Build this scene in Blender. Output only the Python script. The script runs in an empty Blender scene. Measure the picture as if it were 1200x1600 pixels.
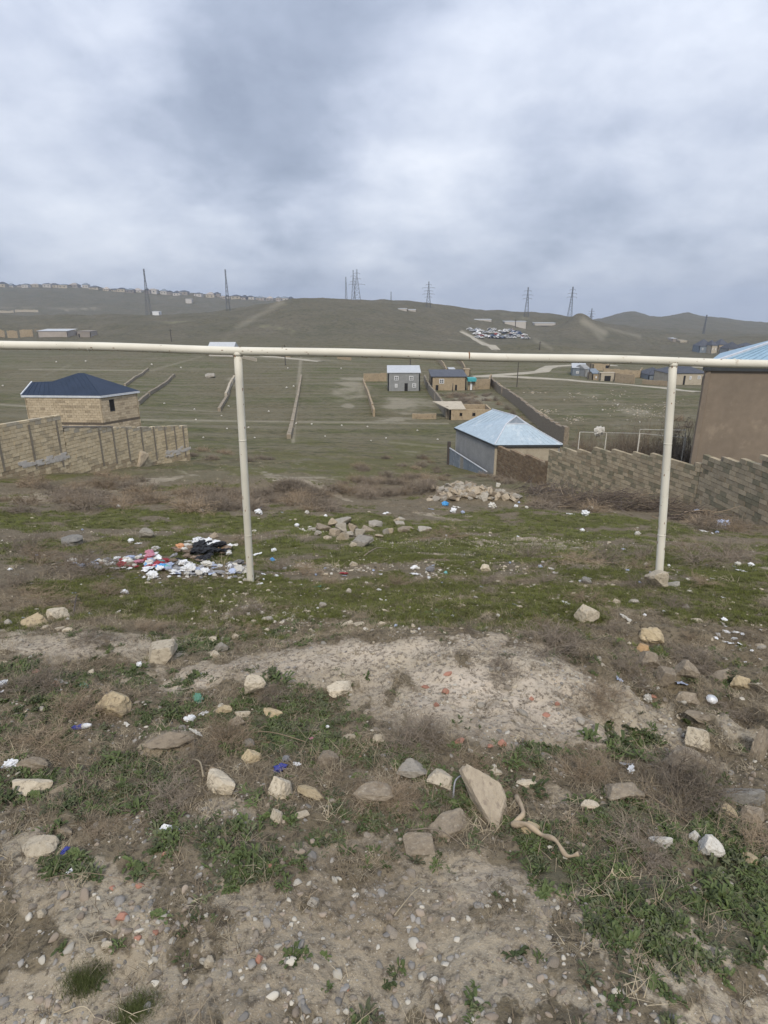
import bpy, bmesh, math, random
import numpy as np
from mathutils import Vector, Matrix, Euler

random.seed(7)
rng = np.random.default_rng(7)
SC = bpy.context.scene
COL = SC.collection
R = math.radians

# ------------------------------------------------------------------ camera, sky, sun, exposure
FPX, PITCH, EYE = 950.0, R(18.6), 1.7
GZ = -EYE                                   # ground height under the photographer; the eye is at z = 0
cam_d = bpy.data.cameras.new('camera')
cam = bpy.data.objects.new('camera', cam_d)
COL.objects.link(cam)
cam_d.sensor_fit = 'HORIZONTAL'
cam_d.sensor_width = 36.0
cam_d.lens = 36.0 * FPX / 1200.0
cam_d.clip_start = 0.05
cam_d.clip_end = 12000
cam.location = (0, 0, 0)
cam.rotation_euler = (R(90) - PITCH, 0, 0)
SC.camera = cam
SC.view_settings.view_transform = 'Standard'
SC.view_settings.look = 'None'
SC.view_settings.gamma = 1.0
SC.view_settings.use_curve_mapping = False
SC.view_settings.exposure = 0.52
SC.cycles.volume_step_rate = 4.0
SC.cycles.max_bounces = 6
SC.cycles.volume_bounces = 0
SC.cycles.transparent_max_bounces = 8

SUN_EL, SUN_AZ = 46.0, 183.0                # a soft glow through the cloud, high behind the viewer
sun_d = bpy.data.lights.new('sun', 'SUN')
sun_d.energy = 1.9
sun_d.angle = R(16)
sun_d.color = (1.0, 0.90, 0.74)
sun = bpy.data.objects.new('sun', sun_d)
COL.objects.link(sun)
_sd = Vector((math.sin(R(SUN_AZ)) * math.cos(R(SUN_EL)), math.cos(R(SUN_AZ)) * math.cos(R(SUN_EL)), math.sin(R(SUN_EL))))
sun.rotation_euler = _sd.to_track_quat('Z', 'Y').to_euler()
sun.location = (0, 0, 60)

W = bpy.data.worlds.new('World')
SC.world = W
W.use_nodes = True
nt = W.node_tree
nt.nodes.clear()
_F = Vector((0, math.cos(PITCH), -math.sin(PITCH)))
_U = Vector((0, math.sin(PITCH), math.cos(PITCH)))
_Rt = Vector((1, 0, 0))


def ray(px, py):
    return (_F + _Rt * ((px - 600) / FPX) + _U * ((800 - py) / FPX)).normalized()


def build_sky():
    N, L = nt.nodes, nt.links
    out = N.new('ShaderNodeOutputWorld')
    mix = N.new('ShaderNodeMixShader')
    b1, b2 = N.new('ShaderNodeBackground'), N.new('ShaderNodeBackground')
    sky = N.new('ShaderNodeTexSky')
    sky.sky_type = 'NISHITA'
    sky.sun_disc = False
    sky.sun_elevation = R(SUN_EL)
    sky.sun_rotation = R(SUN_AZ)
    L.new(sky.outputs[0], b1.inputs[0])
    b1.inputs[1].default_value = 0.08
    tc = N.new('ShaderNodeTexCoord')
    sep = N.new('ShaderNodeSeparateXYZ')
    L.new(tc.outputs['Generated'], sep.inputs[0])

    def m(op, a, b=None, c=None, clamp=False):
        n = N.new('ShaderNodeMath')
        n.operation = op
        n.use_clamp = clamp
        for i, v in enumerate((a, b, c)):
            if v is None:
                continue
            if isinstance(v, (int, float)):
                n.inputs[i].default_value = v
            else:
                L.new(v, n.inputs[i])
        return n.outputs[0]
    zc = m('MAXIMUM', sep.outputs[2], 0.0)
    zz = m('ADD', zc, 0.42)
    cx, cy = m('DIVIDE', sep.outputs[0], zz), m('DIVIDE', sep.outputs[1], zz)
    comb = N.new('ShaderNodeCombineXYZ')
    L.new(cx, comb.inputs[0]); L.new(cy, comb.inputs[1])

    def noise(scale, detail, rough, off, dist=0.0):
        mp = N.new('ShaderNodeMapping')
        mp.inputs['Location'].default_value = off
        L.new(comb.outputs[0], mp.inputs[0])
        n = N.new('ShaderNodeTexNoise')
        n.inputs['Scale'].default_value = scale
        n.inputs['Detail'].default_value = detail
        n.inputs['Roughness'].default_value = rough
        n.inputs['Distortion'].default_value = dist
        L.new(mp.outputs[0], n.inputs[0])
        return n.outputs[0]
    n1 = noise(1.6, 6, 0.5, (3.1, 1.7, 0), 0.25)
    n2 = noise(4.2, 7, 0.55, (7.3, 4.2, 0), 0.2)
    n3 = noise(11, 5, 0.55, (1.3, 9.2, 0), 0.1)
    v = m('MULTIPLY', m('SUBTRACT', n1, 0.5), 1.05)
    v = m('ADD', v, m('MULTIPLY', m('SUBTRACT', n2, 0.5), 0.78))
    v = m('ADD', v, m('MULTIPLY', m('SUBTRACT', n3, 0.5), 0.26))
    # broad cloud masses, each a soft lobe round a direction of the sky (px, py, width, strength)
    for px, py, wd, s in SKY_LOBES:
        d = ray(px, py)
        vm = N.new('ShaderNodeVectorMath')
        vm.operation = 'DISTANCE'
        nrm = N.new('ShaderNodeVectorMath'); nrm.operation = 'NORMALIZE'
        L.new(tc.outputs['Generated'], nrm.inputs[0])
        L.new(nrm.outputs[0], vm.inputs[0])
        vm.inputs[1].default_value = d
        # wobble the distance with noise, so that no lobe has a round edge
        q = m('DIVIDE', m('ADD', vm.outputs['Value'], m('MULTIPLY', m('SUBTRACT', n2, 0.5), wd * 1.0)), wd)
        g = m('POWER', 2.718, m('MULTIPLY', m('MULTIPLY', q, q), -1.0))
        v = m('ADD', v, m('MULTIPLY', g, s))
    v = m('ADD', v, 0.47, clamp=True)
    cr = N.new('ShaderNodeValToRGB')
    e = cr.color_ramp.elements
    stops = [(0.0, (.205, .24, .315, 1)), (0.28, (.285, .325, .41, 1)), (0.5, (.405, .445, .535, 1)), (0.75, (.545, .58, .655, 1)), (1.0, (.69, .715, .765, 1))]
    e[0].position, e[0].color = stops[0]
    e[1].position, e[1].color = stops[-1]
    for p, c in stops[1:-1]:
        k = e.new(p); k.color = c
    L.new(v, cr.inputs[0])
    # an overcast sky brightens steadily towards the zenith
    up = m('MULTIPLY_ADD', m('POWER', zc, 1.5), 0.9, 1.0)
    L.new(cr.outputs[0], b2.inputs[0])
    L.new(up, b2.inputs[1])
    mix.inputs[0].default_value = 0.93
    L.new(b1.outputs[0], mix.inputs[1]); L.new(b2.outputs[0], mix.inputs[2])
    L.new(mix.outputs[0], out.inputs[0])
    W.cycles.sampling_method = 'MANUAL'
    W.cycles.sample_map_resolution = 512


SKY_LOBES = [(460, 120, .15, -.17), (560, 60, .08, -.05), (890, 290, .14, -.26), (720, 300, .08, .06), (330, 240, .14, -.12), (130, 130, .16, .18), (630, 230, .10, .20), (790, 90, .10, .24), (430, 260, .05, .1),
             (1120, 60, .15, .16), (1000, 200, .12, .02), (640, 20, .12, .10), (550, 330, .12, -.12), (120, 330, .2, -.03), (1100, 400, .14, .22),
             (250, 420, .14, .18), (60, 380, .1, .16), (640, 430, .14, .18), (900, 440, .12, .12), (200, 300, .1, -.1), (60, 240, .12, .08), (480, 410, .14, .0), (830, 400, .1, -.06)]
build_sky()

# ------------------------------------------------------------------ noise and terrain
_perm = np.arange(256); np.random.default_rng(11).shuffle(_perm); _perm = np.concatenate([_perm, _perm])
_gr = np.random.default_rng(12).normal(size=(256, 2)); _gr /= np.linalg.norm(_gr, axis=1)[:, None]


def perlin(x, y, seed=0):
    x = np.asarray(x, float) + seed * 17.31; y = np.asarray(y, float) + seed * 9.77
    xi = np.floor(x).astype(np.int64); yi = np.floor(y).astype(np.int64)
    xf, yf = x - xi, y - yi
    u = xf * xf * xf * (xf * (xf * 6 - 15) + 10); v = yf * yf * yf * (yf * (yf * 6 - 15) + 10)

    def g(a, b, dx, dy):
        h = _perm[(_perm[(xi + a) & 255] + yi + b) & 255]
        return _gr[h, 0] * dx + _gr[h, 1] * dy
    n00, n10 = g(0, 0, xf, yf), g(1, 0, xf - 1, yf)
    n01, n11 = g(0, 1, xf, yf - 1), g(1, 1, xf - 1, yf - 1)
    return (n00 * (1 - u) + n10 * u) * (1 - v) + (n01 * (1 - u) + n11 * u) * v


def fbm(x, y, seed=0, oct=4, gain=.5):
    s, a, f = 0, 1.0, 1.0
    for i in range(oct):
        s = s + a * perlin(x * f, y * f, seed + i * 3)
        a *= gain; f *= 2.03
    return s


def sstep(a, b, x):
    t = np.clip((x - a) / (b - a), 0, 1)
    return t * t * (3 - 2 * t)


def pix(X, Y, Z):
    """photograph pixel of a world point"""
    d = np.maximum(Y * math.cos(PITCH) - Z * math.sin(PITCH), 1e-3)
    u = Y * math.sin(PITCH) + Z * math.cos(PITCH)
    return 600 + FPX * X / d, 800 - FPX * u / d


def at_Y(px, py, Y):
    d = ray(px, py)
    return d * (Y / d.y)


def at_z(px, py, z):
    d = ray(px, py)
    return d * (z / d.z)


CP = []
def row(Y, *pp):
    for px, py in pp:
        p = at_Y(px, py, Y); CP.append(tuple(p))
for x_ in (-2.5, -1, 0, 1, 2.5):
    CP.append((x_, .35, GZ)); CP.append((x_, 1.0, GZ))
row(1.68, (-300, 1300), (100, 1300), (600, 1300), (1100, 1300), (1500, 1300))
row(2.35, (-300, 1145), (100, 1146), (600, 1150), (1100, 1152), (1500, 1155))
row(3.1, (-300, 1052), (100, 1054), (600, 1058), (900, 1056), (1150, 1075), (1500, 1080))
row(4.0, (-300, 985), (100, 986), (600, 984), (850, 984), (1150, 1000), (1500, 1005))
row(5.0, (-300, 948), (100, 948), (600, 950), (1150, 952), (1500, 953))
row(6.8, (-300, 905), (100, 905), (380, 908), (600, 908), (1040, 908), (1250, 906), (1500, 905))
row(10.5, (-300, 850), (100, 856), (600, 860), (1100, 864), (1500, 866))
row(16.5, (-300, 800), (100, 806), (600, 818), (900, 826), (1250, 845), (1500, 850))
row(22, (-300, 772), (100, 780), (600, 793), (900, 802), (1200, 826), (1400, 838))
row(30, (-300, 752), (0, 746), (160, 756), (600, 770), (850, 777), (1130, 790), (1500, 800))
row(44, (-300, 708), (60, 712), (298, 719), (600, 734), (775, 744), (1050, 748), (1500, 755))
row(62, (-300, 682), (100, 684), (350, 694), (600, 700), (800, 703), (1050, 706), (1500, 710))
row(98, (-300, 640), (100, 644), (600, 651), (900, 653), (1100, 655), (1500, 660))
row(145, (-300, 607), (100, 610), (630, 613), (900, 614), (1100, 615), (1500, 618))
row(195, (-300, 583), (100, 583), (600, 585), (900, 590), (1060, 597), (1400, 600))
row(262, (-300, 555), (100, 557), (600, 560), (900, 565), (1080, 572), (1400, 576))
row(340, (-300, 532), (100, 532), (500, 527), (650, 531), (800, 545), (1000, 552), (1200, 556), (1500, 560))
row(430, (-300, 510), (0, 511), (250, 506), (400, 496), (520, 490), (640, 502), (760, 523), (880, 529), (1000, 537), (1200, 543), (1500, 548))
row(560, (-300, 488), (0, 489), (180, 490), (300, 489), (370, 484), (430, 471), (500, 467), (600, 471), (700, 482), (800, 506), (870, 510), (903, 494), (935, 505), (1000, 520), (1200, 530), (1500, 535))
row(720, (-300, 497), (0, 497), (180, 498), (300, 494), (420, 482), (500, 476), (620, 472), (700, 479), (790, 485), (870, 492), (940, 504), (1000, 512), (1200, 522), (1500, 527))
row(950, (-300, 484), (0, 481), (180, 484), (330, 486), (460, 490), (600, 486), (800, 500), (900, 503), (1000, 509), (1090, 513), (1200, 519), (1500, 524))
row(1250, (-300, 452), (0, 447), (120, 448), (230, 455), (330, 461), (440, 467), (520, 478), (650, 484), (850, 500), (900, 502), (935, 501), (958, 493), (985, 486), (1008, 491), (1030, 496), (1048, 493), (1070, 488), (1100, 494), (1130, 497), (1165, 501), (1200, 505), (1500, 512))
row(1600, (-300, 462), (0, 458), (230, 465), (440, 478), (700, 496), (985, 506), (1200, 516), (1500, 520))
row(3000, (-300, 480), (300, 484), (600, 496), (900, 507), (1200, 514), (1500, 518))
CP = np.array(CP)


def _feat(X, Y):
    r = np.hypot(X, Y) + 1e-6
    return np.stack([np.clip(np.arctan2(X, Y), -1.0, 1.0) * 3.2, np.log(np.minimum(r, 2900)) * 1.25], -1), r


def _tps(d2):
    return np.where(d2 > 1e-12, .5 * d2 * np.log(np.maximum(d2, 1e-12)), 0)


_fc, _rc = _feat(CP[:, 0], CP[:, 1])
_vals = np.arctan2(CP[:, 2], _rc)            # fit the angle below the eye, smooth over every distance
_n = len(CP)
_K = _tps(((_fc[:, None] - _fc[None]) ** 2).sum(-1)) + np.eye(_n) * 2e-6
_P = np.concatenate([np.ones((_n, 1)), _fc], 1)
_A = np.block([[_K, _P], [_P.T, np.zeros((3, 3))]])
_wt = np.linalg.solve(_A, np.concatenate([_vals, np.zeros(3)]))


_GT, _GR = np.linspace(-1, 1, 321), np.linspace(math.log(.3), math.log(2900), 620)


def _angle_grid():
    T, Lr = np.meshgrid(_GT, _GR)
    f = np.stack([T.ravel() * 3.2, Lr.ravel() * 1.25], -1); out = np.empty(len(f))
    for i in range(0, len(f), 20000):
        q = f[i:i + 20000]
        d2 = (q[:, :1] - _fc[None, :, 0]) ** 2 + (q[:, 1:] - _fc[None, :, 1]) ** 2
        out[i:i + 20000] = _tps(d2) @ _wt[:_n] + _wt[_n] + q @ _wt[_n + 1:]
    return out.reshape(T.shape)


_AG = _angle_grid()


def H0(X, Y):
    X = np.asarray(X, float).ravel(); Y = np.asarray(Y, float).ravel()
    r = np.hypot(X, Y)
    u = (np.clip(np.arctan2(X, Y), -1, 1) + 1) / 2 * (len(_GT) - 1)
    v = np.clip((np.log(np.maximum(r, .3)) - _GR[0]) / (_GR[-1] - _GR[0]), 0, 1) * (len(_GR) - 1)
    i = np.minimum(u.astype(int), len(_GT) - 2); j = np.minimum(v.astype(int), len(_GR) - 2); fu, fv = u - i, v - j
    a = (_AG[j, i] * (1 - fu) + _AG[j, i + 1] * fu) * (1 - fv) + (_AG[j + 1, i] * (1 - fu) + _AG[j + 1, i + 1] * fu) * fv
    out = np.tan(np.clip(a, -1.45, .2)) * r
    out = np.where(r < .9, GZ + (out - GZ) * sstep(.35, .9, r), out)
    th = np.abs(np.arctan2(X, Y))
    back = sstep(.95, 1.7, th)
    plateau = GZ - .02 * np.minimum(r, 60)
    return out * (1 - back) + plateau * back


MOUNDS = []  # (x, y, radius_x, radius_y, angle, height)


def H(X, Y):
    shp = np.shape(X)
    X = np.asarray(X, float).ravel(); Y = np.asarray(Y, float).ravel()
    z = H0(X, Y)
    r = np.hypot(X, Y)
    near = 1 - sstep(5, 9, r)
    # trampled soil close by: hummocks, erosion rills down the slope on the right, small clods
    z = z + near * (fbm(X * 1.1, Y * 1.1, 3, 3) * .075 + fbm(X * 5, Y * 5, 8, 3) * .020)
    fine = 1 - sstep(3.0, 6.5, r)
    z = z + fine * (np.abs(fbm(X * 11, Y * 11, 21, 3)) * .016 - .004)
    rill = sstep(.75, 1.3, X) * sstep(1.9, 2.4, Y) * (1 - sstep(4.2, 5.0, Y))
    z = z - rill * np.abs(fbm(X * 2.2 + Y * 1.0, Y * 1.0 - X * .5, 31, 3)) * .24
    mid = sstep(4, 9, r) * (1 - sstep(70, 140, r))
    z = z + mid * (fbm(X * .33, Y * .33, 41, 3) * .16 + fbm(X * 1.7, Y * 1.7, 45, 2) * .035)
    far = sstep(60, 200, r)
    z = z + far * fbm(X / 45, Y / 45, 51, 3) * .8
    hill = sstep(290, 420, r)
    z = z + hill * ((fbm(X / 130, Y / 130, 61, 3) * 6 - np.abs(fbm(X / 60, Y / 90, 65, 3)) * 5) * np.clip(r / 700, .3, .95))
    for mx, my, rx, ry, an, h in MOUNDS:
        c, s = math.cos(an), math.sin(an)
        dx, dy = X - mx, Y - my
        u, v = (dx * c + dy * s) / rx, (-dx * s + dy * c) / ry
        z = z + h * np.exp(-(u * u + v * v) ** 1.4)
    return z.reshape(shp)


def hgt(x, y):
    return float(H(np.array([x]), np.array([y]))[0])


_LY = np.exp(np.linspace(math.log(.45), math.log(2600), 520))


def hit(px, py, ymin=0.0, ymax=1e9):
    """where the sight line through a pixel of the photograph meets the ground"""
    d = ray(px, py)
    Ys = _LY[(_LY >= ymin) & (_LY <= ymax)]
    t = Ys / d.y
    g = H(d.x * t, Ys) - d.z * t
    k = np.nonzero(g > 0)[0]
    if len(k) == 0:
        k = len(Ys) - 1
        return Vector((d.x * t[k], Ys[k], float(g[k] + d.z * t[k])))
    k = int(k[0])
    lo, hi = (Ys[k - 1] if k else Ys[0] * .9), Ys[k]
    Y2 = np.linspace(lo, hi, 24)
    t = Y2 / d.y
    hz = H(d.x * t, Y2)
    g = hz - d.z * t
    k = int(np.argmax(g > 0)) if (g > 0).any() else 23
    return Vector((d.x * t[k], Y2[k], float(hz[k])))


def px_size(p):
    """metres per photograph pixel at a point"""
    return (p.y * math.cos(PITCH) - p.z * math.sin(PITCH)) / FPX


def ground(x, y, sink=0.0):
    return Vector((x, y, hgt(x, y) - sink))


def slope_normal(x, y, e=.12):
    zx = (hgt(x + e, y) - hgt(x - e, y)) / (2 * e); zy = (hgt(x, y + e) - hgt(x, y - e)) / (2 * e)
    return Vector((-zx, -zy, 1)).normalized()


_p = at_Y(430, 765, 27); MOUNDS.append((_p.x, _p.y, 3.4, 1.8, .1, .75))
_p = at_Y(745, 770, 27); MOUNDS.append((_p.x, _p.y, 2.8, 1.5, -.1, .75))
_p = at_Y(680, 1035, 3.3); MOUNDS.append((_p.x, _p.y, 1.15, .5, -.12, .17))
_p = at_Y(860, 1000, 3.8); MOUNDS.append((_p.x, _p.y, .5, .25, -.2, .10))
_p = at_Y(262, 1165, 2.3); MOUNDS.append((_p.x, _p.y, .14, .1, .2, .06))
_p = at_Y(905, 500, 560); MOUNDS.append((_p.x, _p.y, 10, 14, 0, 4.0))
_p = at_Y(830, 548, 340); MOUNDS.append((_p.x, _p.y, 26, 20, 0, 3.0))
for _q, _h in (((1050, 1075, 3.0), -.13), ((1095, 1095, 2.85), -.10), ((1010, 1050, 3.2), -.08), ((1140, 1110, 2.75), -.12)):
    _p = at_Y(*_q); MOUNDS.append((_p.x, _p.y, .17, .07, .25, _h))
_p = at_Y(250, 890, 7.4); MOUNDS.append((_p.x, _p.y, 1.7, .5, 0, .10))

# ------------------------------------------------------------------ what covers the ground where
def blob(px, py, cx, cy, rx, ry, an=0.0):
    c, s = math.cos(R(an)), math.sin(R(an))
    dx, dy = px - cx, py - cy
    u, v = (dx * c + dy * s) / rx, (-dx * s + dy * c) / ry
    return np.exp(-(u * u + v * v) ** 1.3)


def seg(px, py, x0, y0, x1, y1, w):
    dx, dy = x1 - x0, y1 - y0
    t = np.clip(((px - x0) * dx + (py - y0) * dy) / (dx * dx + dy * dy), 0, 1)
    d = np.hypot(px - x0 - t * dx, (py - y0 - t * dy))
    return np.exp(-(d / w) ** 2)


DIRT = [(600, 1530, 800, 130, 0, .55), (500, 1400, 300, 50, 0, .45), (110, 1012, 230, 24, 0, 1), (520, 1032, 280, 38, -6, 1), (760, 1085, 200, 75, 0, 1.1), (870, 1120, 120, 60, 25, .9), (330, 1058, 110, 24, -20, .9), (1000, 1130, 140, 55, 35, .8),
        (600, 1480, 420, 120, 0, 1), (740, 1385, 110, 60, 0, 1), (120, 1400, 170, 70, 0, .8), (1150, 1590, 120, 40, 0, .8), (150, 1560, 260, 90, 0, 1), (760, 1500, 240, 90, 20, .8),
        (45, 1320, 60, 30, 0, .8), (260, 1165, 60, 22, -10, .9), (350, 1265, 80, 30, 0, .6), (870, 1245, 50, 30, 0, .6), (560, 1330, 120, 40, 0, .7),
        (110, 775, 90, 12, -4, .8), (210, 757, 120, 9, -8, .7), (470, 748, 60, 8, 4, .8), (515, 768, 45, 5, 25, .9), (860, 850, 90, 10, 5, .7), (700, 812, 80, 6, 12, .7),
        (700, 862, 90, 8, 5, .5), (330, 950, 60, 14, 0, .5), (1150, 1130, 80, 40, 30, .6),
        (640, 632, 60, 16, 0, .62), (735, 622, 46, 16, 0, .45), (540, 610, 60, 20, 0, .35), (640, 656, 70, 5, 0, .6), (545, 600, 25, 4, 0, .9), (543, 634, 14, 4, 0, 1), (365, 600, 14, 16, 30, .6), (560, 592, 30, 3, 0, .8), (940, 660, 90, 12, 15, .35),
        (1000, 645, 90, 10, 15, .4), (900, 615, 60, 5, 6, .4), (1060, 690, 50, 18, 0, .3)]
DIRTSEG = [(222, 656, 700, 662, 2.0, .8), (0, 632, 44, 635, 2, .7), (30, 577, 240, 579, 1.6, .6), (240, 578, 318, 556, 2, .5), (60, 590, 110, 570, 2, .4), (270, 640, 345, 643, 2, .6), (458, 690, 470, 560, 3.5, .8),
           (463, 690, 480, 580, 6, .3), (360, 470, 440, 472, 3, .0), (0, 690, 60, 690, 3, .3), (300, 712, 700, 712, 5, .25), (722, 518, 775, 546, 3, 1.0), (700, 530, 775, 540, 1.5, .5),
           (440, 472, 370, 512, 7, .5), (370, 512, 350, 530, 9, .35), (600, 690, 700, 700, 2, .5), (912, 502, 945, 520, 8, .7), (945, 512, 1000, 526, 4, .5), (925, 510, 940, 528, 9, .5), (835, 530, 862, 545, 5, .5),
           (760, 530, 720, 500, 2, .4), (740, 515, 820, 515, 8, .35), (0, 480, 160, 484, 1.2, .5), (100, 486, 150, 480, 1, .7), (380, 556, 500, 562, 3, .6), (500, 562, 560, 570, 4, .4),
           (560, 553, 700, 558, 3, .5), (700, 553, 780, 556, 2, .6), (880, 550, 1000, 552, 2, .5), (640, 820, 800, 838, 3, .4), (800, 838, 1050, 850, 3, .4), (200, 1060, 1000, 985, 6, .15)]
GREEN = [(560, 735, 260, 10, 0, .8), (900, 738, 60, 8, 0, .5), (420, 712, 300, 10, 0, .6), (300, 760, 160, 6, -3, .5), (600, 940, 640, 40, 0, 1), (220, 930, 180, 40, 0, 1), (600, 860, 700, 22, 0, .9), (500, 820, 700, 20, 2, .9), (1000, 880, 240, 45, 0, .7), (1100, 930, 150, 50, 0, .9), (560, 725, 120, 14, 0, .9),
         (100, 745, 90, 5, -5, .9), (250, 790, 140, 8, 0, .4), (540, 745, 60, 20, 0, .5), (100, 815, 220, 18, 0, .8), (900, 815, 200, 16, 3, .8), (620, 700, 500, 14, 0, .4),
         (130, 1530, 34, 34, 0, .6), (215, 1585, 40, 18, 0, .6), (700, 970, 250, 14, 4, .8), (400, 962, 200, 14, 0, .5)]
LEAF = [(430, 1120, 110, 50, 0, 1), (430, 1160, 120, 40, 0, .9), (300, 1095, 60, 30, 0, .9), (190, 1210, 140, 60, -10, .8), (380, 1335, 75, 45, 0, 1), (230, 1290, 110, 40, 0, .5), (1020, 1380, 230, 75, 15, 1), (860, 1345, 80, 55, 30, 1),
        (720, 1250, 60, 34, 0, 1), (1000, 1170, 80, 26, 10, .9), (1130, 1430, 150, 90, 0, .9), (640, 1180, 120, 28, 0, .7), (110, 1090, 140, 50, 0, .7), (500, 1290, 110, 40, 0, .7), (60, 1170, 100, 50, 0, .6),
        (1090, 1310, 160, 50, 0, .8), (320, 1015, 50, 16, 0, .8), (30, 1050, 60, 20, 0, .7), (830, 1180, 70, 20, 0, .6), (120, 1350, 70, 26, -10, .6), (1000, 1290, 150, 50, 0, .6),
        (840, 1490, 40, 60, 0, .45), (150, 1250, 120, 40, 0, .7), (960, 1440, 120, 50, 20, .5)]


PALE = [(760, 1080, 170, 60, 5, 1), (880, 1120, 80, 40, 30, .8), (560, 1020, 240, 24, -6, .8), (300, 1065, 60, 22, -15, .8), (120, 1012, 130, 14, 0, .5), (760, 1385, 60, 36, 0, .5)]


def pale_mask(X, Y, Z):
    px, py = pix(X, Y, Z); v = np.zeros_like(px)
    for a in PALE:
        v = np.maximum(v, a[5] * blob(px, py, *a[:5]))
    return v * (Y > .2)


def masks(X, Y, Z):
    """soil, moss, leafy weeds, far land: 0..1 at each ground point"""
    px, py = pix(X, Y, Z)
    r = np.hypot(X, Y)
    inside = (Y > .2)
    px = np.where(inside, px, 600); py = np.where(inside, py, 1600)
    px = np.where(px > 1290, 1290 - np.abs((px - 1290) % 1000 - 500), np.where(px < -90, -90 + np.abs((px + 90) % 1000 - 500), px))
    th, lr = np.arctan2(X, Y), np.log(np.maximum(r, .3))
    nz = fbm(th * 11, lr * 5.5, 71, 5, .62) * 1.25 + fbm(X * 3.1, Y * 3.1, 75, 3) * .8 * (r < 6) + fbm(X * .8, Y * .8, 79, 4, .6) * .9 * (r > 4) * (r < 60)
    d = np.zeros_like(px); g = d.copy(); l = d.copy()
    for a in DIRT:
        d = np.maximum(d, a[5] * blob(px, py, *a[:5]))
    ds = np.zeros_like(d)
    for a in DIRTSEG:
        ds = np.maximum(ds, a[5] * seg(px, py, *a[:5]))
    for a in GREEN:
        g = np.maximum(g, a[5] * blob(px, py, *a[:5]))
    for a in LEAF:
        l = np.maximum(l, a[5] * blob(px, py, *a[:5]))
    d = sstep(.28, .68, d + nz * .45)
    d = np.maximum(d, sstep(.15, .9, ds + nz * .12))
    g = sstep(.25, .75, g + nz * .55)
    l = sstep(.3, .75, l + nz * .6)
    far = sstep(27, 46, r)
    return d, g, l, far
# ------------------------------------------------------------------ material helpers
class NT:
    def __init__(s, name):
        s.m = bpy.data.materials.new(name)
        s.m.use_nodes = True
        s.t = s.m.node_tree
        s.b = s.t.nodes['Principled BSDF']
        s.b.inputs['Specular IOR Level'].default_value = .25

    def n(s, typ, **kw):
        nd = s.t.nodes.new(typ)
        for k, v in kw.items():
            setattr(nd, k, v)
        return nd

    def link(s, a, b):
        s.t.links.new(a, b)

    def val(s, sock, v):
        if hasattr(v, 'links') or isinstance(v, bpy.types.NodeSocket):
            s.link(v, sock)
        else:
            if isinstance(v, tuple) and len(v) == 3 and sock.type == 'RGBA':
                v = (*v, 1)
            sock.default_value = v

    def math(s, op, a, b=0.0, clamp=False):
        nd = s.n('ShaderNodeMath', operation=op, use_clamp=clamp)
        s.val(nd.inputs[0], a); s.val(nd.inputs[1], b)
        return nd.outputs[0]

    def mix(s, f, a, b, mode='MIX'):
        nd = s.n('ShaderNodeMix', data_type='RGBA', blend_type=mode)
        nd.clamp_factor = True
        s.val(nd.inputs[0], f); s.val(nd.inputs[6], a); s.val(nd.inputs[7], b)
        return nd.outputs[2]

    def noise(s, scale, detail=4, rough=.55, vec=None, dist=0.0):
        nd = s.n('ShaderNodeTexNoise')
        nd.inputs['Scale'].default_value = scale; nd.inputs['Detail'].default_value = detail
        nd.inputs['Roughness'].default_value = rough; nd.inputs['Distortion'].default_value = dist
        s.link(vec or s.co(), nd.inputs[0])
        return nd.outputs[0]

    def vor(s, scale, feature='F1', vec=None):
        nd = s.n('ShaderNodeTexVoronoi', feature=feature)
        nd.inputs['Scale'].default_value = scale
        s.link(vec or s.co(), nd.inputs[0])
        return nd

    def co(s):
        if not hasattr(s, '_co'):
            s._co = s.n('ShaderNodeTexCoord').outputs['Object']
        return s._co

    def ramp(s, f, *stops):
        nd = s.n('ShaderNodeValToRGB')
        e = nd.color_ramp.elements
        st = [(p, (c, c, c, 1) if isinstance(c, (int, float)) else (*c, 1)) for p, c in stops]
        e[0].position, e[0].color = st[0]; e[1].position, e[1].color = st[-1]
        for p, c in st[1:-1]:
            e.new(p).color = c
        s.link(f, nd.inputs[0])
        return nd.outputs[0]

    def mr(s, v, a, b, c=0.0, d=1.0):
        nd = s.n('ShaderNodeMapRange'); s.val(nd.inputs[0], v)
        for i, q in enumerate((a, b, c, d)):
            nd.inputs[i + 1].default_value = q
        return nd.outputs[0]

    def bump(s, h, strength=.4, dist=.01, prev=None):
        nd = s.n('ShaderNodeBump')
        nd.inputs['Strength'].default_value = strength; nd.inputs['Distance'].default_value = dist
        s.link(h, nd.inputs['Height'])
        if prev is not None:
            s.link(prev, nd.inputs['Normal'])
        s.link(nd.outputs[0], s.b.inputs['Normal'])
        return nd.outputs[0]

    def rnd(s):
        return s.n('ShaderNodeObjectInfo').outputs['Random']

    def done(s, col, rough=.9):
        s.val(s.b.inputs['Base Color'], col); s.val(s.b.inputs['Roughness'], rough)
        return s.m


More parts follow.
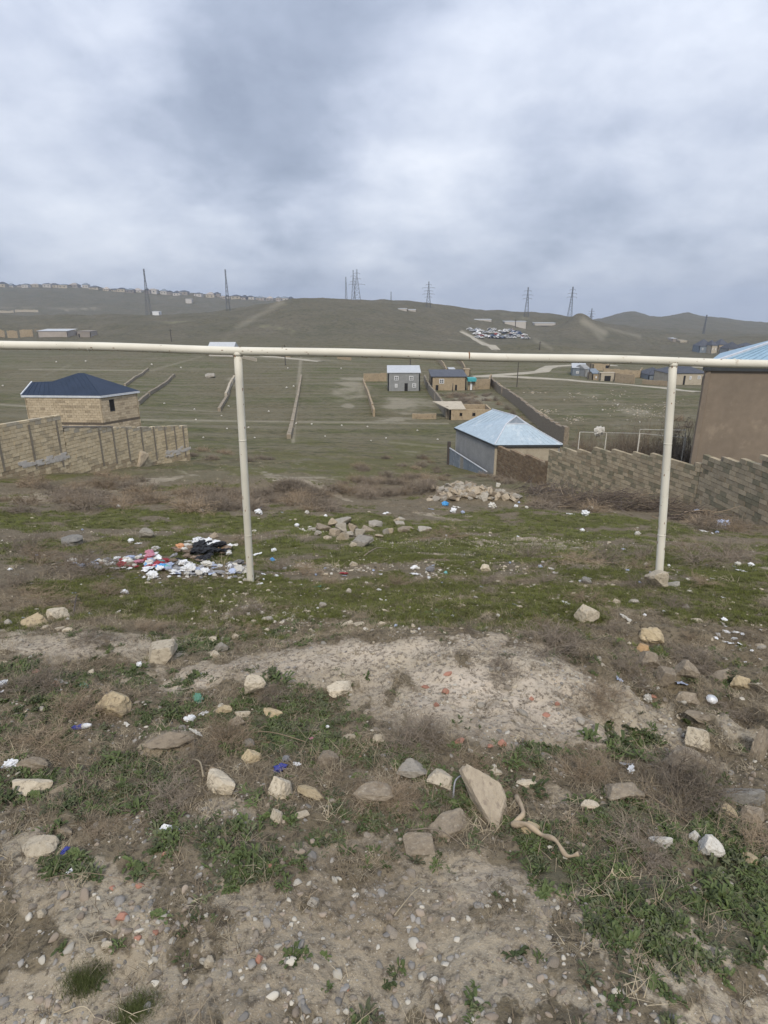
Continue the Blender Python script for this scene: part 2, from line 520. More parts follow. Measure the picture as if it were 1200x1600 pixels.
def weathered(name, c1, c2, scale=6.0, rough=.85, bump=.3, bdist=.004, spots=None, vary=.25, stretch=None):
    """two tones broken by noise at several sizes, a little per-object variation, fine relief"""
    s = NT(name)
    vec = s.co()
    if stretch:
        mp = s.n('ShaderNodeMapping'); mp.inputs['Scale'].default_value = stretch; s.link(vec, mp.inputs[0]); vec = mp.outputs[0]
    f = s.noise(scale, 6, .6, vec)
    c = s.mix(s.mr(f, .35, .65), c1, c2)
    f2 = s.noise(scale * 6, 4, .6, vec)
    c = s.mix(s.mr(f2, .3, .7, 0, .35), c, tuple(x * .55 for x in c1))
    if spots:
        f3 = s.noise(scale * 1.7, 5, .6)
        c = s.mix(s.mr(f3, .56, .66, 0, .8), c, spots)
    if vary:
        hv = s.n('ShaderNodeHueSaturation'); s.link(c, hv.inputs['Color'])
        s.link(s.mr(s.rnd(), 0, 1, 1 - vary, 1 + vary), hv.inputs['Value']); c = hv.outputs[0]
    s.bump(s.math('ADD', f, f2), bump, bdist)
    return s.done(c, rough)


def cd(name, rough=.9, translucent=False):
    """colour from the mesh's own face colours (painted, woven or printed colour of each piece), broken by noise"""
    s = NT(name)
    a = s.n('ShaderNodeAttribute', attribute_name='tint')
    f = s.noise(9, 5, .6)
    c = s.mix(s.mr(f, .3, .7, 0, .35), a.outputs[0], (.5, .5, .5), 'MULTIPLY')
    s.bump(s.noise(30, 4), .3, .004)
    return s.done(c, rough)


M = {}
def ground_material():
    s = NT('ground_cover')
    at = s.n('ShaderNodeAttribute', attribute_name='cover')
    sp = s.n('ShaderNodeSeparateColor'); s.link(at.outputs['Color'], sp.inputs[0])
    d, g, l, far = sp.outputs[0], sp.outputs[1], sp.outputs[2], at.outputs['Alpha']
    n_big, n_mid, n_fine, n_grain = s.noise(.9, 6, .6), s.noise(6, 7, .62), s.noise(38, 6, .65), s.noise(190, 3, .6)
    n_huge = s.noise(.035, 6, .6)
    # bare soil: pale clay, greyer where dusty, browner where crumbly
    soil = s.mix(s.mr(n_mid, .35, .65), (.30, .252, .182), (.185, .150, .105))
    soil = s.mix(s.mr(n_big, .4, .66), soil, (.37, .32, .24))
    pl = s.n('ShaderNodeAttribute', attribute_name='pale').outputs['Fac']
    soil = s.mix(s.math('MULTIPLY', pl, s.mr(n_mid, .3, .6, .35, 1)), soil, (.50, .43, .345))
    soil = s.mix(s.mr(n_fine, .50, .66, 0, .9), soil, (.095, .078, .058))
    soil = s.mix(s.mr(n_grain, .60, .72, 0, .75), soil, (.50, .47, .42))
    # litter of dead stalks over dark earth
    dead = s.mix(s.mr(n_mid, .32, .68), (.13, .107, .07), (.20, .165, .115))
    dead = s.mix(s.mr(n_fine, .48, .62, 0, .9), dead, (.06, .05, .036))
    dead = s.mix(s.mr(n_grain, .6, .7, 0, .6), dead, (.30, .27, .225))
    moss = s.mix(s.mr(n_mid, .3, .7), (.088, .096, .026), (.122, .116, .040))
    moss = s.mix(s.mr(n_big, .45, .7, 0, .9), moss, (.135, .122, .062))
    moss = s.mix(s.mr(n_fine, .48, .75, 0, .8), moss, (.040, .046, .016))
    weed = s.mix(s.mr(n_mid, .3, .7), (.085, .085, .05), (.13, .115, .082))
    weed = s.mix(s.mr(n_fine, .48, .72, 0, .8), weed, (.045, .045, .028))
    # far meadows and steppe
    field = s.mix(s.mr(n_huge, .42, .58), (.098, .104, .040), (.138, .118, .068))
    field = s.mix(s.mr(s.noise(.22, 8, .65), .42, .62, 0, .85), field, (.160, .142, .092))
    field = s.mix(s.mr(s.noise(.9, 7, .7), .46, .62, 0, .8), field, (.055, .056, .028))
    mpp = s.n('ShaderNodeMapping'); mpp.inputs['Scale'].default_value = (.02, .22, .1); s.link(s.co(), mpp.inputs[0])
    field = s.mix(s.mr(s.noise(1, 5, .6, mpp.outputs[0]), .45, .64, 0, .8), field, (.170, .152, .105))
    hills = s.mix(s.mr(n_huge, .35, .65), (.125, .110, .074), (.095, .090, .056))
    hills = s.mix(s.mr(s.noise(.05, 9, .7), .45, .65, 0, .6), hills, (.150, .132, .095))
    hills = s.mix(s.mr(s.noise(.35, 8, .7), .48, .62, 0, .6), hills, (.040, .040, .030))
    sy = s.n('ShaderNodeSeparateXYZ'); s.link(s.co(), sy.inputs[0])
    field = s.mix(s.mr(sy.outputs[1], 240, 360), field, hills)
    field = s.mix(s.mr(s.noise(.5, 9, .75), .52, .66, 0, .55), field, (.120, .102, .070))
    base = s.mix(far, dead, field)
    jit = s.math('MULTIPLY', s.math('SUBTRACT', s.math('ADD', n_mid, n_fine), 1.0), .9)

    def crisp(v, k=1.0):
        return s.mr(s.math('ADD', v, s.math('MULTIPLY', jit, k)), .36, .64)
    c = s.mix(s.math('MULTIPLY', crisp(l), .9), base, weed)
    c = s.mix(s.math('MULTIPLY', crisp(g, 1.3), s.mr(far, 0, 1, .95, .55)), c, moss)
    pale = s.mix(s.mr(n_big, .3, .7), (.30, .27, .205), (.24, .215, .16))
    c = s.mix(s.math('MULTIPLY', s.mix(far, crisp(d), d), s.mr(far, 0, 1, 1.0, .75)), c, s.mix(far, soil, pale))
    hsum = s.math('ADD', s.math('MULTIPLY', n_mid, 1.0), s.math('MULTIPLY', n_fine, .55))
    hsum = s.math('ADD', hsum, s.math('MULTIPLY', n_grain, .16))
    nb = s.n('ShaderNodeBump'); nb.inputs['Strength'].default_value = .75; nb.inputs['Distance'].default_value = .03
    s.link(hsum, nb.inputs['Height'])
    nb2 = s.n('ShaderNodeBump'); nb2.inputs['Strength'].default_value = .6; nb2.inputs['Distance'].default_value = 2.2
    s.link(s.math('MULTIPLY', s.noise(.35, 7, .65), s.mr(far, 0, 1, 0, 1)), nb2.inputs['Height']); s.link(nb.outputs[0], nb2.inputs['Normal'])
    s.link(nb2.outputs[0], s.b.inputs['Normal'])
    s.b.inputs['Specular IOR Level'].default_value = .12
    return s.done(c, .96)


def make_mesh(name, V, F, mats=(), smooth=False, mi=None):
    """V (n,3), F (m,3) or (m,4) arrays -> mesh datablock"""
    me = bpy.data.meshes.new(name)
    V = np.asarray(V, np.float32); F = np.asarray(F, np.int32)
    k = F.shape[1]
    me.vertices.add(len(V)); me.vertices.foreach_set('co', V.ravel())
    me.loops.add(F.size); me.loops.foreach_set('vertex_index', F.ravel())
    me.polygons.add(len(F))
    me.polygons.foreach_set('loop_start', np.arange(0, F.size, k, dtype=np.int32))
    me.polygons.foreach_set('loop_total', np.full(len(F), k, np.int32))
    if mi is not None:
        me.polygons.foreach_set('material_index', np.asarray(mi, np.int32))
    me.polygons.foreach_set('use_smooth', np.full(len(F), bool(smooth)))
    for m_ in mats:
        me.materials.append(m_)
    me.update(calc_edges=True)
    return me


def link(name, me, parent=None, loc=None, rot=None, scale=None):
    o = bpy.data.objects.new(name, me)
    COL.objects.link(o)
    if parent is not None:
        o.parent = parent
    if loc is not None:
        o.location = loc
    if rot is not None:
        o.rotation_euler = rot
    if scale is not None:
        o.scale = scale if hasattr(scale, '__len__') else (scale,) * 3
    return o


def tag(o, label=None, cat=None, group=None, kind=None):
    for k, v in (('label', label), ('category', cat), ('group', group), ('kind', kind)):
        if v:
            o[k] = v
    return o


def empty(name, loc, rz=0.0):
    o = bpy.data.objects.new(name, None)
    COL.objects.link(o)
    o.location = loc; o.rotation_euler = (0, 0, rz)
    return o


M['ground'] = ground_material()


def build_ground():
    th = np.concatenate([np.linspace(-math.pi, -R(50), 34)[:-1], np.linspace(-R(50), -R(37), 30)[:-1], np.linspace(-R(37), R(37), 640), np.linspace(R(37), R(50), 30)[1:], np.linspace(R(50), math.pi, 34)[1:]])
    r = np.concatenate([[.02, .2, .4], np.exp(np.linspace(math.log(.6), math.log(4.6), 330)), np.exp(np.linspace(math.log(4.65), math.log(60), 270)), np.exp(np.linspace(math.log(60.8), math.log(1800), 280)), [2400, 3400, 5000]])
    T, Rr = np.meshgrid(th, r)
    X, Y = np.sin(T) * Rr, np.cos(T) * Rr
    Z = H(X, Y)
    nr, ntt = X.shape
    V = np.stack([X, Y, Z], -1).reshape(-1, 3)
    i = np.arange(nr - 1)[:, None] * ntt + np.arange(ntt - 1)[None]
    F = np.stack([i, i + ntt, i + ntt + 1, i + 1], -1).reshape(-1, 4)[:, ::-1]
    me = make_mesh('ground', V, F, [M['ground']], smooth=True)
    d, g, l, far = masks(V[:, 0].astype(float), V[:, 1].astype(float), V[:, 2].astype(float))
    ca = me.attributes.new('cover', 'FLOAT_COLOR', 'POINT')
    ca.data.foreach_set('color', np.stack([d, g, l, far], -1).astype(np.float32).ravel())
    pa = me.attributes.new('pale', 'FLOAT', 'POINT'); pa.data.foreach_set('value', pale_mask(V[:, 0], V[:, 1], V[:, 2]).astype(np.float32))
    o = link('ground', me)
    tag(o, 'sloping waste ground of pale soil, moss and dead weeds running down to a valley and hills', None, None, 'structure')


build_ground()
# ------------------------------------------------------------------ shape helpers
class MB:
    """collects pieces, then links them as ONE mesh"""
    def __init__(s):
        s.v, s.f, s.m, s.c, s.n = [], [], [], [], 0
        s.mats = []

    def add(s, V, F, mat, tint=None):
        if mat not in s.mats:
            s.mats.append(mat)
        V = np.asarray(V, float)
        F = [tuple(int(i) + s.n for i in f) for f in F]
        s.v.append(V); s.n += len(V)
        s.f += F; s.m += [s.mats.index(mat)] * len(F)
        s.c += [tint or (.5, .5, .5)] * len(F)

    def box(s, c, size, mat, rz=0.0, tint=None, rx=0.0, ry=0.0):
        x, y, z = (k / 2 for k in size)
        V = np.array([(-x, -y, -z), (x, -y, -z), (x, y, -z), (-x, y, -z), (-x, -y, z), (x, -y, z), (x, y, z), (-x, y, z)])
        Rm = np.array(Euler((rx, ry, rz)).to_matrix())
        s.add(V @ Rm.T + np.array(c), [(0, 3, 2, 1), (4, 5, 6, 7), (0, 1, 5, 4), (1, 2, 6, 5), (2, 3, 7, 6), (3, 0, 4, 7)], mat, tint)

    def quadbox(s, a, b, lo, hi, t, mat, tint=None, side=1):
        """an upright slab along the ground line a-b, from heights lo to hi, t thick to one side"""
        a, b = np.array(a[:2], float), np.array(b[:2], float)
        d = (b - a) / (np.linalg.norm(b - a) + 1e-9)
        n = np.array((-d[1], d[0])) * side * t
        lo = lo if hasattr(lo, '__len__') else (lo, lo)
        hi = hi if hasattr(hi, '__len__') else (hi, hi)
        P = [(*a, lo[0]), (*b, lo[1]), (*(b + n), lo[1]), (*(a + n), lo[0]), (*a, hi[0]), (*b, hi[1]), (*(b + n), hi[1]), (*(a + n), hi[0])]
        s.add(P, [(0, 3, 2, 1), (4, 5, 6, 7), (0, 1, 5, 4), (1, 2, 6, 5), (2, 3, 7, 6), (3, 0, 4, 7)], mat, tint)

    def bar(s, p, q, w, mat, w2=None, sides=4, tint=None):
        p, q = Vector(p), Vector(q)
        d = q - p
        if d.length < 1e-6:
            return
        qt = d.to_track_quat('Z', 'Y')
        V = []
        for P, ww in ((p, w), (q, w2 if w2 is not None else w)):
            for i in range(sides):
                a = 2 * math.pi * (i + .5) / sides
                V.append(tuple(P + qt @ Vector((math.cos(a) * ww / 2, math.sin(a) * ww / 2, 0))))
        F = [(i, (i + 1) % sides, sides + (i + 1) % sides, sides + i) for i in range(sides)]
        F += [tuple(range(sides))[::-1], tuple(range(sides, 2 * sides))]
        s.add(V, F, mat, tint)

    def tube(s, pts, radii, mat, sides=8, tint=None, cap=True):
        pts = [Vector(p) for p in pts]
        V, F = [], []
        up = Vector((0, 0, 1))
        for i, p in enumerate(pts):
            d = (pts[min(i + 1, len(pts) - 1)] - pts[max(i - 1, 0)]).normalized()
            q = d.to_track_quat('Z', 'Y')
            r_ = radii[i] if hasattr(radii, '__len__') else radii
            for k in range(sides):
                a = 2 * math.pi * k / sides
                V.append(tuple(p + q @ Vector((math.cos(a) * r_, math.sin(a) * r_, 0))))
        for i in range(len(pts) - 1):
            for k in range(sides):
                a, b = i * sides + k, i * sides + (k + 1) % sides
                F.append((a, b, b + sides, a + sides))
        if cap:
            F.append(tuple(range(sides))[::-1]); F.append(tuple(range((len(pts) - 1) * sides, len(pts) * sides)))
        s.add(V, F, mat, tint)

    def build(s, name, parent=None, smooth=False, origin=None, **kw):
        me = bpy.data.meshes.new(name)
        V = np.concatenate(s.v)
        if origin is not None:
            V = V - np.array(origin)
        elif parent is not None:
            wm, q_ = parent.matrix_basis.copy(), parent.parent
            while q_ is not None:
                wm = q_.matrix_basis @ wm; q_ = q_.parent
            inv = np.array(wm.inverted()); V = V @ inv[:3, :3].T + inv[:3, 3]
        me.from_pydata(V.tolist(), [], s.f)
        for m_ in s.mats:
            me.materials.append(m_)
        me.polygons.foreach_set('material_index', s.m)
        me.polygons.foreach_set('use_smooth', [smooth] * len(s.f))
        if any(c != (.5, .5, .5) for c in s.c):
            a = me.attributes.new('tint', 'FLOAT_COLOR', 'FACE')
            a.data.foreach_set('color', np.array([(*c, 1) for c in s.c], np.float32).ravel())
        me.update()
        return link(name, me, parent, loc=origin, **kw)


_ico = {}
def ico(n):
    if n not in _ico:
        bm = bmesh.new(); bmesh.ops.create_icosphere(bm, subdivisions=n, radius=1.0)
        V = np.array([v.co[:] for v in bm.verts]); F = np.array([[v.index for v in f.verts] for f in bm.faces]); bm.free()
        _ico[n] = (V, F)
    return _ico[n][0].copy(), _ico[n][1].copy()


def n3(V, sc, seed):
    return (fbm(V[:, 0] * sc + V[:, 2] * 1.7, V[:, 1] * sc - V[:, 2] * sc * .9, seed, 3) + fbm(V[:, 2] * sc + 5, V[:, 0] * sc * .8 - V[:, 1], seed + 5, 3)) * .6


def rock_mesh(name, mat, seed, sub=3, cuts=9, box=0.0, rough=.05, smooth=False, big=1.0):
    """a stone: a ball chopped by random planes (box>0 keeps it blocky), then pitted"""
    g = np.random.default_rng(seed)
    V, F = ico(sub)
    if box:
        p = 2 + box * 8
        V = V / (np.abs(V) ** p).sum(1)[:, None] ** (1 / p)
    V = V * (1 + n3(V, 1.0, seed)[:, None] * .35 * big * (1 - min(box, .8)))
    for i in range(cuts):
        n = g.normal(size=3); n /= np.linalg.norm(n)
        d = g.uniform(.55, .88)
        k = V @ n - d
        V = V - np.outer(np.maximum(k, 0), n) * .95
    V = V * (1 + n3(V, 3.3, seed + 2)[:, None] * rough * 2.2 + n3(V, 9, seed + 3)[:, None] * rough)
    V[:, 2] -= V[:, 2].min() * .0
    V /= np.abs(V).max(0)[None]
    return make_mesh(name, V * .5, F, [mat], smooth=smooth)


def crumple_mesh(name, mat, seed, sub=3, amp=.38, flat=.6):
    g = np.random.default_rng(seed)
    V, F = ico(sub)
    a = np.abs(n3(V, 1.8, seed)) * 1.6 + np.abs(n3(V, 4.5, seed + 3)) * .9
    V = V * (1 - amp + a[:, None] * amp * 1.6)
    V[:, 0] *= 1 + .3 * g.random(); V[:, 2] *= flat
    V /= np.abs(V).max(0)[None]
    V[:, 2] = V[:, 2] * .5
    V[:, :2] *= .5
    return make_mesh(name, V, F, [mat], smooth=False)


def sheet_mesh(name, mat, seed, n=9, h=.22):
    """a torn, creased piece of film or paper lying loosely"""
    g = np.random.default_rng(seed)
    u = np.linspace(-1, 1, n)
    X, Y = np.meshgrid(u, u)
    a = np.arctan2(Y, X); rr = np.maximum(np.abs(X), np.abs(Y))
    k = 1 + .35 * np.sin(a * 2 + g.random() * 6) + .22 * np.sin(a * 5 + g.random() * 6)
    X2, Y2 = X * k, Y * k * g.uniform(.5, .9)
    Z = (np.abs(fbm(X * 1.9, Y * 1.9, seed, 3)) * 1.5) * h + .03
    V = np.stack([X2, Y2, Z], -1).reshape(-1, 3)
    V[:, :2] /= np.abs(V[:, :2]).max(0)[None] * 2
    i = np.arange(n - 1)[:, None] * n + np.arange(n - 1)[None]
    F = np.stack([i, i + 1, i + n + 1, i + n], -1).reshape(-1, 4)
    V2 = V.copy(); V2[:, 2] -= .012
    b = len(V)
    edge = np.concatenate([np.arange(n - 1), np.arange(n - 1) * n + n - 1, (np.arange(n - 1) + 1 + (n - 1) * n)[::-1], ((np.arange(n - 1) + 1) * n)[::-1]])
    E = []
    for q in range(len(edge)):
        a_, b_ = edge[q], edge[(q + 1) % len(edge)]
        E.append((b_, a_, a_ + b, b_ + b))
    return make_mesh(name, np.concatenate([V, V2]), np.concatenate([F, F[:, ::-1] + b, np.array(E)]), [mat])


# ------------------------------------------------------------------ materials of things
M['pipe'] = (lambda: (lambda s: (s.bump(s.noise(60, 4), .12, .002), s.done(
    s.mix(s.mr(s.noise(9, 6, .7), .62, .74, 0, .6), s.mix(s.mr(s.noise(2.3, 4), .35, .7), (.64, .615, .53), (.56, .535, .455)), (.30, .20, .12)), .55))[1])(NT('cream_pipe_paint')))()
M['rust'] = weathered('rust', (.16, .075, .035), (.28, .14, .07), 20, .9)
M['lime'] = weathered('cream_limestone', (.54, .475, .365), (.42, .36, .27), 5, .9, .5, .01, (.20, .17, .13), .18)
M['lime_y'] = weathered('yellow_limestone', (.50, .41, .265), (.39, .31, .195), 5, .9, .5, .01, (.2, .16, .11), .18)
M['brownrock'] = weathered('brown_stone', (.30, .25, .185), (.20, .165, .125), 5, .92, .55, .012, (.33, .29, .23), .18)
M['greyrock'] = weathered('grey_stone', (.22, .21, .19), (.30, .285, .255), 5, .9, .45, .01, (.13, .13, .13), .25)
M['greyrock2'] = weathered('pale_grey_concrete', (.36, .33, .28), (.27, .245, .205), 5, .9, .5, .01, (.17, .155, .13), .18)
M['peb_g'] = weathered('grey_pebble', (.195, .182, .165), (.28, .262, .235), 30, .75, .2, .002, None, .35)
M['peb_w'] = weathered('pale_pebble', (.46, .43, .37), (.38, .35, .29), 30, .75, .2, .002, None, .25)
M['peb_b'] = weathered('brown_pebble', (.24, .195, .15), (.30, .25, .20), 30, .8, .2, .002, None, .3)
M['brickbit'] = weathered('red_brick_bit', (.34, .17, .12), (.28, .15, .11), 24, .9, .3, .003, None, .2)
M['white'] = weathered('white_plastic', (.78, .79, .80), (.62, .63, .64), 9, .5, .4, .01, None, .08)
M['offwhite'] = weathered('dirty_white_film', (.62, .60, .55), (.47, .45, .40), 9, .6, .4, .01, None, .15)
M['blackbag'] = weathered('black_bag_film', (.010, .010, .012), (.022, .022, .025), 12, .5, .5, .01, None, .2)
M['bluebag'] = weathered('blue_film', (.06, .27, .60), (.10, .38, .70), 12, .45, .4, .01, None, .2)
M['navy'] = weathered('dark_blue_plastic', (.03, .04, .20), (.06, .07, .30), 20, .4, .2, .002, None, .2)
M['lilac'] = weathered('pale_blue_film', (.42, .48, .62), (.30, .34, .46), 12, .5, .4, .01, None, .2)
M['redrag'] = weathered('dark_red_rag', (.32, .05, .06), (.20, .035, .04), 12, .9, .4, .01, None, .25)
M['pinkrag'] = weathered('pink_rag', (.58, .27, .33), (.44, .18, .25), 12, .9, .4, .01, None, .25)
M['orangerag'] = weathered('orange_rag', (.62, .33, .18), (.45, .22, .12), 12, .9, .4, .01, None, .25)
M['tealrag'] = weathered('turquoise_film', (.18, .42, .40), (.12, .3, .3), 12, .7, .4, .01, None, .25)
M['greenfilm'] = weathered('faded_green_film', (.12, .27, .19), (.08, .18, .13), 12, .6, .4, .01, None, .25)
M['brownrag'] = weathered('brown_sacking', (.26, .20, .15), (.16, .12, .09), 12, .9, .4, .01, None, .25)
M['greyrag'] = weathered('grey_sacking', (.30, .30, .31), (.20, .20, .21), 12, .9, .4, .01, None, .25)
M['twig'] = weathered('dry_twig', (.225, .172, .115), (.31, .245, .175), 40, .95, .1, .001, None, .22)
M['twig_g'] = weathered('grey_twig', (.24, .20, .155), (.165, .135, .105), 40, .95, .1, .001, None, .22)
M['straw'] = weathered('pale_straw', (.40, .34, .24), (.28, .235, .165), 40, .9, .1, .001, None, .3)
M['root'] = weathered('bleached_wood', (.40, .32, .225), (.30, .235, .165), 18, .8, .4, .004, None, .1)
M['darkwood'] = weathered('dark_branch_wood', (.085, .068, .06), (.15, .125, .11), 25, .9, .3, .004, None, .3)
M['post_dark'] = weathered('dark_pole_wood', (.06, .05, .045), (.09, .078, .07), 8, .9, .2, .01, None, .1)
M['steel'] = weathered('grey_lattice_steel', (.10, .105, .115), (.13, .135, .145), 3, .6, .1, .01, None, .1)
M['leaf'] = weathered('weed_leaf', (.055, .078, .026), (.085, .108, .036), 20, .6, .1, .001, None, .4)
M['leaf2'] = weathered('greyish_weed_leaf', (.075, .088, .045), (.11, .118, .062), 20, .7, .1, .001, None, .4)
M['grass'] = weathered('short_grass', (.095, .115, .022), (.14, .148, .036), 20, .7, .1, .001, None, .35)
M['grass_d'] = weathered('dull_grass', (.075, .085, .030), (.12, .115, .05), 20, .8, .1, .001, None, .35)
M['mortar'] = weathered('grey_mortar', (.27, .235, .18), (.20, .172, .135), 3, .95, .4, .01, None, 0)
M['mortar_y'] = weathered('sandy_mortar', (.27, .215, .14), (.20, .158, .105), 3, .95, .4, .01, None, 0)
M['conc'] = weathered('stained_concrete', (.30, .27, .23), (.22, .195, .165), 2.5, .9, .3, .01, (.15, .13, .11), .06)
M['plaster'] = weathered('brown_cement_plaster', (.245, .20, .155), (.20, .165, .13), .55, .93, .35, .012, (.285, .235, .18), 0)
M['navyroof'] = weathered('dark_navy_sheet_roof', (.012, .023, .047), (.018, .031, .060), .8, .5, .15, .01, None, .03)
M['blueroof'] = weathered('pale_blue_sheet_roof', (.36, .45, .53), (.41, .50, .57), .7, .5, .1, .01, (.47, .54, .59), .03)
M['skyroof'] = weathered('sky_blue_sheet_roof', (.24, .36, .46), (.28, .41, .51), .7, .45, .1, .01, None, .03)
M['dkgreyroof'] = weathered('dark_slate_sheet_roof', (.055, .06, .075), (.08, .085, .10), .8, .6, .15, .01, None, .15)
M['silverroof'] = weathered('pale_metal_roof', (.50, .52, .54), (.42, .44, .46), 1.5, .5, .1, .01, None, .05)
M['fascia'] = weathered('white_fascia', (.62, .65, .70), (.50, .53, .58), 3, .6, .1, .01, None, .05)
M['darktrim'] = weathered('dark_eave_trim', (.045, .05, .055), (.06, .065, .07), 3, .7, .1, .01, None, .05)
M['greywall'] = weathered('grey_block_wall', (.30, .305, .305), (.24, .245, .245), 1.2, .9, .3, .01, None, .05)
M['bluegrey'] = weathered('blue_grey_sheet', (.20, .235, .275), (.16, .19, .225), 1.5, .7, .2, .01, (.30, .31, .32), .05)
M['brickwall'] = weathered('sandy_block_wall', (.40, .32, .215), (.31, .245, .165), 1.2, .93, .4, .02, (.20, .16, .11), .1)
M['paleplaster'] = weathered('pale_cream_wall', (.47, .42, .33), (.40, .35, .27), 1.0, .92, .3, .01, (.3, .26, .2), .08)
M['farwall'] = weathered('far_house_wall', (.36, .32, .28), (.30, .265, .235), .3, .95, .1, .01, None, .3)
M['turq'] = weathered('turquoise_paint', (.05, .32, .36), (.08, .40, .42), 3, .6, .1, .01, None, .05)
M['glass'] = weathered('dark_window', (.03, .035, .045), (.05, .055, .065), 2, .25, .0, .01, None, .1)
M['dark'] = weathered('dark_opening', (.015, .013, .012), (.025, .022, .02), 2, .9, .0, .01, None, .1)
M['winframe'] = weathered('white_window_frame', (.72, .73, .74), (.66, .67, .68), 5, .5, .0, .01, None, .03)
M['fieldwall'] = weathered('dull_earth_wall', (.30, .255, .19), (.21, .18, .135), .8, .95, .5, .05, (.13, .115, .08), .1)
M['slabstone'] = weathered('tan_slab_stone', (.42, .355, .265), (.33, .275, .205), 4, .92, .6, .012, (.22, .18, .14), 0)
M['roaddirt'] = weathered('pale_road_dust', (.40, .365, .29), (.31, .28, .22), .25, .97, .3, .05, None, 0)
M['plasterwhite'] = weathered('whitewash', (.56, .53, .49), (.45, .42, .38), 4, .9, .3, .01, (.35, .3, .24), .05)


def tinted(name, bump=.35, bd=.006):
    s = NT(name)
    a = s.n('ShaderNodeAttribute', attribute_name='tint')
    f = s.noise(7, 6, .62); f2 = s.noise(45, 4, .6)
    c = s.mix(s.mr(f, .35, .68, 0, .5), a.outputs[0], (.62, .56, .50), 'MULTIPLY')
    c = s.mix(s.mr(f2, .5, .75, 0, .5), c, (.10, .085, .065))
    s.bump(s.math('ADD', f, f2), bump, bd)
    return s.done(c, .93)


M['block'] = tinted('limestone_block')
M['cloth'] = tinted('cloth_and_film')

# ------------------------------------------------------------------ block walls
def block_wall(root, pts, tops, thick, bh, bl, tint_fn, side=1, nparts=300, mortar='mortar', cap=None, foot=.3, gap=.014, skip=None, smooth_top=False, panel=0):
    """walls of coursed blocks along the ground line pts (nearest end last); tops = height of wall top at each point.
    The core is set back so that joints are recessed. The nparts nearest blocks are separate parts."""
    P = [np.array(p[:2], float) for p in pts]
    L = [0.0]
    for a, b in zip(P, P[1:]):
        L.append(L[-1] + float(np.linalg.norm(b - a)))
    total = L[-1]

    def pos(s_):
        s_ = min(max(s_, 0), total)
        for i in range(len(P) - 1):
            if s_ <= L[i + 1] + 1e-9:
                t = (s_ - L[i]) / (L[i + 1] - L[i])
                if panel:
                    q = min((math.floor(s_ / panel + 1e-6) + .5) * panel, total); tp_ = float(np.interp(q, L, tops)); return P[i] * (1 - t) + P[i + 1] * t, tp_, (P[i + 1] - P[i]) / (L[i + 1] - L[i])
                return P[i] * (1 - t) + P[i + 1] * t, tops[i] * (1 - t) + tops[i + 1] * t, (P[i + 1] - P[i]) / (L[i + 1] - L[i])
    g = np.random.default_rng(int(total * 100))
    blocks = []
    zmin = min(hgt(*pos(s_)[0]) for s_ in np.linspace(0, total, 20)) - foot
    zmax = max(tops)
    core = MB()
    ns = int(total / (bl * 1)) + 1
    gs = np.array([pos(s_)[0] for s_ in np.linspace(0, total, ns + 1)])
    gz = H(gs[:, 0], gs[:, 1])
    for k in range(int((zmax - zmin) / bh) + 1):
        z0 = zmin + k * bh
        off = (k % 2) * bl / 2
        s0 = -off
        while s0 < total:
            l_ = bl * g.uniform(.92, 1.08) if g.random() > .12 else bl * .55
            a, b = max(s0, 0), min(s0 + l_, total)
            s0 += l_
            if b - a < .06:
                continue
            c, tp, d = pos((a + b) / 2)
            gr = float(np.interp((a + b) / 2, np.linspace(0, total, ns + 1), gz))
            if z0 + bh < gr - .1 or z0 + bh * (.25 if smooth_top else .6) > tp:
                continue
            if skip and skip((a + b) / 2, z0 + bh / 2 - gr, z0 + bh / 2 - tp, g):
                continue
            blocks.append((a, b, z0, k, gr, tp))
    # core slab pieces behind the blocks, following the stepped top
    seglen = bl
    for j in range(int(total / seglen)):
        a, b = j * seglen, min((j + 1) * seglen, total)
        (pa, ta, d), (pb, tb, _) = pos(a), pos(b)
        tp = min(ta, tb)
        top = tp - .06 if smooth_top else zmin + math.floor((tp - zmin + bh * .4) / bh) * bh - .03
        gr = hgt(*pa) - .4
        n = np.array((-d[1], d[0])) * side
        core.quadbox(pa + n * .03, pb + n * .03, gr, top, thick - .06, M[mortar], side=side)
    core.build('mortar_core', root)['kind'] = 'stuff'

    def piece(mb, a, b, z0, gr, tp):
        (pa, _, d), (pb, _, _) = pos(a + gap / 2), pos(b - gap / 2)
        n = np.array((-d[1], d[0])) * side
        o = g.uniform(-.012, .012)
        h0 = h1 = z0 + bh - gap + g.uniform(-.004, .004)
        if smooth_top:
            h0, h1 = min(h0, pos(a)[1]), min(h1, pos(b)[1])
        mb.quadbox(pa + n * o, pb + n * (o + g.uniform(-.006, .006)), z0 + g.uniform(0, .006), (h0, h1), thick - 2 * o, M['block'], tint_fn((a + b) / 2, z0 + bh / 2 - gr, tp - z0, g), side=side)
    def dist(b_):
        c = pos((b_[0] + b_[1]) / 2)[0]; return float(np.hypot(*c)) + (1000 if not (abs(pix(c[0], c[1], b_[2])[0] - 600) < 640) else 0)
    blocks.sort(key=dist)
    rest = MB()
    for i, (a, b, z0, k, gr, tp) in enumerate(blocks):
        if i < nparts:
            m1 = MB(); piece(m1, a, b, z0, gr, tp); m1.build('block', root)
        else:
            piece(rest, a, b, z0, gr, tp)
    if rest.n:
        r_ = rest.build('far_blocks', root); r_['kind'] = 'stuff'
    return pos, total


def mixc(a, b, t):
    return tuple(x * (1 - t) + y * t for x, y in zip(a, b))


def tint_right(s_, above, below, g):
    c = mixc((.47, .40, .285), (.33, .285, .205), g.random())
    if g.random() < .12:
        c = (.31, .26, .18)
    if g.random() < .25:
        c = mixc(c, (.15, .155, .105), .6)
    return c


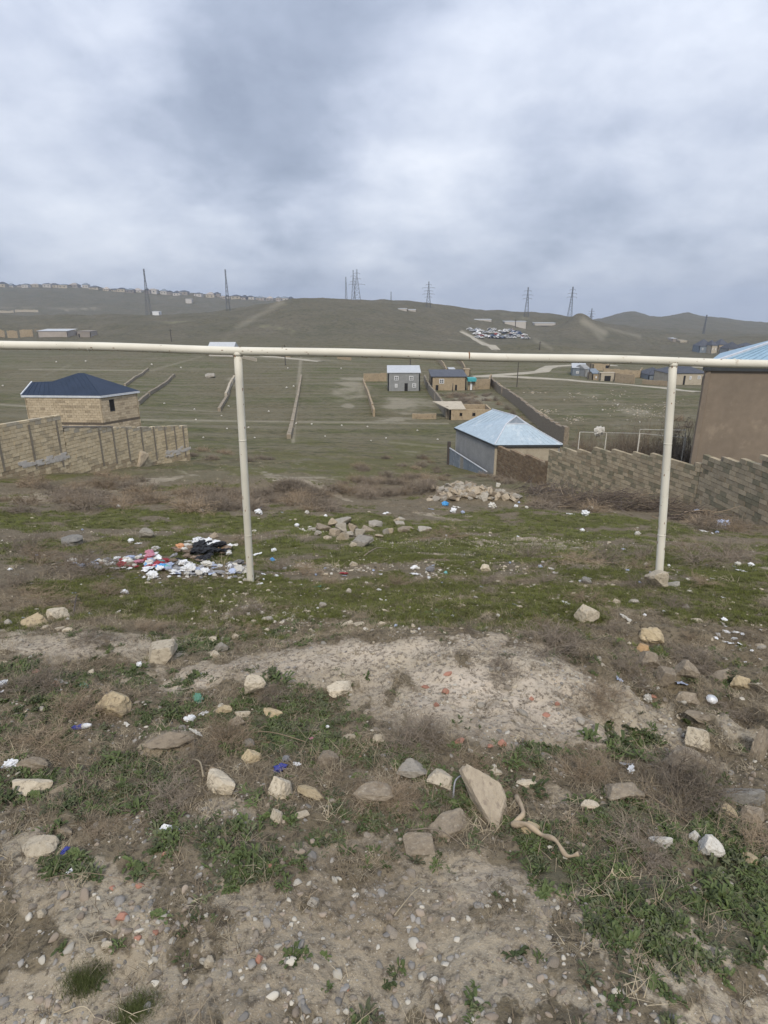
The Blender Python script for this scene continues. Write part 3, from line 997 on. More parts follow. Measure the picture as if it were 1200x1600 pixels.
def tint_brown(s_, above, below, g):
    return mixc((.25, .185, .12), (.17, .125, .085), g.random()) if g.random() > .12 else (.26, .21, .145)


def tint_left(s_, above, below, g):
    c = mixc((.66, .56, .385), (.54, .45, .30), g.random())
    if g.random() < .2:
        c = (.46, .39, .27)
    if below < .35 and g.random() < .6:
        c = mixc(c, (.36, .34, .29), .7)
    if above < .5 and g.random() < .5:
        c = mixc(c, (.26, .20, .13), .6)
    return c
# ------------------------------------------------------------------ roads (structure)
def ribbon(name, pts, width, mat, label, lift=.12, step=3.0):
    P = [hit(*p) for p in pts]
    out = []
    for a, b in zip(P, P[1:]):
        n = max(2, int((b - a).length / step))
        for i in range(n):
            out.append(a.lerp(b, i / n))
    out.append(P[-1])
    V, F = [], []
    k = 5
    for i, p in enumerate(out):
        d = (out[min(i + 1, len(out) - 1)] - out[max(i - 1, 0)]); d.z = 0; d.normalize()
        n = Vector((-d.y, d.x, 0))
        for j in range(k):
            q = p + n * ((j / (k - 1) - .5) * width * (1 + .25 * perlin(i * .31, j * .1, 5)))
            V.append((q.x, q.y, hgt(q.x, q.y) + lift - (.2 if j in (0, k - 1) else 0)))
    F = [(i * k + j, i * k + j + 1, (i + 1) * k + j + 1, (i + 1) * k + j) for i in range(len(out) - 1) for j in range(k - 1)]
    o = link(name, make_mesh(name, V, F, [mat], smooth=True))
    tag(o, label, None, None, 'structure')


ribbon('dirt_road', [(1096, 613), (1040, 606.5), (985, 601.5), (935, 598), (893, 594), (840, 591), (809, 589), (770, 588.5), (735, 588.5)], 5.5, M['roaddirt'], 'pale dusty track crossing the valley floor below the right houses')
ribbon('dirt_road', [(740, 588), (785, 585.5), (809, 584), (830, 582), (846, 580.5), (853, 576), (862, 572.5), (889, 571), (960, 571)], 5.5, M['roaddirt'], 'pale track branching uphill towards the pipe', .14)
ribbon('dirt_road', [(1000, 566), (1040, 570), (1080, 573.5), (1105, 574)], 5, M['roaddirt'], 'pale track behind the navy roofed house')
ribbon('dirt_road', [(410, 556), (440, 558.5), (475, 562), (502, 565)], 5, M['roaddirt'], 'short pale track on the left of the valley under the pipe')
ribbon('dirt_road', [(722, 519), (740, 528), (757, 538), (775, 547)], 4.5, M['roaddirt'], 'straight pale track climbing the hillside beside the car lot', .2)

# ------------------------------------------------------------------ the gas pipe on posts
PY = 6.8
def pipe_run():
    A, B = at_Y(-330, 523, PY), at_Y(1760, 577, PY)
    slope = (B.z - A.z) / (B.x - A.x)
    def on(x): return A.z + (x - A.x) * slope
    zc = 0.0
    root = empty('gas_pipe', (at_Y(712, 552, PY).x, PY, hgt(at_Y(712, 552, PY).x, PY)))
    tag(root, 'long cream painted overhead pipe on two thin posts crossing the slope', 'pipe')
    bpy.context.view_layer.update()
    r = .0455
    a, b = at_Y(0, 532 + 6.5, PY), at_Y(1200, 562 + 6.5, PY)
    sl = (b.z - a.z) / (b.x - a.x)
    z0 = a.z - a.x * sl
    X0, X1 = at_Y(-700, 600, PY).x, at_Y(1900, 600, PY).x
    m = MB()
    n = 60
    pts = [(X0 + (X1 - X0) * i / n, PY, z0 + sl * (X0 + (X1 - X0) * i / n) + .006 * math.sin(i * .7)) for i in range(n + 1)]
    m.tube(pts, r, M['pipe'], 20)
    m.build('pipe', root, smooth=True)
    g2 = np.random.default_rng(6); fl = MB()
    for _ in range(110):
        x = g2.uniform(-5, 5); an = g2.uniform(math.pi * .75, 1.95 * math.pi); q = g2.uniform(.002, .007)
        if g2.random() < .5: an = g2.uniform(1.15, 1.5) * math.pi
        fl.box((x, PY + math.cos(an - math.pi / 2 * 0) * 0 - abs(math.cos(an - 1.5 * math.pi + math.pi / 2)) * 0 + r * math.cos(an) * 0 - r * abs(math.sin(an)) * 1.0, z0 + sl * x + r * math.cos(an) * 1.0), (q * g2.uniform(1, 4), .0014, q), M['rust'], rx=(math.acos(max(-1, min(1, abs(math.sin(an))))) * (-1 if math.cos(an) > 0 else 1)))
    fl.build('rust_flecks', root)['kind'] = 'stuff'
    for px in (140, 733, 1150):
        x = at_Y(px, 550, PY).x; z = z0 + sl * x
        w = MB(); w.tube([(x - .006, PY, z), (x, PY, z), (x + .006, PY, z)], [r + .001, r + .0035, r + .001], M['rust'] if px == 733 else M['pipe'], 20); w.build('weld_seam', root, smooth=True)
    for (tx, bx, by) in ((372, 391, 908), (1053, 1032, 906), (-345, -300, 900), (1790, 1740, 880)):
        t = at_Y(tx, 560, PY); bt = hit(bx, by, 5.5, 9)
        x = t.x; z = z0 + sl * x - r * .6
        bt = Vector((bt.x, bt.y, hgt(bt.x, bt.y) - .25))
        top = Vector((x, PY, z))
        p = MB()
        L = [top.lerp(bt, i / 10) for i in range(11)]
        p.tube(L, [.0435] * 11, M['pipe'], 18)
        po = p.build('post', root, smooth=True)
        w = MB(); w.tube([top + Vector((0, 0, .012 + .0)), top + Vector((0, 0, -.012)), top + Vector((0, 0, -.03))], [.048, .051, .044], M['pipe'], 18); w.build('weld_collar', po, smooth=True)
        for s_ in range(3):
            fq = MB(); an = s_ * 2.1
            c = top + Vector((math.cos(an) * .046, -abs(math.sin(an)) * .046, -.02))
            fq.box(tuple(c), (.012, .004, .03), M['rust']); fq.build('rust_spot', po)
        for u in (.32, .71):
            c = top.lerp(bt, u); w = MB(); w.tube([c + Vector((0, 0, .008)), c, c - Vector((0, 0, .008))], [.044, .0458, .044], M['pipe'], 18); w.build('weld_seam', po, smooth=True)
        g2 = np.random.default_rng(int(bx + 500)); fl = MB()
        for _ in range(16):
            u = g2.random() ** 2 * .97; an = g2.uniform(math.pi, 2 * math.pi); c = top.lerp(bt, u) + Vector((math.cos(an) * .0437, math.sin(an) * .0437, 0)); q = g2.uniform(.003, .009)
            fl.box(tuple(c), (q, .0012, q * g2.uniform(1, 5)), M['rust'], rz=an + math.pi / 2)
        fl.build('rust_flecks', po)['kind'] = 'stuff'
pipe_run()

# ------------------------------------------------------------------ left boundary wall
def left_wall():
    Q = [hit(298, 719, 38, 50), hit(250, 722.5, 34, 48), hit(186, 730, 30, 44), hit(112, 737, 28, 40), hit(50, 741.5, 26, 38), hit(0, 745.5, 24, 36)]
    Q[0] = at_Y(298, 719, 44); Q[1] = at_Y(250, 723, 41.3); Q[2] = at_Y(186, 730, 37.6); Q[3] = at_Y(110, 737.5, 34); Q[4] = at_Y(50, 742, 31.6); Q[5] = at_Y(0, 745.5, 29.8)
    d = (Q[5] - Q[4]).normalized(); Q.append(Q[5] + d * 9)
    root = empty('block_wall', tuple(Q[0]))
    tag(root, 'sandy yellow block boundary wall with concrete pillars on the left slope', 'wall')
    bpy.context.view_layer.update()
    def topz(px, py, Y): return at_Y(px, py, Y).z
    tops = [topz(296, 664.5, 44), topz(248, 666, 41.3), topz(186, 667.5, 37.6), topz(112, 668, 34), 0, 0, 0]
    tA = topz(104, 649, 33.8); tB = topz(0, 666, 29.8)
    s1 = Q[:4]
    p1, L1 = block_wall(root, s1, tops[:4], .22, .2, .4, tint_left, side=-1, nparts=150, mortar='mortar_y', smooth_top=True)
    s2 = [Q[3] + (Q[4] - Q[3]).normalized() * .02, Q[4], Q[5], Q[6]]
    m4 = tA + (tB - tA) * .5
    p2, L2 = block_wall(root, s2, [tA, m4, tB, tB + (tB - m4) * 1.2], .24, .2, .4, tint_left, side=-1, nparts=150, mortar='mortar_y', smooth_top=True)
    # coping on the lower part, thin slab
    c = MB(); a, b = Q[3], Q[2]
    c.quadbox((a.x, a.y - .05), (b.x, b.y - .05), (tops[3] + .0, tops[2] + .0), (tops[3] + .09, tops[2] + .09), .27, M['conc'], side=1); c.build('coping', root)
    # dark concrete pillars let into the wall
    def pillar(px, Qa, Qb, top_fn, w=.13):
        # point on the wall line seen at px
        best = min((i / 400 for i in range(401)), key=lambda t: abs(pix(*(Qa.lerp(Qb, t)))[0] - px))
        p = Qa.lerp(Qb, best)
        d = (Qb - Qa); d.z = 0; d.normalize()
        nrm = Vector((-d.y, d.x, 0))
        if nrm.dot(Vector((p.x, p.y, 0))) > 0: nrm = -nrm
        g = hgt(p.x, p.y)
        m = MB(); q = p + nrm * .018
        m.quadbox((q.x - d.x * w / 2, q.y - d.y * w / 2), (q.x + d.x * w / 2, q.y + d.y * w / 2), g - .2 + .55, top_fn(p), .12, M['mortar'], side=-1 if Vector((-d.y, d.x)).dot(nrm.xy) > 0 else 1)
        m.build('pillar', root)
    for px in (163, 184, 205, 227, 246, 263, 278, 291):
        Qa, Qb = (Q[0], Q[2]) if px > 186 else (Q[2], Q[3])
        if 186 < px <= 250: Qa, Qb = Q[1], Q[2]
        elif px > 250: Qa, Qb = Q[0], Q[1]
        pillar(px, Qa, Qb, lambda p: tops[0] + (p.y - 44) / (34 - 44) * (tops[3] - tops[0]) - .06)
    for px in (9, 59, 101):
        Qa, Qb = (Q[4], Q[5]) if px < 50 else (Q[3], Q[4])
        pillar(px, Qa, Qb, lambda p: tA + (34 - p.y) / (34 - 29.8) * (tB - tA) - .25)
    # whitewash scabs low on the wall
    for px0, px1, y0, y1 in ((32, 68, 719, 728), (75, 107, 708, 722), (262, 296, 697, 712)):
        m = MB(); g = np.random.default_rng(px0)
        for i in range(22):
            u = g.random(); px = px0 + (px1 - px0) * u; py = y0 + (y1 - y0) * (g.random() * .6 + (1 - u) * .5)
            Qa, Qb = ((Q[4], Q[5]) if px < 50 else (Q[3], Q[4])) if px < 112 else (Q[0], Q[1])
            best = min((k / 200 for k in range(201)), key=lambda t: abs(pix(*(Qa.lerp(Qb, t)))[0] - px))
            p = Qa.lerp(Qb, best); d = (Qb - Qa); d.z = 0; d.normalize()
            nrm = Vector((-d.y, d.x, 0)); nrm = -nrm if nrm.dot(Vector((p.x, p.y, 0))) > 0 else nrm
            z = at_Y(px, py, p.y).z; w = g.uniform(.08, .3); q = p + nrm * (.022 + i * .0006)
            m.quadbox((q.x - d.x * w, q.y - d.y * w), (q.x + d.x * w, q.y + d.y * w), z - g.uniform(.03, .1), z + g.uniform(.03, .1), .03, M['plasterwhite'], side=-1 if Vector((-d.y, d.x)).dot(nrm.xy) > 0 else 1)
        m.build('whitewash_patch', root)['kind'] = 'stuff'
    # leaning slab at the foot
    p = at_Y(225, 722, 40); p.z = hgt(p.x, p.y - .5)
    t = link('leaning_slab', rock_mesh('leaning_slab', M['slabstone'], 77, 3, 8, .5), None, (p.x, p.y - .5, p.z + .55), (R(-18), R(20), .4), (1.1, .3, 1.5))
    tag(t, 'pale broken slab leaning on the foot of the left block wall', 'slab')
left_wall()


def right_wall():
    P0, P1, P2 = at_Y(775, 742, 44), at_Y(853, 756, 37.2), at_Y(1085, 790, 26.2)
    P3 = at_Y(1200, 824, 21.6); d = (P3 - P2).normalized(); P4 = P3 + d * 7
    root = empty('block_wall', tuple(P1))
    tag(root, 'weathered grey brown block wall stepping down the slope on the right', 'wall')
    root2 = empty('block_wall', tuple(P0))
    tag(root2, 'dark brown rubble block wall beside the pale blue roofed house', 'wall')
    bpy.context.view_layer.update()
    z = lambda px, py, Y: at_Y(px, py, Y).z
    Pm = at_Y(967, 773, 31.0)
    block_wall(root, [P1, Pm, P2 + (Pm - P2).normalized() * .02], [z(855, 702, 37.2), z(967, 704, 31), z(1085, 724, 26.2)], .22, .2, .4, tint_right, side=1, nparts=60, panel=1.4)
    block_wall(root, [P2, P3, P4], [z(1088, 715, 26.2), z(1200, 718, 21.6), z(1200, 718, 21.6) + .5], .22, .2, .4, tint_right, side=1, nparts=240, panel=1.2)
    block_wall(root2, [P0, P1 + (P0 - P1).normalized() * .03], [z(775, 697, 44), z(852, 721, 37.4)], .25, .16, .32, tint_brown, side=1, nparts=0)
right_wall()


# ------------------------------------------------------------------ houses with their own shape
def face(mb, pts, mat, t=.05):
    """a roof plane or wall plane with thickness"""
    P = [Vector(p) for p in pts]
    n = (P[1] - P[0]).cross(P[2] - P[0]).normalized()
    if n.z < 0: n = -n
    k = len(P)
    V = [tuple(p + n * t) for p in P] + [tuple(p) for p in P]
    mb.add(V, [tuple(range(k)), tuple(range(2 * k - 1, k - 1, -1))] + [(i, k + i, k + (i + 1) % k, (i + 1) % k) for i in range(k)], mat)


def seams(root, name, a, b, c, d, n, mat, w=.05, h=.035):
    """raised seams of a sheet roof from eave a-b up to ridge c-d (a under c)"""
    a, b, c, d = map(Vector, (a, b, c, d))
    nn = (b - a).cross(c - a).normalized(); nn = nn if nn.z > 0 else -nn
    for i in range(1, n):
        t = i / n
        m = MB(); m.bar(a.lerp(b, t) + nn * (.05 + h * .3), c.lerp(d, t) + nn * (.05 + h * .3), w, mat); m.build(name, root)


def window(root, a, b, t0, t1, z0, z1, nrm, frame='winframe', glass='glass', cross=True, fw=.07, depth=.05):
    """window on the wall a-b between fractions t0..t1: frame > pane"""
    a, b = Vector(a), Vector(b)
    p, q = a.lerp(b, t0), a.lerp(b, t1); p.z = q.z = 0
    d = (q - p).normalized(); nrm = Vector(nrm).normalized()
    o = nrm * depth
    m = MB()
    def bx(u0, u1, v0, v1, k=0.0):
        pa, pb = p + d * u0 + o, p + d * u1 + o
        m.quadbox((pa.x + nrm.x * k, pa.y + nrm.y * k), (pb.x + nrm.x * k, pb.y + nrm.y * k), v0, v1, depth + .02 + k, M[frame], side=1 if Vector((-d.y, d.x)).dot(nrm.xy) < 0 else -1)
    Lw = (q - p).length
    bx(0, fw, z0, z1); bx(Lw - fw, Lw, z0, z1); bx(fw, Lw - fw, z0, z0 + fw); bx(fw, Lw - fw, z1 - fw, z1)
    if cross:
        bx(Lw / 2 - fw / 3, Lw / 2 + fw / 3, z0 + fw, z1 - fw, .01); bx(fw, Lw - fw, (z0 + z1) / 2 - fw / 3, (z0 + z1) / 2 + fw / 3, .004)
    f = m.build('window', root)
    g = MB(); o = nrm * (depth * .5)
    pa, pb = p + d * fw * .5 + o, p + d * (Lw - fw * .5) + o
    g.quadbox((pa.x, pa.y), (pb.x, pb.y), z0 + fw * .5, z1 - fw * .5, .01, M[glass], side=1 if Vector((-d.y, d.x)).dot(nrm.xy) < 0 else -1)
    pane = g.build('pane', f)
    return f


def navy_house():
    ez = at_Y(157, 620, 50).z
    B, A, C = at_z(157, 619.5, ez), at_z(33, 618.5, ez), at_z(218, 611.5, ez)
    A = B + (A - B)
    D = A + C - B
    base = min(hgt(B.x, B.y), hgt(A.x, A.y)) - .6
    root = empty('block_house', (B.x, B.y, base)); tag(root, 'sandy block house with dark navy hipped roof behind the left wall', 'house')
    bpy.context.view_layer.update()
    cen = (A + B + C + D) / 4
    w = {k: cen + (v - cen) * .95 for k, v in zip('ABCD', (A, B, C, D))}
    order = [w['A'], w['B'], w['C'], w['D']]
    core = MB()
    for a, b in zip(order, order[1:] + order[:1]):
        core.quadbox(a, b, base, ez - .02, .12, M['mortar_y'], side=1)
    core.build('wall', root)
    g = np.random.default_rng(5)
    for wi, (a, b) in enumerate(((w['A'], w['B']), (w['B'], w['C']))):
        mb = MB(); d = (b - a); L = d.length; d.normalize(); n = Vector((d.y, -d.x, 0))
        k = 0; z = base
        while z < ez - .05:
            s_ = -(k % 2) * .2
            while s_ < L:
                u0, u1 = max(s_, 0), min(s_ + .4, L); s_ += .4
                if u1 - u0 < .05: continue
                if wi == 1 and u1 / L > .215 and u0 / L < .345 and ez - 1.35 < z + .1 < ez - .35:
                    if u0 / L < .215: u1 = .215 * L
                    elif u1 / L > .345: u0 = .345 * L
                    else: continue
                o = a + n * (.035 + g.uniform(-.008, .008))
                c = mixc((.56, .475, .35), (.46, .385, .28), g.random()); c = mixc(c, (.22, .18, .13), .5 * (g.random() < .15))
                if abs(z + .1 - (ez - 2.3)) < .1: c = (.13, .11, .09)
                p0, p1 = o + d * (u0 + .008), o + d * (u1 - .008)
                mb.quadbox(p0, p1, z + .004, min(z + .19, ez), .05, M['block'], c, side=1)
            z += .2; k += 1
        mb.build('block_facing', root)['kind'] = 'stuff'
    a, b = w['B'], w['C']; d = (b - a).normalized(); n = Vector((d.y, -d.x, 0))
    window(root, a, b, .21, .35, ez - 1.35, ez - .35, n, 'darktrim', 'dark', False, .06, .03)
    # roof: hipped, ridge set to the right, lower wing to the left
    ro = MB()
    apex = at_z(131, 583.5, ez + 1.55); apex2 = apex + (A - B).normalized() * .5
    wing = at_z(52, 597, ez + .95); wing = at_Y(50, 597.5, (A.y + D.y) / 2)
    wing2 = at_Y(82, 596.5, (A.y + D.y) / 2)
    A2, B2, C2, D2 = (cen + (v - cen) * 1.0 + Vector((0, 0, .02)) for v in (A, B, C, D))
    face(ro, [A2, B2, apex, apex2, wing2, wing], M['navyroof']) if False else None
    for tri in ([A2, wing, wing2], [A2, wing2, B2], [B2, wing2, apex2], [B2, apex2, apex], [B2, C2, apex], [C2, D2, apex], [D2, apex2, apex], [D2, wing2, apex2], [D2, wing, wing2], [D2, A2, wing]):
        face(ro, tri, M['navyroof'], .04)
    r_ = ro.build('roof', root)
    for a, b in ((A2, B2), (B2, C2), (C2, D2), (D2, A2)):
        m = MB(); n = (b - a).normalized(); n = Vector((n.y, -n.x, 0)) * .03
        m.quadbox((a + n), (b + n), ez - .12, ez + .05, .06, M['fascia'], side=1); m.build('fascia', root)
    m = MB(); m.bar(A2 + Vector((0, 0, .08)), wing + Vector((0, 0, .06)), .14, M['fascia']); m.build('hip_flashing', root)
    so = MB()
    n = (B2 - A2).normalized(); so.add([tuple(v - Vector((0, 0, .04))) for v in (A2, B2, C2, D2)], [(0, 1, 2, 3)], M['darktrim']); so.build('soffit', root)
    for i in range(1, 14):
        t = i / 14
        q = A2.lerp(B2, t)
        up = (B2 + (apex - B2)) if t > .97 else None
        tgt = wing.lerp(apex, t)
        if t < .45: tgt = wing.lerp(wing2, t / .45)
        else: tgt = wing2.lerp(apex, (t - .45) / .55)
        # seam kept on the plane: stop where it meets the fold
        m = MB(); m.bar(q + Vector((0, 0, .05)), q.lerp(tgt, .98) + Vector((0, 0, .055)), .03, M['navyroof']); m.build('roof_seam', r_)
navy_house()


def blue_house():
    ez = at_Y(773, 696.5, 44).z
    B, A, C = at_z(773, 696.5, ez), at_z(710, 669, ez), at_z(879, 696, ez)
    D = A + C - B
    base = hgt(A.x, A.y) - .8
    root = empty('blue_roofed_house', (B.x, B.y, base)); tag(root, 'low grey house under a large pale blue sheet roof in the middle distance', 'house')
    bpy.context.view_layer.update()
    cen = (A + B + C + D) / 4
    w = [cen + (v - cen) * .965 for v in (A, B, C, D)]
    for i, (a, b) in enumerate(zip(w, w[1:] + w[:1])):
        m = MB(); m.quadbox(a, b, base, ez - .02, .15, M['greywall'] if i != 1 else M['paleplaster'], side=1); m.build('wall', root)
    rz = ez + 1.75
    R1, R2 = at_z(807, 652, rz), at_z(769, 641, rz)
    G1, G2 = at_z(791, 664, ez + 1.25), at_z(823, 664, ez + 1.25)
    up = Vector((0, 0, .03))
    A, B, C, D, R1, R2, G1, G2 = (v + up for v in (A, B, C, D, R1, R2, G1, G2))
    planes = {'roof': [[A, B, G1, R1], [A, R1, R2], [B, C, G2, G1], [C, D, R2], [C, R2, R1], [C, R1, G2], [D, A, R2]]}
    m = MB()
    for tri in ([A, B, G1], [A, G1, R1], [A, R1, R2], [B, C, G2], [B, G2, G1], [C, D, R2], [C, R2, R1], [C, R1, G2], [D, A, R2]):
        face(m, tri, M['blueroof'], .04)
    r_ = m.build('roof', root)
    m = MB(); m.add([tuple(G1 + Vector((0, .02, .06))), tuple(G2 + Vector((0, .02, .06))), tuple(R1 + Vector((0, -.02, .02)))], [(0, 1, 2)], M['bluegrey']); m.build('gablet', root)
    for a, b in ((B, G1), (G1, R1), (G2, R1), (C, G2), (R1, R2), (G1, G2)):
        q = MB(); q.bar(a + Vector((0, 0, .07)), b + Vector((0, 0, .07)), .09, M['fascia']); q.build('ridge_flashing', r_)
    for a, b in ((A, B), (B, C), (C, D)):
        q = MB(); n = (b - a).normalized(); n = Vector((n.y, -n.x, 0)) * .03
        q.quadbox(a + n, b + n, ez - .10, ez + .03, .05, M['darktrim'], side=1); q.build('eave_trim', root)
    for i in range(1, 12):
        t = i / 12; q = A.lerp(B, t); tgt = R2.lerp(R1, min(1, t * 1.25)) if t < .8 else R1.lerp(G1, (t - .8) / .2)
        s_ = MB(); s_.bar(q + Vector((0, 0, .06)), q.lerp(tgt, .99) + Vector((0, 0, .055)), .025, M['blueroof']); s_.build('roof_seam', r_)
    for i in range(1, 12):
        t = i / 12; q = B.lerp(C, t); tgt = G1.lerp(G2, t)
        s_ = MB(); s_.bar(q + Vector((0, 0, .06)), q.lerp(tgt, .99) + Vector((0, 0, .055)), .025, M['blueroof']); s_.build('roof_seam', r_)
    # sheet-metal fence in front of the long side
    a, b = w[0], w[1]
    d = (b - a).normalized(); n = Vector((d.y, -d.x, 0))
    if n.x > 0: n = -n
    fa, fb = a + n * .5 - d * .2, b + n * .5 - d * .1
    fr = empty('sheet_fence', (fa.x, fa.y, hgt(fa.x, fa.y))); tag(fr, 'blue grey sheet metal fence with white rail along the blue roofed house', 'fence')
    bpy.context.view_layer.update()
    z = lambda px, py, q: at_Y(px, py, q.y).z
    ta, tb = z(706, 700, fa), z(768, 738, fb)
    npan = 12
    for i in range(npan):
        p, q = fa.lerp(fb, i / npan), fa.lerp(fb, (i + .96) / npan)
        m = MB(); m.quadbox(p, q, min(hgt(p.x, p.y), hgt(q.x, q.y)) - .9, (ta + (tb - ta) * i / npan, ta + (tb - ta) * (i + 1) / npan), .03, M['bluegrey'] if i != 4 else M['greyrock'], side=1); m.build('panel', fr)
    m = MB(); m.bar((fa.x, fa.y, ta + .04), (fb.x, fb.y, tb + .04), .10, M['fascia']); m.build('rail', fr)
    m = MB(); m.bar((fa.x, fa.y, hgt(fa.x, fa.y) - .5), (fa.x, fa.y, z(703, 690, fa)), .38, M['post_dark']); m.build('gate_post', fr)
blue_house()


def plaster_building():
    Yc = 27.5
    ez = at_Y(1103, 579, Yc).z
    A = at_z(1103, 579, ez); B = at_z(1330, 582, ez)
    base = at_Y(1085, 760, Yc).z
    v = Vector((A.x, A.y, 0)).normalized(); side = (v + Vector((.09, 0, 0))).normalized() * 8.5
    C, D = B + side, A + side
    root = empty('plastered_building', (A.x, A.y, base)); tag(root, 'tall brown plastered building with sky blue roof at the right edge', 'house')
    bpy.context.view_layer.update()
    for a, b in ((A, B), (B, C), (C, D), (D, A)):
        m = MB(); m.quadbox(a, b, base, ez, .2, M['plaster'], side=1); m.build('wall', root)
    ov = [p.copy() for p in (A, B, C, D)]; cen = (A + B + C + D) / 4
    ov = [cen + (p - cen) * 1.03 for p in ov]
    A2, B2, C2, D2 = ov
    e2 = ez + .0
    for a, b in zip(ov, ov[1:] + ov[:1]):
        m = MB(); m.quadbox(a, b, e2 - .0, e2 + .2, .12, M['darktrim'], side=1); m.build('eave_trim', root)
    so = MB(); so.add([(p.x, p.y, e2 + .02) for p in ov], [(3, 2, 1, 0)], M['darktrim']); so.build('soffit', root)
    R1 = at_z(1245, 517, ez + 1.9) if False else (A2 + D2) / 2 + (B - A).normalized() * 4.0 + Vector((0, 0, 1.55))
    R2 = (B2 + C2) / 2 + Vector((0, 0, 1.55)) - (B - A).normalized() * 2
    up = Vector((0, 0, .2))
    A2, B2, C2, D2 = (p + up for p in ov)
    m = MB()
    for tri in ([A2, B2, R2], [A2, R2, R1], [D2, A2, R1], [C2, D2, R1], [C2, R1, R2], [B2, C2, R2]):
        face(m, tri, M['skyroof'], .04)
    r_ = m.build('roof', root)
    for a, b in ((A2, R1), (R1, R2)):
        q = MB(); q.bar(a + Vector((0, 0, .07)), b + Vector((0, 0, .07)), .12, M['fascia']); q.build('ridge_flashing', r_)
    for i in range(1, 16):
        t = i / 16; q = A2.lerp(B2, t)
        s_ = MB(); s_.bar(q + Vector((0, 0, .06)), q.lerp(R1.lerp(R2, t), .99) + Vector((0, 0, .055)), .03, M['skyroof']); s_.build('roof_seam', r_)
plaster_building()


# ------------------------------------------------------------------ buildings across the valley
def frame_at(px0, px1, py, Y=None):
    """ground line of a front wall seen between two pixels"""
    a = hit(px0, py, 60); b = hit(px1, py, 60)
    if Y is None: Y = (a.y + b.y) / 2
    a, b = at_Y(px0, py, Y), at_Y(px1, py, Y)
    return a, b, Y


def valley_house(name, label, px0, px1, pyb, pyt, depth, wall, roof, roof_kind='flat', roof_py=0, wins=(), doors=(), group=None, rot=0.0, Y=None, cat='house', wallside=True, rise=None):
    a, b, Y = frame_at(px0, px1, pyb, Y)
    zt = at_Y((px0 + px1) / 2, pyt, Y).z
    zb = min(a.z, b.z)
    base = min(hgt(a.x, a.y), hgt(b.x, b.y), zb) - .3
    d = (b - a); d.z = 0; L = d.length; d.normalize()
    Rm = Matrix.Rotation(rot, 3, 'Z'); d = Rm @ d
    b = a + d * L; n = Vector((-d.y, d.x, 0))
    c, e = b + n * depth, a + n * depth
    root = empty(name, ((a.x + b.x) / 2, a.y, zb)); tag(root, label, cat, group)
    bpy.context.view_layer.update()
    for p, q in ((a, b), (b, c), (c, e), (e, a)):
        m = MB(); m.quadbox(p, q, base, zt, .25, M[wall], side=1); m.build('wall', root)
    P = [Vector((v.x, v.y, zt)) for v in (a, b, c, e)]; cen = sum(P, Vector()) / 4
    P = [cen + (v - cen) * 1.05 for v in P]
    zr = rise if rise is not None else 1.0
    m = MB()
    if roof_kind == 'flat':
        face(m, [P[0], P[1], P[2] + Vector((0, 0, zr)), P[3] + Vector((0, 0, zr))], M[roof], .15)
    elif roof_kind == 'hip':
        k = min(L, depth) * .5
        mid1, mid2 = (P[0] + P[3]) / 2, (P[1] + P[2]) / 2
        r1 = mid1.lerp(mid2, min(.5, k / max(L, .1))) + Vector((0, 0, zr)); r2 = mid2.lerp(mid1, min(.48, k / max(L, .1))) + Vector((0, 0, zr))
        for t in ([P[0], P[1], r2], [P[0], r2, r1], [P[1], P[2], r2], [P[2], P[3], r1], [P[2], r1, r2], [P[3], P[0], r1]):
            face(m, t, M[roof], .08)
    elif roof_kind == 'gable':
        mid1, mid2 = (P[0] + P[3]) / 2 + Vector((0, 0, zr)), (P[1] + P[2]) / 2 + Vector((0, 0, zr))
        for t in ([P[0], P[1], mid2, mid1], [P[2], P[3], mid1, mid2], [P[0], mid1, P[3]], [P[1], P[2], mid2]):
            face(m, t, M[roof], .08)
    if roof_kind != 'none':
        m.build('roof', root)
    for (u0, u1, v0, v1) in wins:
        H_ = zt - zb
        window(root, a, b, u0, u1, zb + v0 * H_, zb + v1 * H_, -n, 'winframe', 'glass', True, .16, .1)
    for (u0, u1, v1) in doors:
        p, q = a.lerp(b, u0), a.lerp(b, u1); H_ = zt - zb
        m = MB(); m.quadbox(p - n * .06, q - n * .06, zb - .1, zb + v1 * H_, .04, M['dark'], side=1); m.build('door', root)
    return root, (a, b, c, e, zt)


def valley_wall(name, label, pts, h, mat='brickwall', t=.35, cat='wall', group=None, Ys=None, gaps=()):
    P = [hit(*p, 50) for p in pts]
    root = empty(name, tuple(P[0])); tag(root, label, cat, group)
    bpy.context.view_layer.update()
    m = MB()
    g = np.random.default_rng(int(abs(pts[0][0]) * 7))
    for a, b in zip(P, P[1:]):
        n = max(1, int((b - a).length / 1.6))
        for i in range(n):
            if (i, n) in gaps or g.random() < .03: continue
            p, q = a.lerp(b, i / n), a.lerp(b, (i + 1) / n)
            zp, zq = hgt(p.x, p.y), hgt(q.x, q.y)
            hh = h * g.uniform(.92, 1.05)
            m.quadbox(p, q, (zp - .3, zq - .3), (zp + hh, zq + hh), t, M[mat], side=1)
    m.build('masonry', root)
    return root


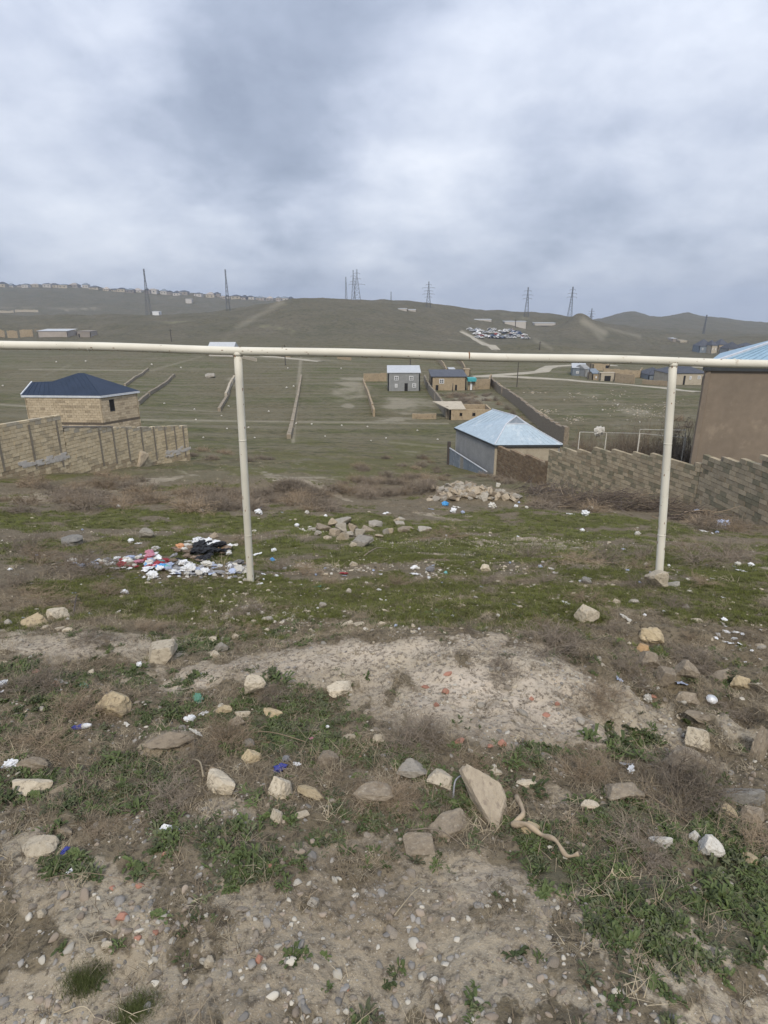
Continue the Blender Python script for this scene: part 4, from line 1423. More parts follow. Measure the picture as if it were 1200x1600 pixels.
valley_house('grey_house', 'small two storey grey block house with pale lean-to roof in the valley', 606, 656, 611, 583, 7.0, 'greywall', 'silverroof', 'flat', rise=1.1,
             wins=((.20, .33, .60, .84), (.66, .79, .60, .84), (.22, .30, .20, .40), (.76, .88, .20, .42)), doors=((.52, .62, .44),))
m_ = None
valley_wall('low_wall', 'long pale broken wall left of the two storey grey house', [(586, 651), (577, 620), (568, 597)], 1.2, 'brickwall')
valley_wall('low_wall', 'pale wall behind the yard of the grey house', [(568, 596), (604, 596)], 2.2, 'brickwall')
valley_wall('low_wall', 'low pale kerb across the front of the grey house yard', [(644, 654), (700, 657)], .8, 'brickwall')
tb = valley_wall('yard_wall', 'long grey brown wall running down from the brick house to its low outbuilding', [(700, 654), (684, 630), (668, 606), (664, 596)], 1.9, 'mortar')
valley_house('brick_house', 'sandy brick house with thin dark roof beside the turquoise gate', 674, 728, 610, 589, 9, 'brickwall', 'dkgreyroof', 'flat', rise=.8,
             wins=((.22, .36, .52, .86),), doors=((.12, .20, .4), (.68, .74, .42)))
valley_house('brick_outbuilding', 'long low brick outbuilding with three small dark openings', 702, 768, 656, 640, 5.5, 'brickwall', 'paleplaster', 'none', wins=(), doors=(), cat='outbuilding')
_a, _b, _Y = frame_at(702, 768, 656)
for t0, t1, g_ in ((.24, .30, 0), (.54, .61, 0), (.83, .89, 0)):
    p, q = _a.lerp(_b, t0), _a.lerp(_b, t1)
    m = MB(); zt_ = at_Y(735, 640, _Y).z; m.quadbox(p - Vector((0, .08, 0)), q - Vector((0, .08, 0)), zt_ - .95, zt_ - .5, .06, M['dark'], side=1)
    o_ = m.build('opening', bpy.data.objects['brick_outbuilding'])
m = MB(); zt_ = at_Y(735, 640, _Y).z
face(m, [(_a.x - .1, _a.y - .1, zt_), (_a.x * .62 + _b.x * .38, _a.y - .1, zt_), (_a.x * .62 + _b.x * .38, _a.y + 6, zt_ + .3), (_a.x - 2.2, _a.y + 6, zt_ + .3)], M['paleplaster'], .12); m.build('roof', bpy.data.objects['brick_outbuilding'])
valley_wall('garden_wall', 'dark stone wall sloping down from the brick yard to the blue roof', [(766, 602), (790, 622), (812, 640), (846, 672), (880, 694)], 1.9, 'brownrock', .5)
valley_wall('garden_wall', 'thin sandy wall behind the dark stone garden wall', [(778, 604), (806, 624), (850, 658), (884, 688)], .9, 'brickwall', .3)
valley_wall('garden_wall', 'sandy wall right of the turquoise gate', [(737, 609), (765, 608), (768, 600)], 2.6, 'brickwall', .4)
valley_house('gate_tower', 'small square brick hut above the brick house roof', 724.5, 734.5, 587, 577.5, 3.2, 'brickwall', 'brickwall', 'flat', rise=0, cat='hut')
valley_house('yard_shed', 'tiny flat brick shed in the long walled lane', 701, 711, 583, 577, 4, 'brickwall', 'silverroof', 'flat', rise=.1, cat='shed')
valley_wall('lane_wall', 'curving brick wall on the left of the long lane behind the brick house', [(698, 583), (694, 574), (686, 565), (678, 561)], 1.6, 'brickwall')
valley_wall('lane_wall', 'curving brick wall on the right of the long lane behind the brick house', [(727, 580), (722, 571), (712, 563)], 1.6, 'brickwall')
valley_wall('lane_wall', 'straight sandy wall just under the pipe in the centre', [(590, 559), (640, 561), (690, 563)], 1.7, 'brickwall')
# turquoise gate: canopy, leaf, posts
_p = hit(737, 610, 100)
gt = empty('turquoise_gate', tuple(_p)); tag(gt, 'turquoise gate and canopy with white door beside the brick house', 'gate')
bpy.context.view_layer.update()
_k = px_size(_p)
m = MB(); m.box((_p.x - _k * 1, _p.y, _p.z + _k * 17), (_k * 13, 2.5, _k * 5), M['turq']); m.build('canopy', gt)
m = MB(); m.box((_p.x - _k * 1.5, _p.y - .4, _p.z + _k * 6), (_k * 3, .2, _k * 10), M['winframe']); m.build('door', gt)
m = MB(); m.box((_p.x - _k * 5, _p.y, _p.z + _k * 8), (_k * 3, .3, _k * 15), M['brickwall']); m.build('post', gt)
m = MB(); m.box((_p.x + _k * 3, _p.y, _p.z + _k * 8), (_k * 4, .3, _k * 15), M['brickwall']); m.build('post', gt)

valley_house('shed_house', 'blue grey block shed with pale metal roof right of the forked track', 893, 914, 587, 575, 8, 'bluegrey', 'silverroof', 'flat', rise=1.0, rot=-.25, wins=((.3, .5, .3, .6),), cat='shed')
valley_house('shed_house', 'grey lean-to joined to the right of the blue grey shed', 913, 923, 589, 577, 6, 'greywall', 'greywall', 'gable', rise=1.2, rot=.3, cat='shed')
valley_house('gate_house', 'cream wall with dark green metal gate by the track', 937, 960, 595.5, 583, 2, 'paleplaster', 'paleplaster', 'flat', rise=0, doors=((.3, .72, .66),), cat='hut')
valley_house('small_house', 'low sandy block house left of the dark green gate', 925, 937, 594, 584, 5, 'brickwall', 'bluegrey', 'flat', rise=1, wins=((.4, .6, .3, .6),), cat='house')
valley_wall('block_fence', 'long sandy block fence right of the dark green gate', [(960, 597), (990, 600)], 2.6, 'brickwall')
valley_wall('block_fence', 'sandy block fence behind the dark green gate', [(942, 587), (1000, 590), (1003, 585)], 2.4, 'brickwall')
valley_house('low_house', 'unfinished brick house half hidden under the pipe', 926, 952, 579, 569, 8, 'brickwall', 'brickwall', 'none', doors=((.75, .95, .8),))
valley_house('low_house', 'long cream house with dark navy roof behind the right post', 1042, 1103, 601, 583.5, 10, 'paleplaster', 'dkgreyroof', 'hip', rise=2.2,
             wins=((.55, .60, .45, .75), (.76, .83, .5, .8)), doors=((.40, .45, .8), (.88, .93, .75)), group=None)
valley_house('low_house', 'low grey house with slate roof left of the right post', 1013, 1040, 594, 586, 9, 'bluegrey', 'dkgreyroof', 'hip', rise=2.0)
valley_wall('block_fence', 'faded sandy fence in front of the slate roofed house', [(1003, 600), (1042, 603)], 1.4, 'brickwall')
for i, (x0, x1, yb, yt, w_, r_, rs, lb) in enumerate(((1092, 1112, 551, 541, 'bluegrey', 'dkgreyroof', 4, 'grey house with wide dark roof among the houses above the pipe'), (1110, 1120, 552, 540, 'paleplaster', 'dkgreyroof', 3, 'tall cream house with dark roof above the pipe'),
        (1122, 1138, 547, 539, 'brickwall', 'dkgreyroof', 3.5, 'brick house with dark roof and dormers above the pipe'), (1136, 1158, 556, 545, 'greywall', 'dkgreyroof', 3.5, 'grey green house with dark roof nearest the sky blue roof'),
        (1160, 1180, 548, 541, 'farwall', 'dkgreyroof', 2, 'small house peeping over the sky blue roof'), (1050, 1057, 534, 529, 'farwall', 'silverroof', .5, 'tiny pale house alone on the far plain'),
        (1062, 1074, 535, 532, 'paleplaster', 'paleplaster', .3, 'low pale walls beside the tiny pale house'))):
    valley_house('far_house', lb, x0, x1, yb, yt, 9, w_, r_, 'hip', rise=rs, wins=((.2, .3, .4, .7), (.65, .75, .4, .7)) if yb - yt > 7 else ())
# left of the valley
valley_wall('far_wall', 'long sandy wall at the left edge above the pipe', [(-60, 527), (0, 526.5), (52, 526)], 4.2, 'brickwall')
valley_house('long_shed', 'long pale shed with blue grey sheet roof above the pipe on the left', 60, 106, 527, 517.5, 12, 'farwall', 'silverroof', 'flat', rise=.8, cat='shed')
valley_house('farm_shed', 'small square shed right of the long pale shed', 121, 142, 527, 518, 9, 'farwall', 'farwall', 'flat', rise=.2, doors=((.1, .2, .6),), cat='shed')
valley_wall('far_wall', 'faint grey wall behind the long pale shed', [(54, 518), (85, 517), (118, 517), (120, 524)], 1.6, 'mortar')
valley_wall('far_wall', 'white rubble wall far off at the left edge', [(0, 489), (30, 488), (60, 488)], 3.4, 'paleplaster')
valley_house('site_hut', 'white hut at the foot of the tall left mast', 238, 249, 492.5, 487, 6, 'winframe', 'winframe', 'flat', rise=.2, cat='hut')
valley_house('roadside_building', 'pale plastered shed hidden behind the top of the left post', 326, 365, 557, 545, 9, 'plasterwhite', 'silverroof', 'gable', rise=2.4, cat='shed')
valley_wall('embankment_wall', 'rough white rubble heap wall right of the left post top', [(378, 560), (392, 563), (400, 565)], 1.2, 'paleplaster')
valley_house('roadside_hut', 'small brick hut with dark door beside the telegraph pole under the pipe', 437, 455, 558, 551, 4, 'brickwall', 'silverroof', 'flat', rise=0, doors=((.1, .5, .7),), cat='hut')
valley_wall('far_wall', 'low sandy wall under the pipe left of centre', [(527, 561), (548, 563)], 2.0, 'brickwall')
# sheds on the hillside
for x0, x1, yb, yt, lb in ((788, 822, 508.5, 502.5, 'long white farm shed on the hillside above the car lot'), (835, 868, 508, 505, 'low pale shed right of the long white farm shed'), (742, 768, 502, 499.5, 'faint pale shed on the hill left of the white farm shed'),
                           (622, 636, 485, 482.5, 'tiny white building under the crest of the hill'), (638, 650, 486.5, 484, 'second tiny white building under the crest of the hill'), (290, 300, 474, 467, 'white ruin standing alone on the far left slope')):
    valley_house('hill_shed', lb, x0, x1, yb, yt, 8, 'plasterwhite' if 'white' in lb else 'farwall', 'silverroof', 'flat', rise=.3, cat='shed')

# low field walls and banks running down the valley fields
for pts, h, lb in (([(197, 604), (212, 592), (233, 578)], 1.0, 'short sandy field wall right of the navy roof'), ([(217, 634), (240, 614), (274, 588)], 1.1, 'long sandy field wall running down to the navy roofed house'),
                   ([(345, 643), (352, 630), (359, 618)], .9, 'broken brick field wall left of the left post'), ([(355, 622), (361, 605), (368, 592)], 1.6, 'pale rubble field bank beside the left post'),
                   ([(455, 686), (460, 660), (466, 625), (472, 588)], .8, 'narrow double earth bank running down the centre field')):
    valley_wall('field_wall', lb, pts, h * .7, 'paleplaster' if 'pale' in lb else 'fieldwall', .5)

# ------------------------------------------------------------------ houses on the far left plateau
def ridge_house(px, py, wpx, seed, lb):
    g = np.random.default_rng(seed)
    p = hit(px, py + 3.2, 900)
    k = px_size(p); w = wpx * k
    root = empty('ridge_house', (p.x, p.y, p.z)); tag(root, lb, 'house', 'houses along the far left plateau')
    bpy.context.view_layer.update()
    hw = w / 2; dp = w * .45; hh = k * g.uniform(2.2, 5.2)
    m = MB(); m.box((p.x, p.y + dp, p.z + hh / 2 - 1), (w, dp * 2, hh + 2), M[['farwall', 'plasterwhite', 'paleplaster'][int(g.integers(0, 3))]]); m.build('wall', root)
    m = MB(); z = p.z + hh; o = 1.08
    P = [Vector((p.x - hw * o, p.y - .5, z)), Vector((p.x + hw * o, p.y - .5, z)), Vector((p.x + hw * o, p.y + dp * 2 + .5, z)), Vector((p.x - hw * o, p.y + dp * 2 + .5, z))]
    rh = k * g.uniform(1.2, 3.6); r1 = Vector((p.x - hw * .25, p.y + dp, z + rh)); r2 = Vector((p.x + hw * .25, p.y + dp, z + rh))
    for t in ([P[0], P[1], r2, r1], [P[1], P[2], r2], [P[2], P[3], r1, r2], [P[3], P[0], r1]):
        face(m, t, M[['dkgreyroof', 'dkgreyroof', 'bluegrey', 'farwall'][int(g.integers(0, 4))]], .2)
    m.build('roof', root)
    for u in (-.25, .2):
        m = MB(); m.box((p.x + u * w, p.y - .1, p.z + hh * .5), (w * .12, .2, hh * .3), M['glass']); m.build('window', root)
ridge_lb = 'hip roofed house in the row along the far left plateau'
_g = np.random.default_rng(3)
_x = -8
i = 0
while _x < 462:
    wpx = _g.uniform(6, 15)
    py = np.interp(_x, [0, 40, 120, 200, 300, 380, 470], [446.5, 446, 447, 453, 459, 464, 469.5])
    ridge_house(_x, py + _g.uniform(-1, 1.6), wpx, 100 + i, ridge_lb); i += 1
    _x += wpx * _g.uniform(.75, 1.7)

# ------------------------------------------------------------------ pylons and poles
def tower(px, pyb, pyt, Y, arms, lb, lean=0.0, wide=.16, name='power_pylon', cat='pylon', group='power pylons along the hills'):
    p = at_Y(px, pyb, Y); p.z = hgt(p.x, p.y)
    zt = at_Y(px, pyt, Y).z; Ht = zt - p.z
    root = empty(name, tuple(p)); tag(root, lb, cat, group); bpy.context.view_layer.update()
    w0 = Ht * wide; wt = max(.8, w0 * .14)
    k = px_size(p); th = max(.22, k * .42)
    def cor(t, i):
        w = (w0 + (wt - w0) * min(t / .8, 1)) / 2
        sx, sy = ((-1, -1), (1, -1), (1, 1), (-1, 1))[i]
        return Vector((p.x + sx * w + lean * Ht * t, p.y + sy * w, p.z + Ht * t))
    for i in range(4):
        m = MB(); m.bar(cor(0, i) - Vector((0, 0, 1)), cor(.8, i), th, M['steel']); m.bar(cor(.8, i), cor(1, i), th, M['steel']); m.build('leg', root)
    br = MB(); ts = [0, .16, .3, .42, .53, .62, .7, .77, .84, .92, 1]
    for a, b in zip(ts, ts[1:]):
        for i in range(4):
            j = (i + 1) % 4
            br.bar(cor(a, i), cor(b, j), th * .55, M['steel']); br.bar(cor(a, j), cor(b, i), th * .55, M['steel']); br.bar(cor(b, i), cor(b, j), th * .5, M['steel'])
    br.build('lattice_bracing', root)
    for t, wd in arms:
        c = Vector((p.x + lean * Ht * t, p.y, p.z + Ht * t)); m = MB()
        for s_ in (-1, 1):
            e = c + Vector((s_ * wd * Ht, 0, 0))
            m.bar(c, e, th * .8, M['steel']); m.bar(c + Vector((0, 0, Ht * .035)), e, th * .6, M['steel'])
            m.bar(e, e - Vector((0, 0, Ht * .04)), th * .7, M['steel'])
        m.build('cross_arm', root)


tower(233, 493, 420, 520, (), 'tall dark slim mast standing left on the plain beside the white hut', 0, .11)
tower(357, 488, 421, 560, (), 'tall slim mast between the left post and the plateau', 0, .09)
tower(541, 470, 433, 640, (), 'slim pointed mast left of the big crest pylon', 0, .09)
tower(552.5, 470, 422, 680, ((.62, .1), (.8, .09)), 'tall pylon standing close behind the big crest pylon', 0, .15)
tower(558, 471, 421, 600, ((.55, .26), (.72, .13), (.88, .1)), 'biggest pylon with wide lower arm on the crest of the middle hill', 0, .25)
tower(669, 488, 440, 600, ((.4, .15), (.52, .24), (.64, .18), (.76, .26), (.88, .12)), 'dark many armed pylon on the hillside right of centre', 0, .2)
tower(822.5, 491, 449, 640, ((.62, .16), (.74, .19), (.88, .13)), 'pylon with three arms left of the pale dirt knoll', 0, .16)
tower(890, 493, 448, 620, ((.66, .17), (.78, .15), (.9, .1)), 'pylon standing just left of the pale dirt knoll', .03, .15)
tower(923, 502, 482, 1000, ((.45, .2), (.62, .28), (.8, .2)), 'small far pylon right of the pale dirt knoll', 0, .2)
tower(1097, 532, 492, 700, ((.75, .1), (.88, .08)), 'faint slim mast in front of the right hills', .04, .09)
tower(611, 472, 456, 800, (), 'tiny thin mast right of the crest pylons', 0, .05)


def pole(px, pyb, pyt, lb, lean=0.0, arm=True):
    p = hit(px, pyb, 80); k = px_size(p); Ht = (pyb - pyt) * k
    root = empty('telegraph_pole', tuple(p)); tag(root, lb, 'pole', 'wooden poles in the valley'); bpy.context.view_layer.update()
    t = p + Vector((lean * Ht, 0, Ht)); m = MB(); m.tube([p - Vector((0, 0, .5)), p.lerp(t, .5), t], [k * .75, k * .65, k * .5], M['post_dark'], 8); m.build('shaft', root)
    if arm:
        m = MB(); m.bar(t + Vector((-k * 2.4, 0, -k * 2)), t + Vector((k * 2.4, 0, -k * 2)), k * .7, M['post_dark']); m.build('cross_arm', root)


pole(807.5, 605, 563, 'dark wooden pole standing in the grass right of the turquoise gate')
pole(918.5, 593, 557, 'dark leaning pole in front of the blue grey shed', .09)
pole(446, 571, 540, 'thin dark pole beside the small roadside hut')
pole(641, 579, 552, 'thin dark pole behind the two storey grey house')
pole(268, 534, 515, 'short dark pole left of the left post above the pipe')
pole(843, 547, 534, 'tiny pole on the pale hillock above the pipe')
pole(805, 512, 500, 'tiny pole beside the long white farm shed')
pole(1108, 552, 543, 'stubby pole among the dark roofed houses', 0, False)
for px, py in ((679, 606), (694, 606), (707, 612), (712, 606), (722, 606), (698, 590)):
    pole(px, py, py - 13, 'bare stake in the yard of the brick house', .03, False)

# ------------------------------------------------------------------ car lot on the hillside
def car_proto():
    m = MB()
    prof = [(-2.1, .35), (-2.15, .8), (-1.3, .95), (-.75, 1.45), (.7, 1.45), (1.3, .95), (2.05, .85), (2.1, .35)]
    k = len(prof); V = [(x, -.85, z) for x, z in prof] + [(x, .85, z) for x, z in prof]
    return V, [tuple(range(k)), tuple(range(2 * k - 1, k - 1, -1))] + [(i, k + i, k + (i + 1) % k, (i + 1) % k) for i in range(k)]
_cv, _cf = car_proto()
CARM = []
for nm, c in (('white', (.7, .7, .7)), ('silver', (.45, .47, .5)), ('dark', (.04, .045, .06)), ('blue', (.05, .09, .2)), ('red', (.25, .05, .04))):
    mt = weathered('car_paint_' + nm, c, tuple(x * .9 for x in c), 2, .35, 0, .01, None, .05); m = MB(); m.add(_cv, _cf, mt)
    b_ = m.build('parked_car'); body = b_.data; bpy.data.objects.remove(b_)
    CARM.append((nm, body))
_m = MB(); _m.tube([(0, -.1, 0), (0, .1, 0)], .33, M['blackbag'], 10)
_w = _m.build('wheel'); wheel_me = _w.data; bpy.data.objects.remove(_w)
_m = MB(); _m.box((0, -.856, 1.18), (1.5, .02, .36), M['glass']); _m.box((0, .856, 1.18), (1.5, .02, .36), M['glass']); _w = _m.build('windows'); glass_me = _w.data; bpy.data.objects.remove(_w)
g = np.random.default_rng(44)
for i in range(92):
    t = g.random(); rowk = g.integers(0, 6)
    px = 733 + t * 82 + rowk * 2; py = 515.5 + rowk * 2.5 + t * 1.5 + g.normal() * .3
    if rowk < 2 and .3 < t < .38: continue
    p = hit(px, py, 250)
    nm, me = CARM[int(g.choice(5, p=[.44, .26, .18, .08, .04]))]
    c = link('parked_car', me, None, p + Vector((0, 0, .05)), (0, 0, g.choice([0, math.pi]) + g.normal() * .25 + (1.2 if g.random() < .3 else 0)))
    c['label'] = f'{nm} car parked in the crowded lot on the hillside'; c['category'] = 'car'; c['group'] = f'{nm} cars in the hillside lot'
    for sx in (-1.25, 1.3):
        for sy in (-.86, .86):
            link('wheel', wheel_me, c, (sx, sy, .33))
    link('window_strip', glass_me, c)
# ------------------------------------------------------------------ stones, each one by itself
ROCKV = {}
def rock_variant(kind, i):
    """a few shared stone shapes per kind"""
    key = (kind, i)
    if key not in ROCKV:
        spec = {'round': dict(cuts=6, box=0, rough=.05), 'angular': dict(cuts=14, box=.1, rough=.045), 'cut': dict(cuts=4, box=1.0, rough=.03), 'slab': dict(cuts=9, box=.5, rough=.045)}[kind]
        ROCKV[key] = rock_mesh(f'{kind}_stone', M['lime'], 300 + i * 17 + len(kind), 4, **spec)
    return ROCKV[key]


_rockmats = {}
def stone(px, py, w, h, kind, mat, label, seed=None, rz=None, sink=.28, name='stone', group=None, tilt=.2, ymin=0, ymax=1e9, cat='stone', lift=0, height=None, own=True):
    g = np.random.default_rng(seed if seed is not None else int(px * 13 + py * 7))
    p = hit(px, py + h * .25, ymin, ymax)
    k = px_size(p)
    W_, Hh = w * k, h * k
    i = int(g.integers(0, 4))
    key = (kind, i, mat)
    if key not in _rockmats:
        me = rock_variant(kind, i).copy(); me.materials.clear(); me.materials.append(M[mat]); _rockmats[key] = me
    me = _rockmats[key]
    # seen from above at a slant: split the visible height between depth and standing height
    el = math.atan2(-p.z, p.y)
    depth = min(W_ * 1.0, Hh / max(.25, math.sin(el)) * .8)
    hz = height * k if height else max(.35 * min(W_, depth * 1.2), (Hh - depth * math.sin(el) * .8) / max(.3, math.cos(el)) * 1.15)
    hz = min(hz, W_ * .9 if not height else 9)
    q = Vector((p.x, p.y + depth * .15, 0)); q.z = hgt(q.x, q.y)
    hz *= 1 + sink
    n = slope_normal(q.x, q.y)
    rot = Euler((g.uniform(-tilt, tilt) - n.y * .6, g.uniform(-tilt, tilt) + n.x * .6, rz if rz is not None else g.uniform(-.45, .45)))
    o = link(name, me, None, (q.x, q.y, q.z + hz * (.5 - sink) + lift), rot, (W_ * 1.04, max(depth, W_ * .45), hz))
    tag(o, label, cat, group)
    return o


STONES = [
    (52, 972, 42, 26, 'round', 'lime_y', 'yellowish rounded boulder, left of the pair at the left edge of the soil bank'),
    (86, 964, 36, 25, 'round', 'lime', 'pale egg shaped boulder, right of the pair at the left edge of the soil bank'),
    (12, 974, 13, 10, 'round', 'greyrock2', 'small pale stone at the left border beside the two boulders'),
    (70, 980, 14, 6, 'slab', 'lime', 'small flat stone just below the pair of boulders'), (92, 982, 18, 8, 'slab', 'lime', 'flat pale chip below the egg shaped boulder'), (103, 984, 16, 7, 'slab', 'lime', 'pale chip right below the egg shaped boulder'),
    (250, 1022, 46, 40, 'cut', 'lime', 'squared cream building block lying tilted on the soil bank'),
    (178, 1101, 52, 42, 'angular', 'lime_y', 'knobbly cream boulder among dry weeds on the left'),
    (397, 1075, 34, 30, 'angular', 'lime', 'rough cream stone with a notch at the foot of the soil bank'),
    (530, 1079, 48, 26, 'slab', 'lime', 'long cream slab lying in weeds below the mound'),
    (427, 1115, 36, 18, 'slab', 'lime_y', 'flat tan stone above the dense green weeds'),
    (350, 1110, 28, 12, 'round', 'lime_y', 'tan stone half hidden behind the dry bush, left one'), (380, 1116, 28, 14, 'slab', 'lime', 'tan stone half hidden behind the dry bush, right one'), (368, 1130, 30, 16, 'round', 'brownrock', 'brown stone under the dry bush with two tan stones'),
    (48, 1227, 74, 42, 'slab', 'lime', 'broad flat pale slab near the left border beside the white bag'),
    (345, 1224, 66, 40, 'slab', 'lime', 'large flat cream block with worn edges beside the dead stalks'),
    (438, 1232, 40, 42, 'angular', 'lime', 'upright pointed cream stone below the blue and white wrapper'),
    (488, 1240, 52, 20, 'round', 'lime_y', 'curved tan slab right of the pointed cream stone'),
    (432, 1274, 20, 28, 'angular', 'lime', 'small upright tan stone below the pointed cream stone'), (474, 1273, 26, 10, 'slab', 'lime', 'small tan slab sunk in the grass below the curved slab'),
    (585, 1241, 64, 42, 'angular', 'brownrock', 'cracked brown stone under the dry bush in the centre'),
    (510, 1190, 38, 26, 'round', 'brownrock', 'dull brown stone with twigs over it, left of the dry bush'),
    (645, 1206, 56, 38, 'round', 'greyrock2', 'rounded pale grey left half of the long stone above the leafy patch'), (688, 1214, 46, 40, 'angular', 'lime', 'cream right half of the long stone above the leafy patch'),
    (756, 1252, 60, 100, 'cut', 'lime', 'largest angular cream slab leaning towards the driftwood root'),
    (775, 1206, 20, 14, 'angular', 'lime', 'small stone touching the top of the largest cream slab'),
    (970, 1233, 68, 50, 'angular', 'brownrock', 'brown wedge shaped stone in front of the big dry bush'),
    (1090, 1158, 44, 34, 'angular', 'lime', 'cream angular stone on the eroded slope at the right'),
    (1072, 1190, 74, 40, 'round', 'brownrock', 'yellow brown boulder behind the big dry bush'),
    (1165, 1244, 74, 36, 'slab', 'greyrock', 'cracked blue grey slab at the right border'),
    (1137, 1268, 28, 26, 'angular', 'lime_y', 'yellow stone just below the grey slab'), (1178, 1273, 46, 36, 'angular', 'brownrock', 'brown boulder at the right border below the grey slab'), (1186, 1168, 26, 60, 'angular', 'brownrock', 'dark stone cut by the right border above the grey slab'),
    (918, 965, 38, 28, 'angular', 'lime', 'pale pitted boulder on the grass beyond the soil bank'),
    (1022, 1001, 42, 26, 'round', 'lime_y', 'yellow flat topped boulder at the brow of the eroded bank'), (1006, 1016, 28, 14, 'angular', 'orangestone', 'orange tan stone leaning on the yellow boulder'), (1012, 1034, 34, 30, 'angular', 'brownrock', 'crumbling lump of earth below the yellow boulder'),
    (1024, 911, 30, 24, 'cut', 'lime', 'squared cream stone wedged against the foot of the right post'), (1052, 914, 26, 12, 'slab', 'greyrock', 'flat grey stone just right of the right post foot'),
    (1158, 1067, 32, 26, 'angular', 'lime_y', 'yellow pointed stone by the hollow at the right'), (1073, 1052, 34, 28, 'angular', 'brownrock', 'rough brown boulder over the dark crevice'), (1128, 1059, 40, 20, 'slab', 'brownrock', 'flat brown stone left of the yellow pointed stone'),
    (1072, 1090, 40, 26, 'angular', 'brownrock', 'brown block of earth beneath the crevice'), (1040, 1062, 26, 26, 'cut', 'brownrock', 'square brown clod beside the dark crack'),
    (1093, 1122, 50, 20, 'slab', 'brownrock', 'long tan ledge of rock on the eroded slope'), (1110, 1326, 36, 50, 'angular', 'white2', 'white upright stone in the weeds at the lower right'), (1037, 1315, 36, 24, 'slab', 'white2', 'flat white stone left of the upright white one'),
    (1086, 1308, 18, 26, 'angular', 'white2', 'thin whitish stone leaning by the upright white one'), (1172, 1343, 28, 26, 'angular', 'lime_y', 'yellow grey stone at the right border below the white ones'), (1198, 1345, 14, 18, 'angular', 'greyrock2', 'grey white stone cut by the right border'),
    (57, 1318, 62, 46, 'slab', 'lime', 'pale slab sunk in bare soil at the lower left'), (100, 1300, 40, 18, 'slab', 'brownrock', 'tan slab behind the sunk pale slab'), (92, 1232, 34, 14, 'slab', 'brownrock', 'flat tan stone right of the broad pale slab'),
    (50, 1196, 50, 18, 'round', 'brownrock', 'brown stone behind the white bag near the left border'), (262, 1162, 76, 26, 'round', 'earth', 'low domed earthy rock in the left weeds'),
    (700, 1290, 74, 44, 'slab', 'brownrock', 'cracked flat earthy slab left of the largest cream slab'), (660, 1320, 60, 34, 'slab', 'brownrock', 'second flat earthy slab sunk in the soil in the centre'),
    (590, 1155, 22, 18, 'angular', 'lime', 'small cream stone above the dry bush in the centre'), (543, 1153, 24, 12, 'slab', 'lime', 'small flat cream stone left of the dry bush in the centre'), (922, 1258, 30, 20, 'angular', 'lime', 'small cream stone by the leaves left of the wedge stone'),
    (820, 1223, 34, 14, 'slab', 'lime', 'small tan slab right of the largest cream slab'), (832, 1294, 36, 26, 'angular', 'lime_y', 'tan stone under the driftwood root'), (806, 1250, 14, 40, 'angular', 'lime', 'thin upright shard beside the driftwood root'),
    (393, 1184, 32, 20, 'angular', 'lime_y', 'tan stone at the right of the dry bush with white papers'), (388, 1163, 20, 14, 'round', 'greyrock2', 'small grey stone with a reddish spot beside the dry bush'),
    (228, 836, 22, 17, 'angular', 'greyrock2', 'pinkish grey stone standing on the moss left of the rubbish heap'), (110, 844, 40, 26, 'slab', 'greyrock', 'dark flat topped boulder on the moss at the left'), (334, 838, 16, 12, 'round', 'brownrock', 'pinkish stone just behind the rubbish heap'),
    (757, 888, 18, 15, 'angular', 'lime', 'pale stone on the far side of the moss, centre right'), (552, 852, 12, 8, 'angular', 'lime', 'small pale stone below the concrete blocks'), (916, 909, 16, 12, 'angular', 'greyrock', 'grey green stone on the moss left of the right post'), (915, 917, 8, 5, 'angular', 'lime', 'tiny pale stone under the grey green one'),
    (541, 977, 24, 9, 'slab', 'lime', 'first flat stone of the row along the soil bank crest'), (563, 975, 20, 8, 'slab', 'lime', 'middle flat stone of the row along the soil bank crest'), (597, 975, 16, 8, 'angular', 'lime', 'last stone of the row along the soil bank crest'),
    (333, 1000, 16, 8, 'slab', 'lime', 'pale flat stone behind the low green weeds'), (346, 1014, 20, 14, 'angular', 'greyrock2', 'pale stone right of the low green weeds on the bank'), (335, 1024, 16, 12, 'angular', 'lime', 'pinkish small stone on the bank edge'), (368, 996, 12, 8, 'angular', 'lime', 'pale chip at the top edge of the bank'),
    (545, 924, 9, 11, 'angular', 'greyrock2', 'small upright stone on the moss in the centre'), (552, 882, 14, 8, 'angular', 'lime', 'pale stone in the litter strip'), (504, 947, 12, 10, 'angular', 'greyrock2', 'greyish stone on the moss above the bank'), (421, 968, 14, 8, 'round', 'greyrock2', 'grey stone at the left of the litter above the bank'),
    (487, 1338, 18, 30, 'round', 'peb_g', 'long dark grey pebble in the soil below the leafy patch'), (490, 1410, 22, 18, 'angular', 'greyrock2', 'whitish grey rounded stone on bare soil'),
    (326, 1502, 17, 26, 'round', 'lime', 'pale oval pebble standing out on bare soil at the bottom'), (65, 1429, 15, 18, 'round', 'lime', 'cream oval pebble at the lower left'), (165, 1478, 18, 12, 'slab', 'lime', 'flat cream pebble above the grass tuft'),
    (1187, 1010, 14, 8, 'slab', 'lime', 'pale flat stone near the right border of the moss'), (870, 636 + 300, 10, 6, 'slab', 'lime', 'tiny flat pale stone on the moss near the white scrap'), (1088, 970, 18, 12, 'slab', 'lime', 'flat pale stone below the right post'), (1073, 949, 16, 8, 'slab', 'greyrock2', 'pale flat stone among weeds below the right post'),
    (990, 940, 20, 9, 'angular', 'greyrock2', 'stone in the weeds left below the right post'), (964, 941, 14, 9, 'angular', 'lime', 'pale stone left of the weeds below the right post'),
]
M['white2'] = weathered('whitish_limestone', (.62, .595, .54), (.50, .475, .42), 5, .9, .5, .01, (.35, .31, .25), .1)
M['orangestone'] = weathered('orange_tan_stone', (.48, .32, .17), (.36, .24, .13), 5, .9, .5, .01, None, .1)
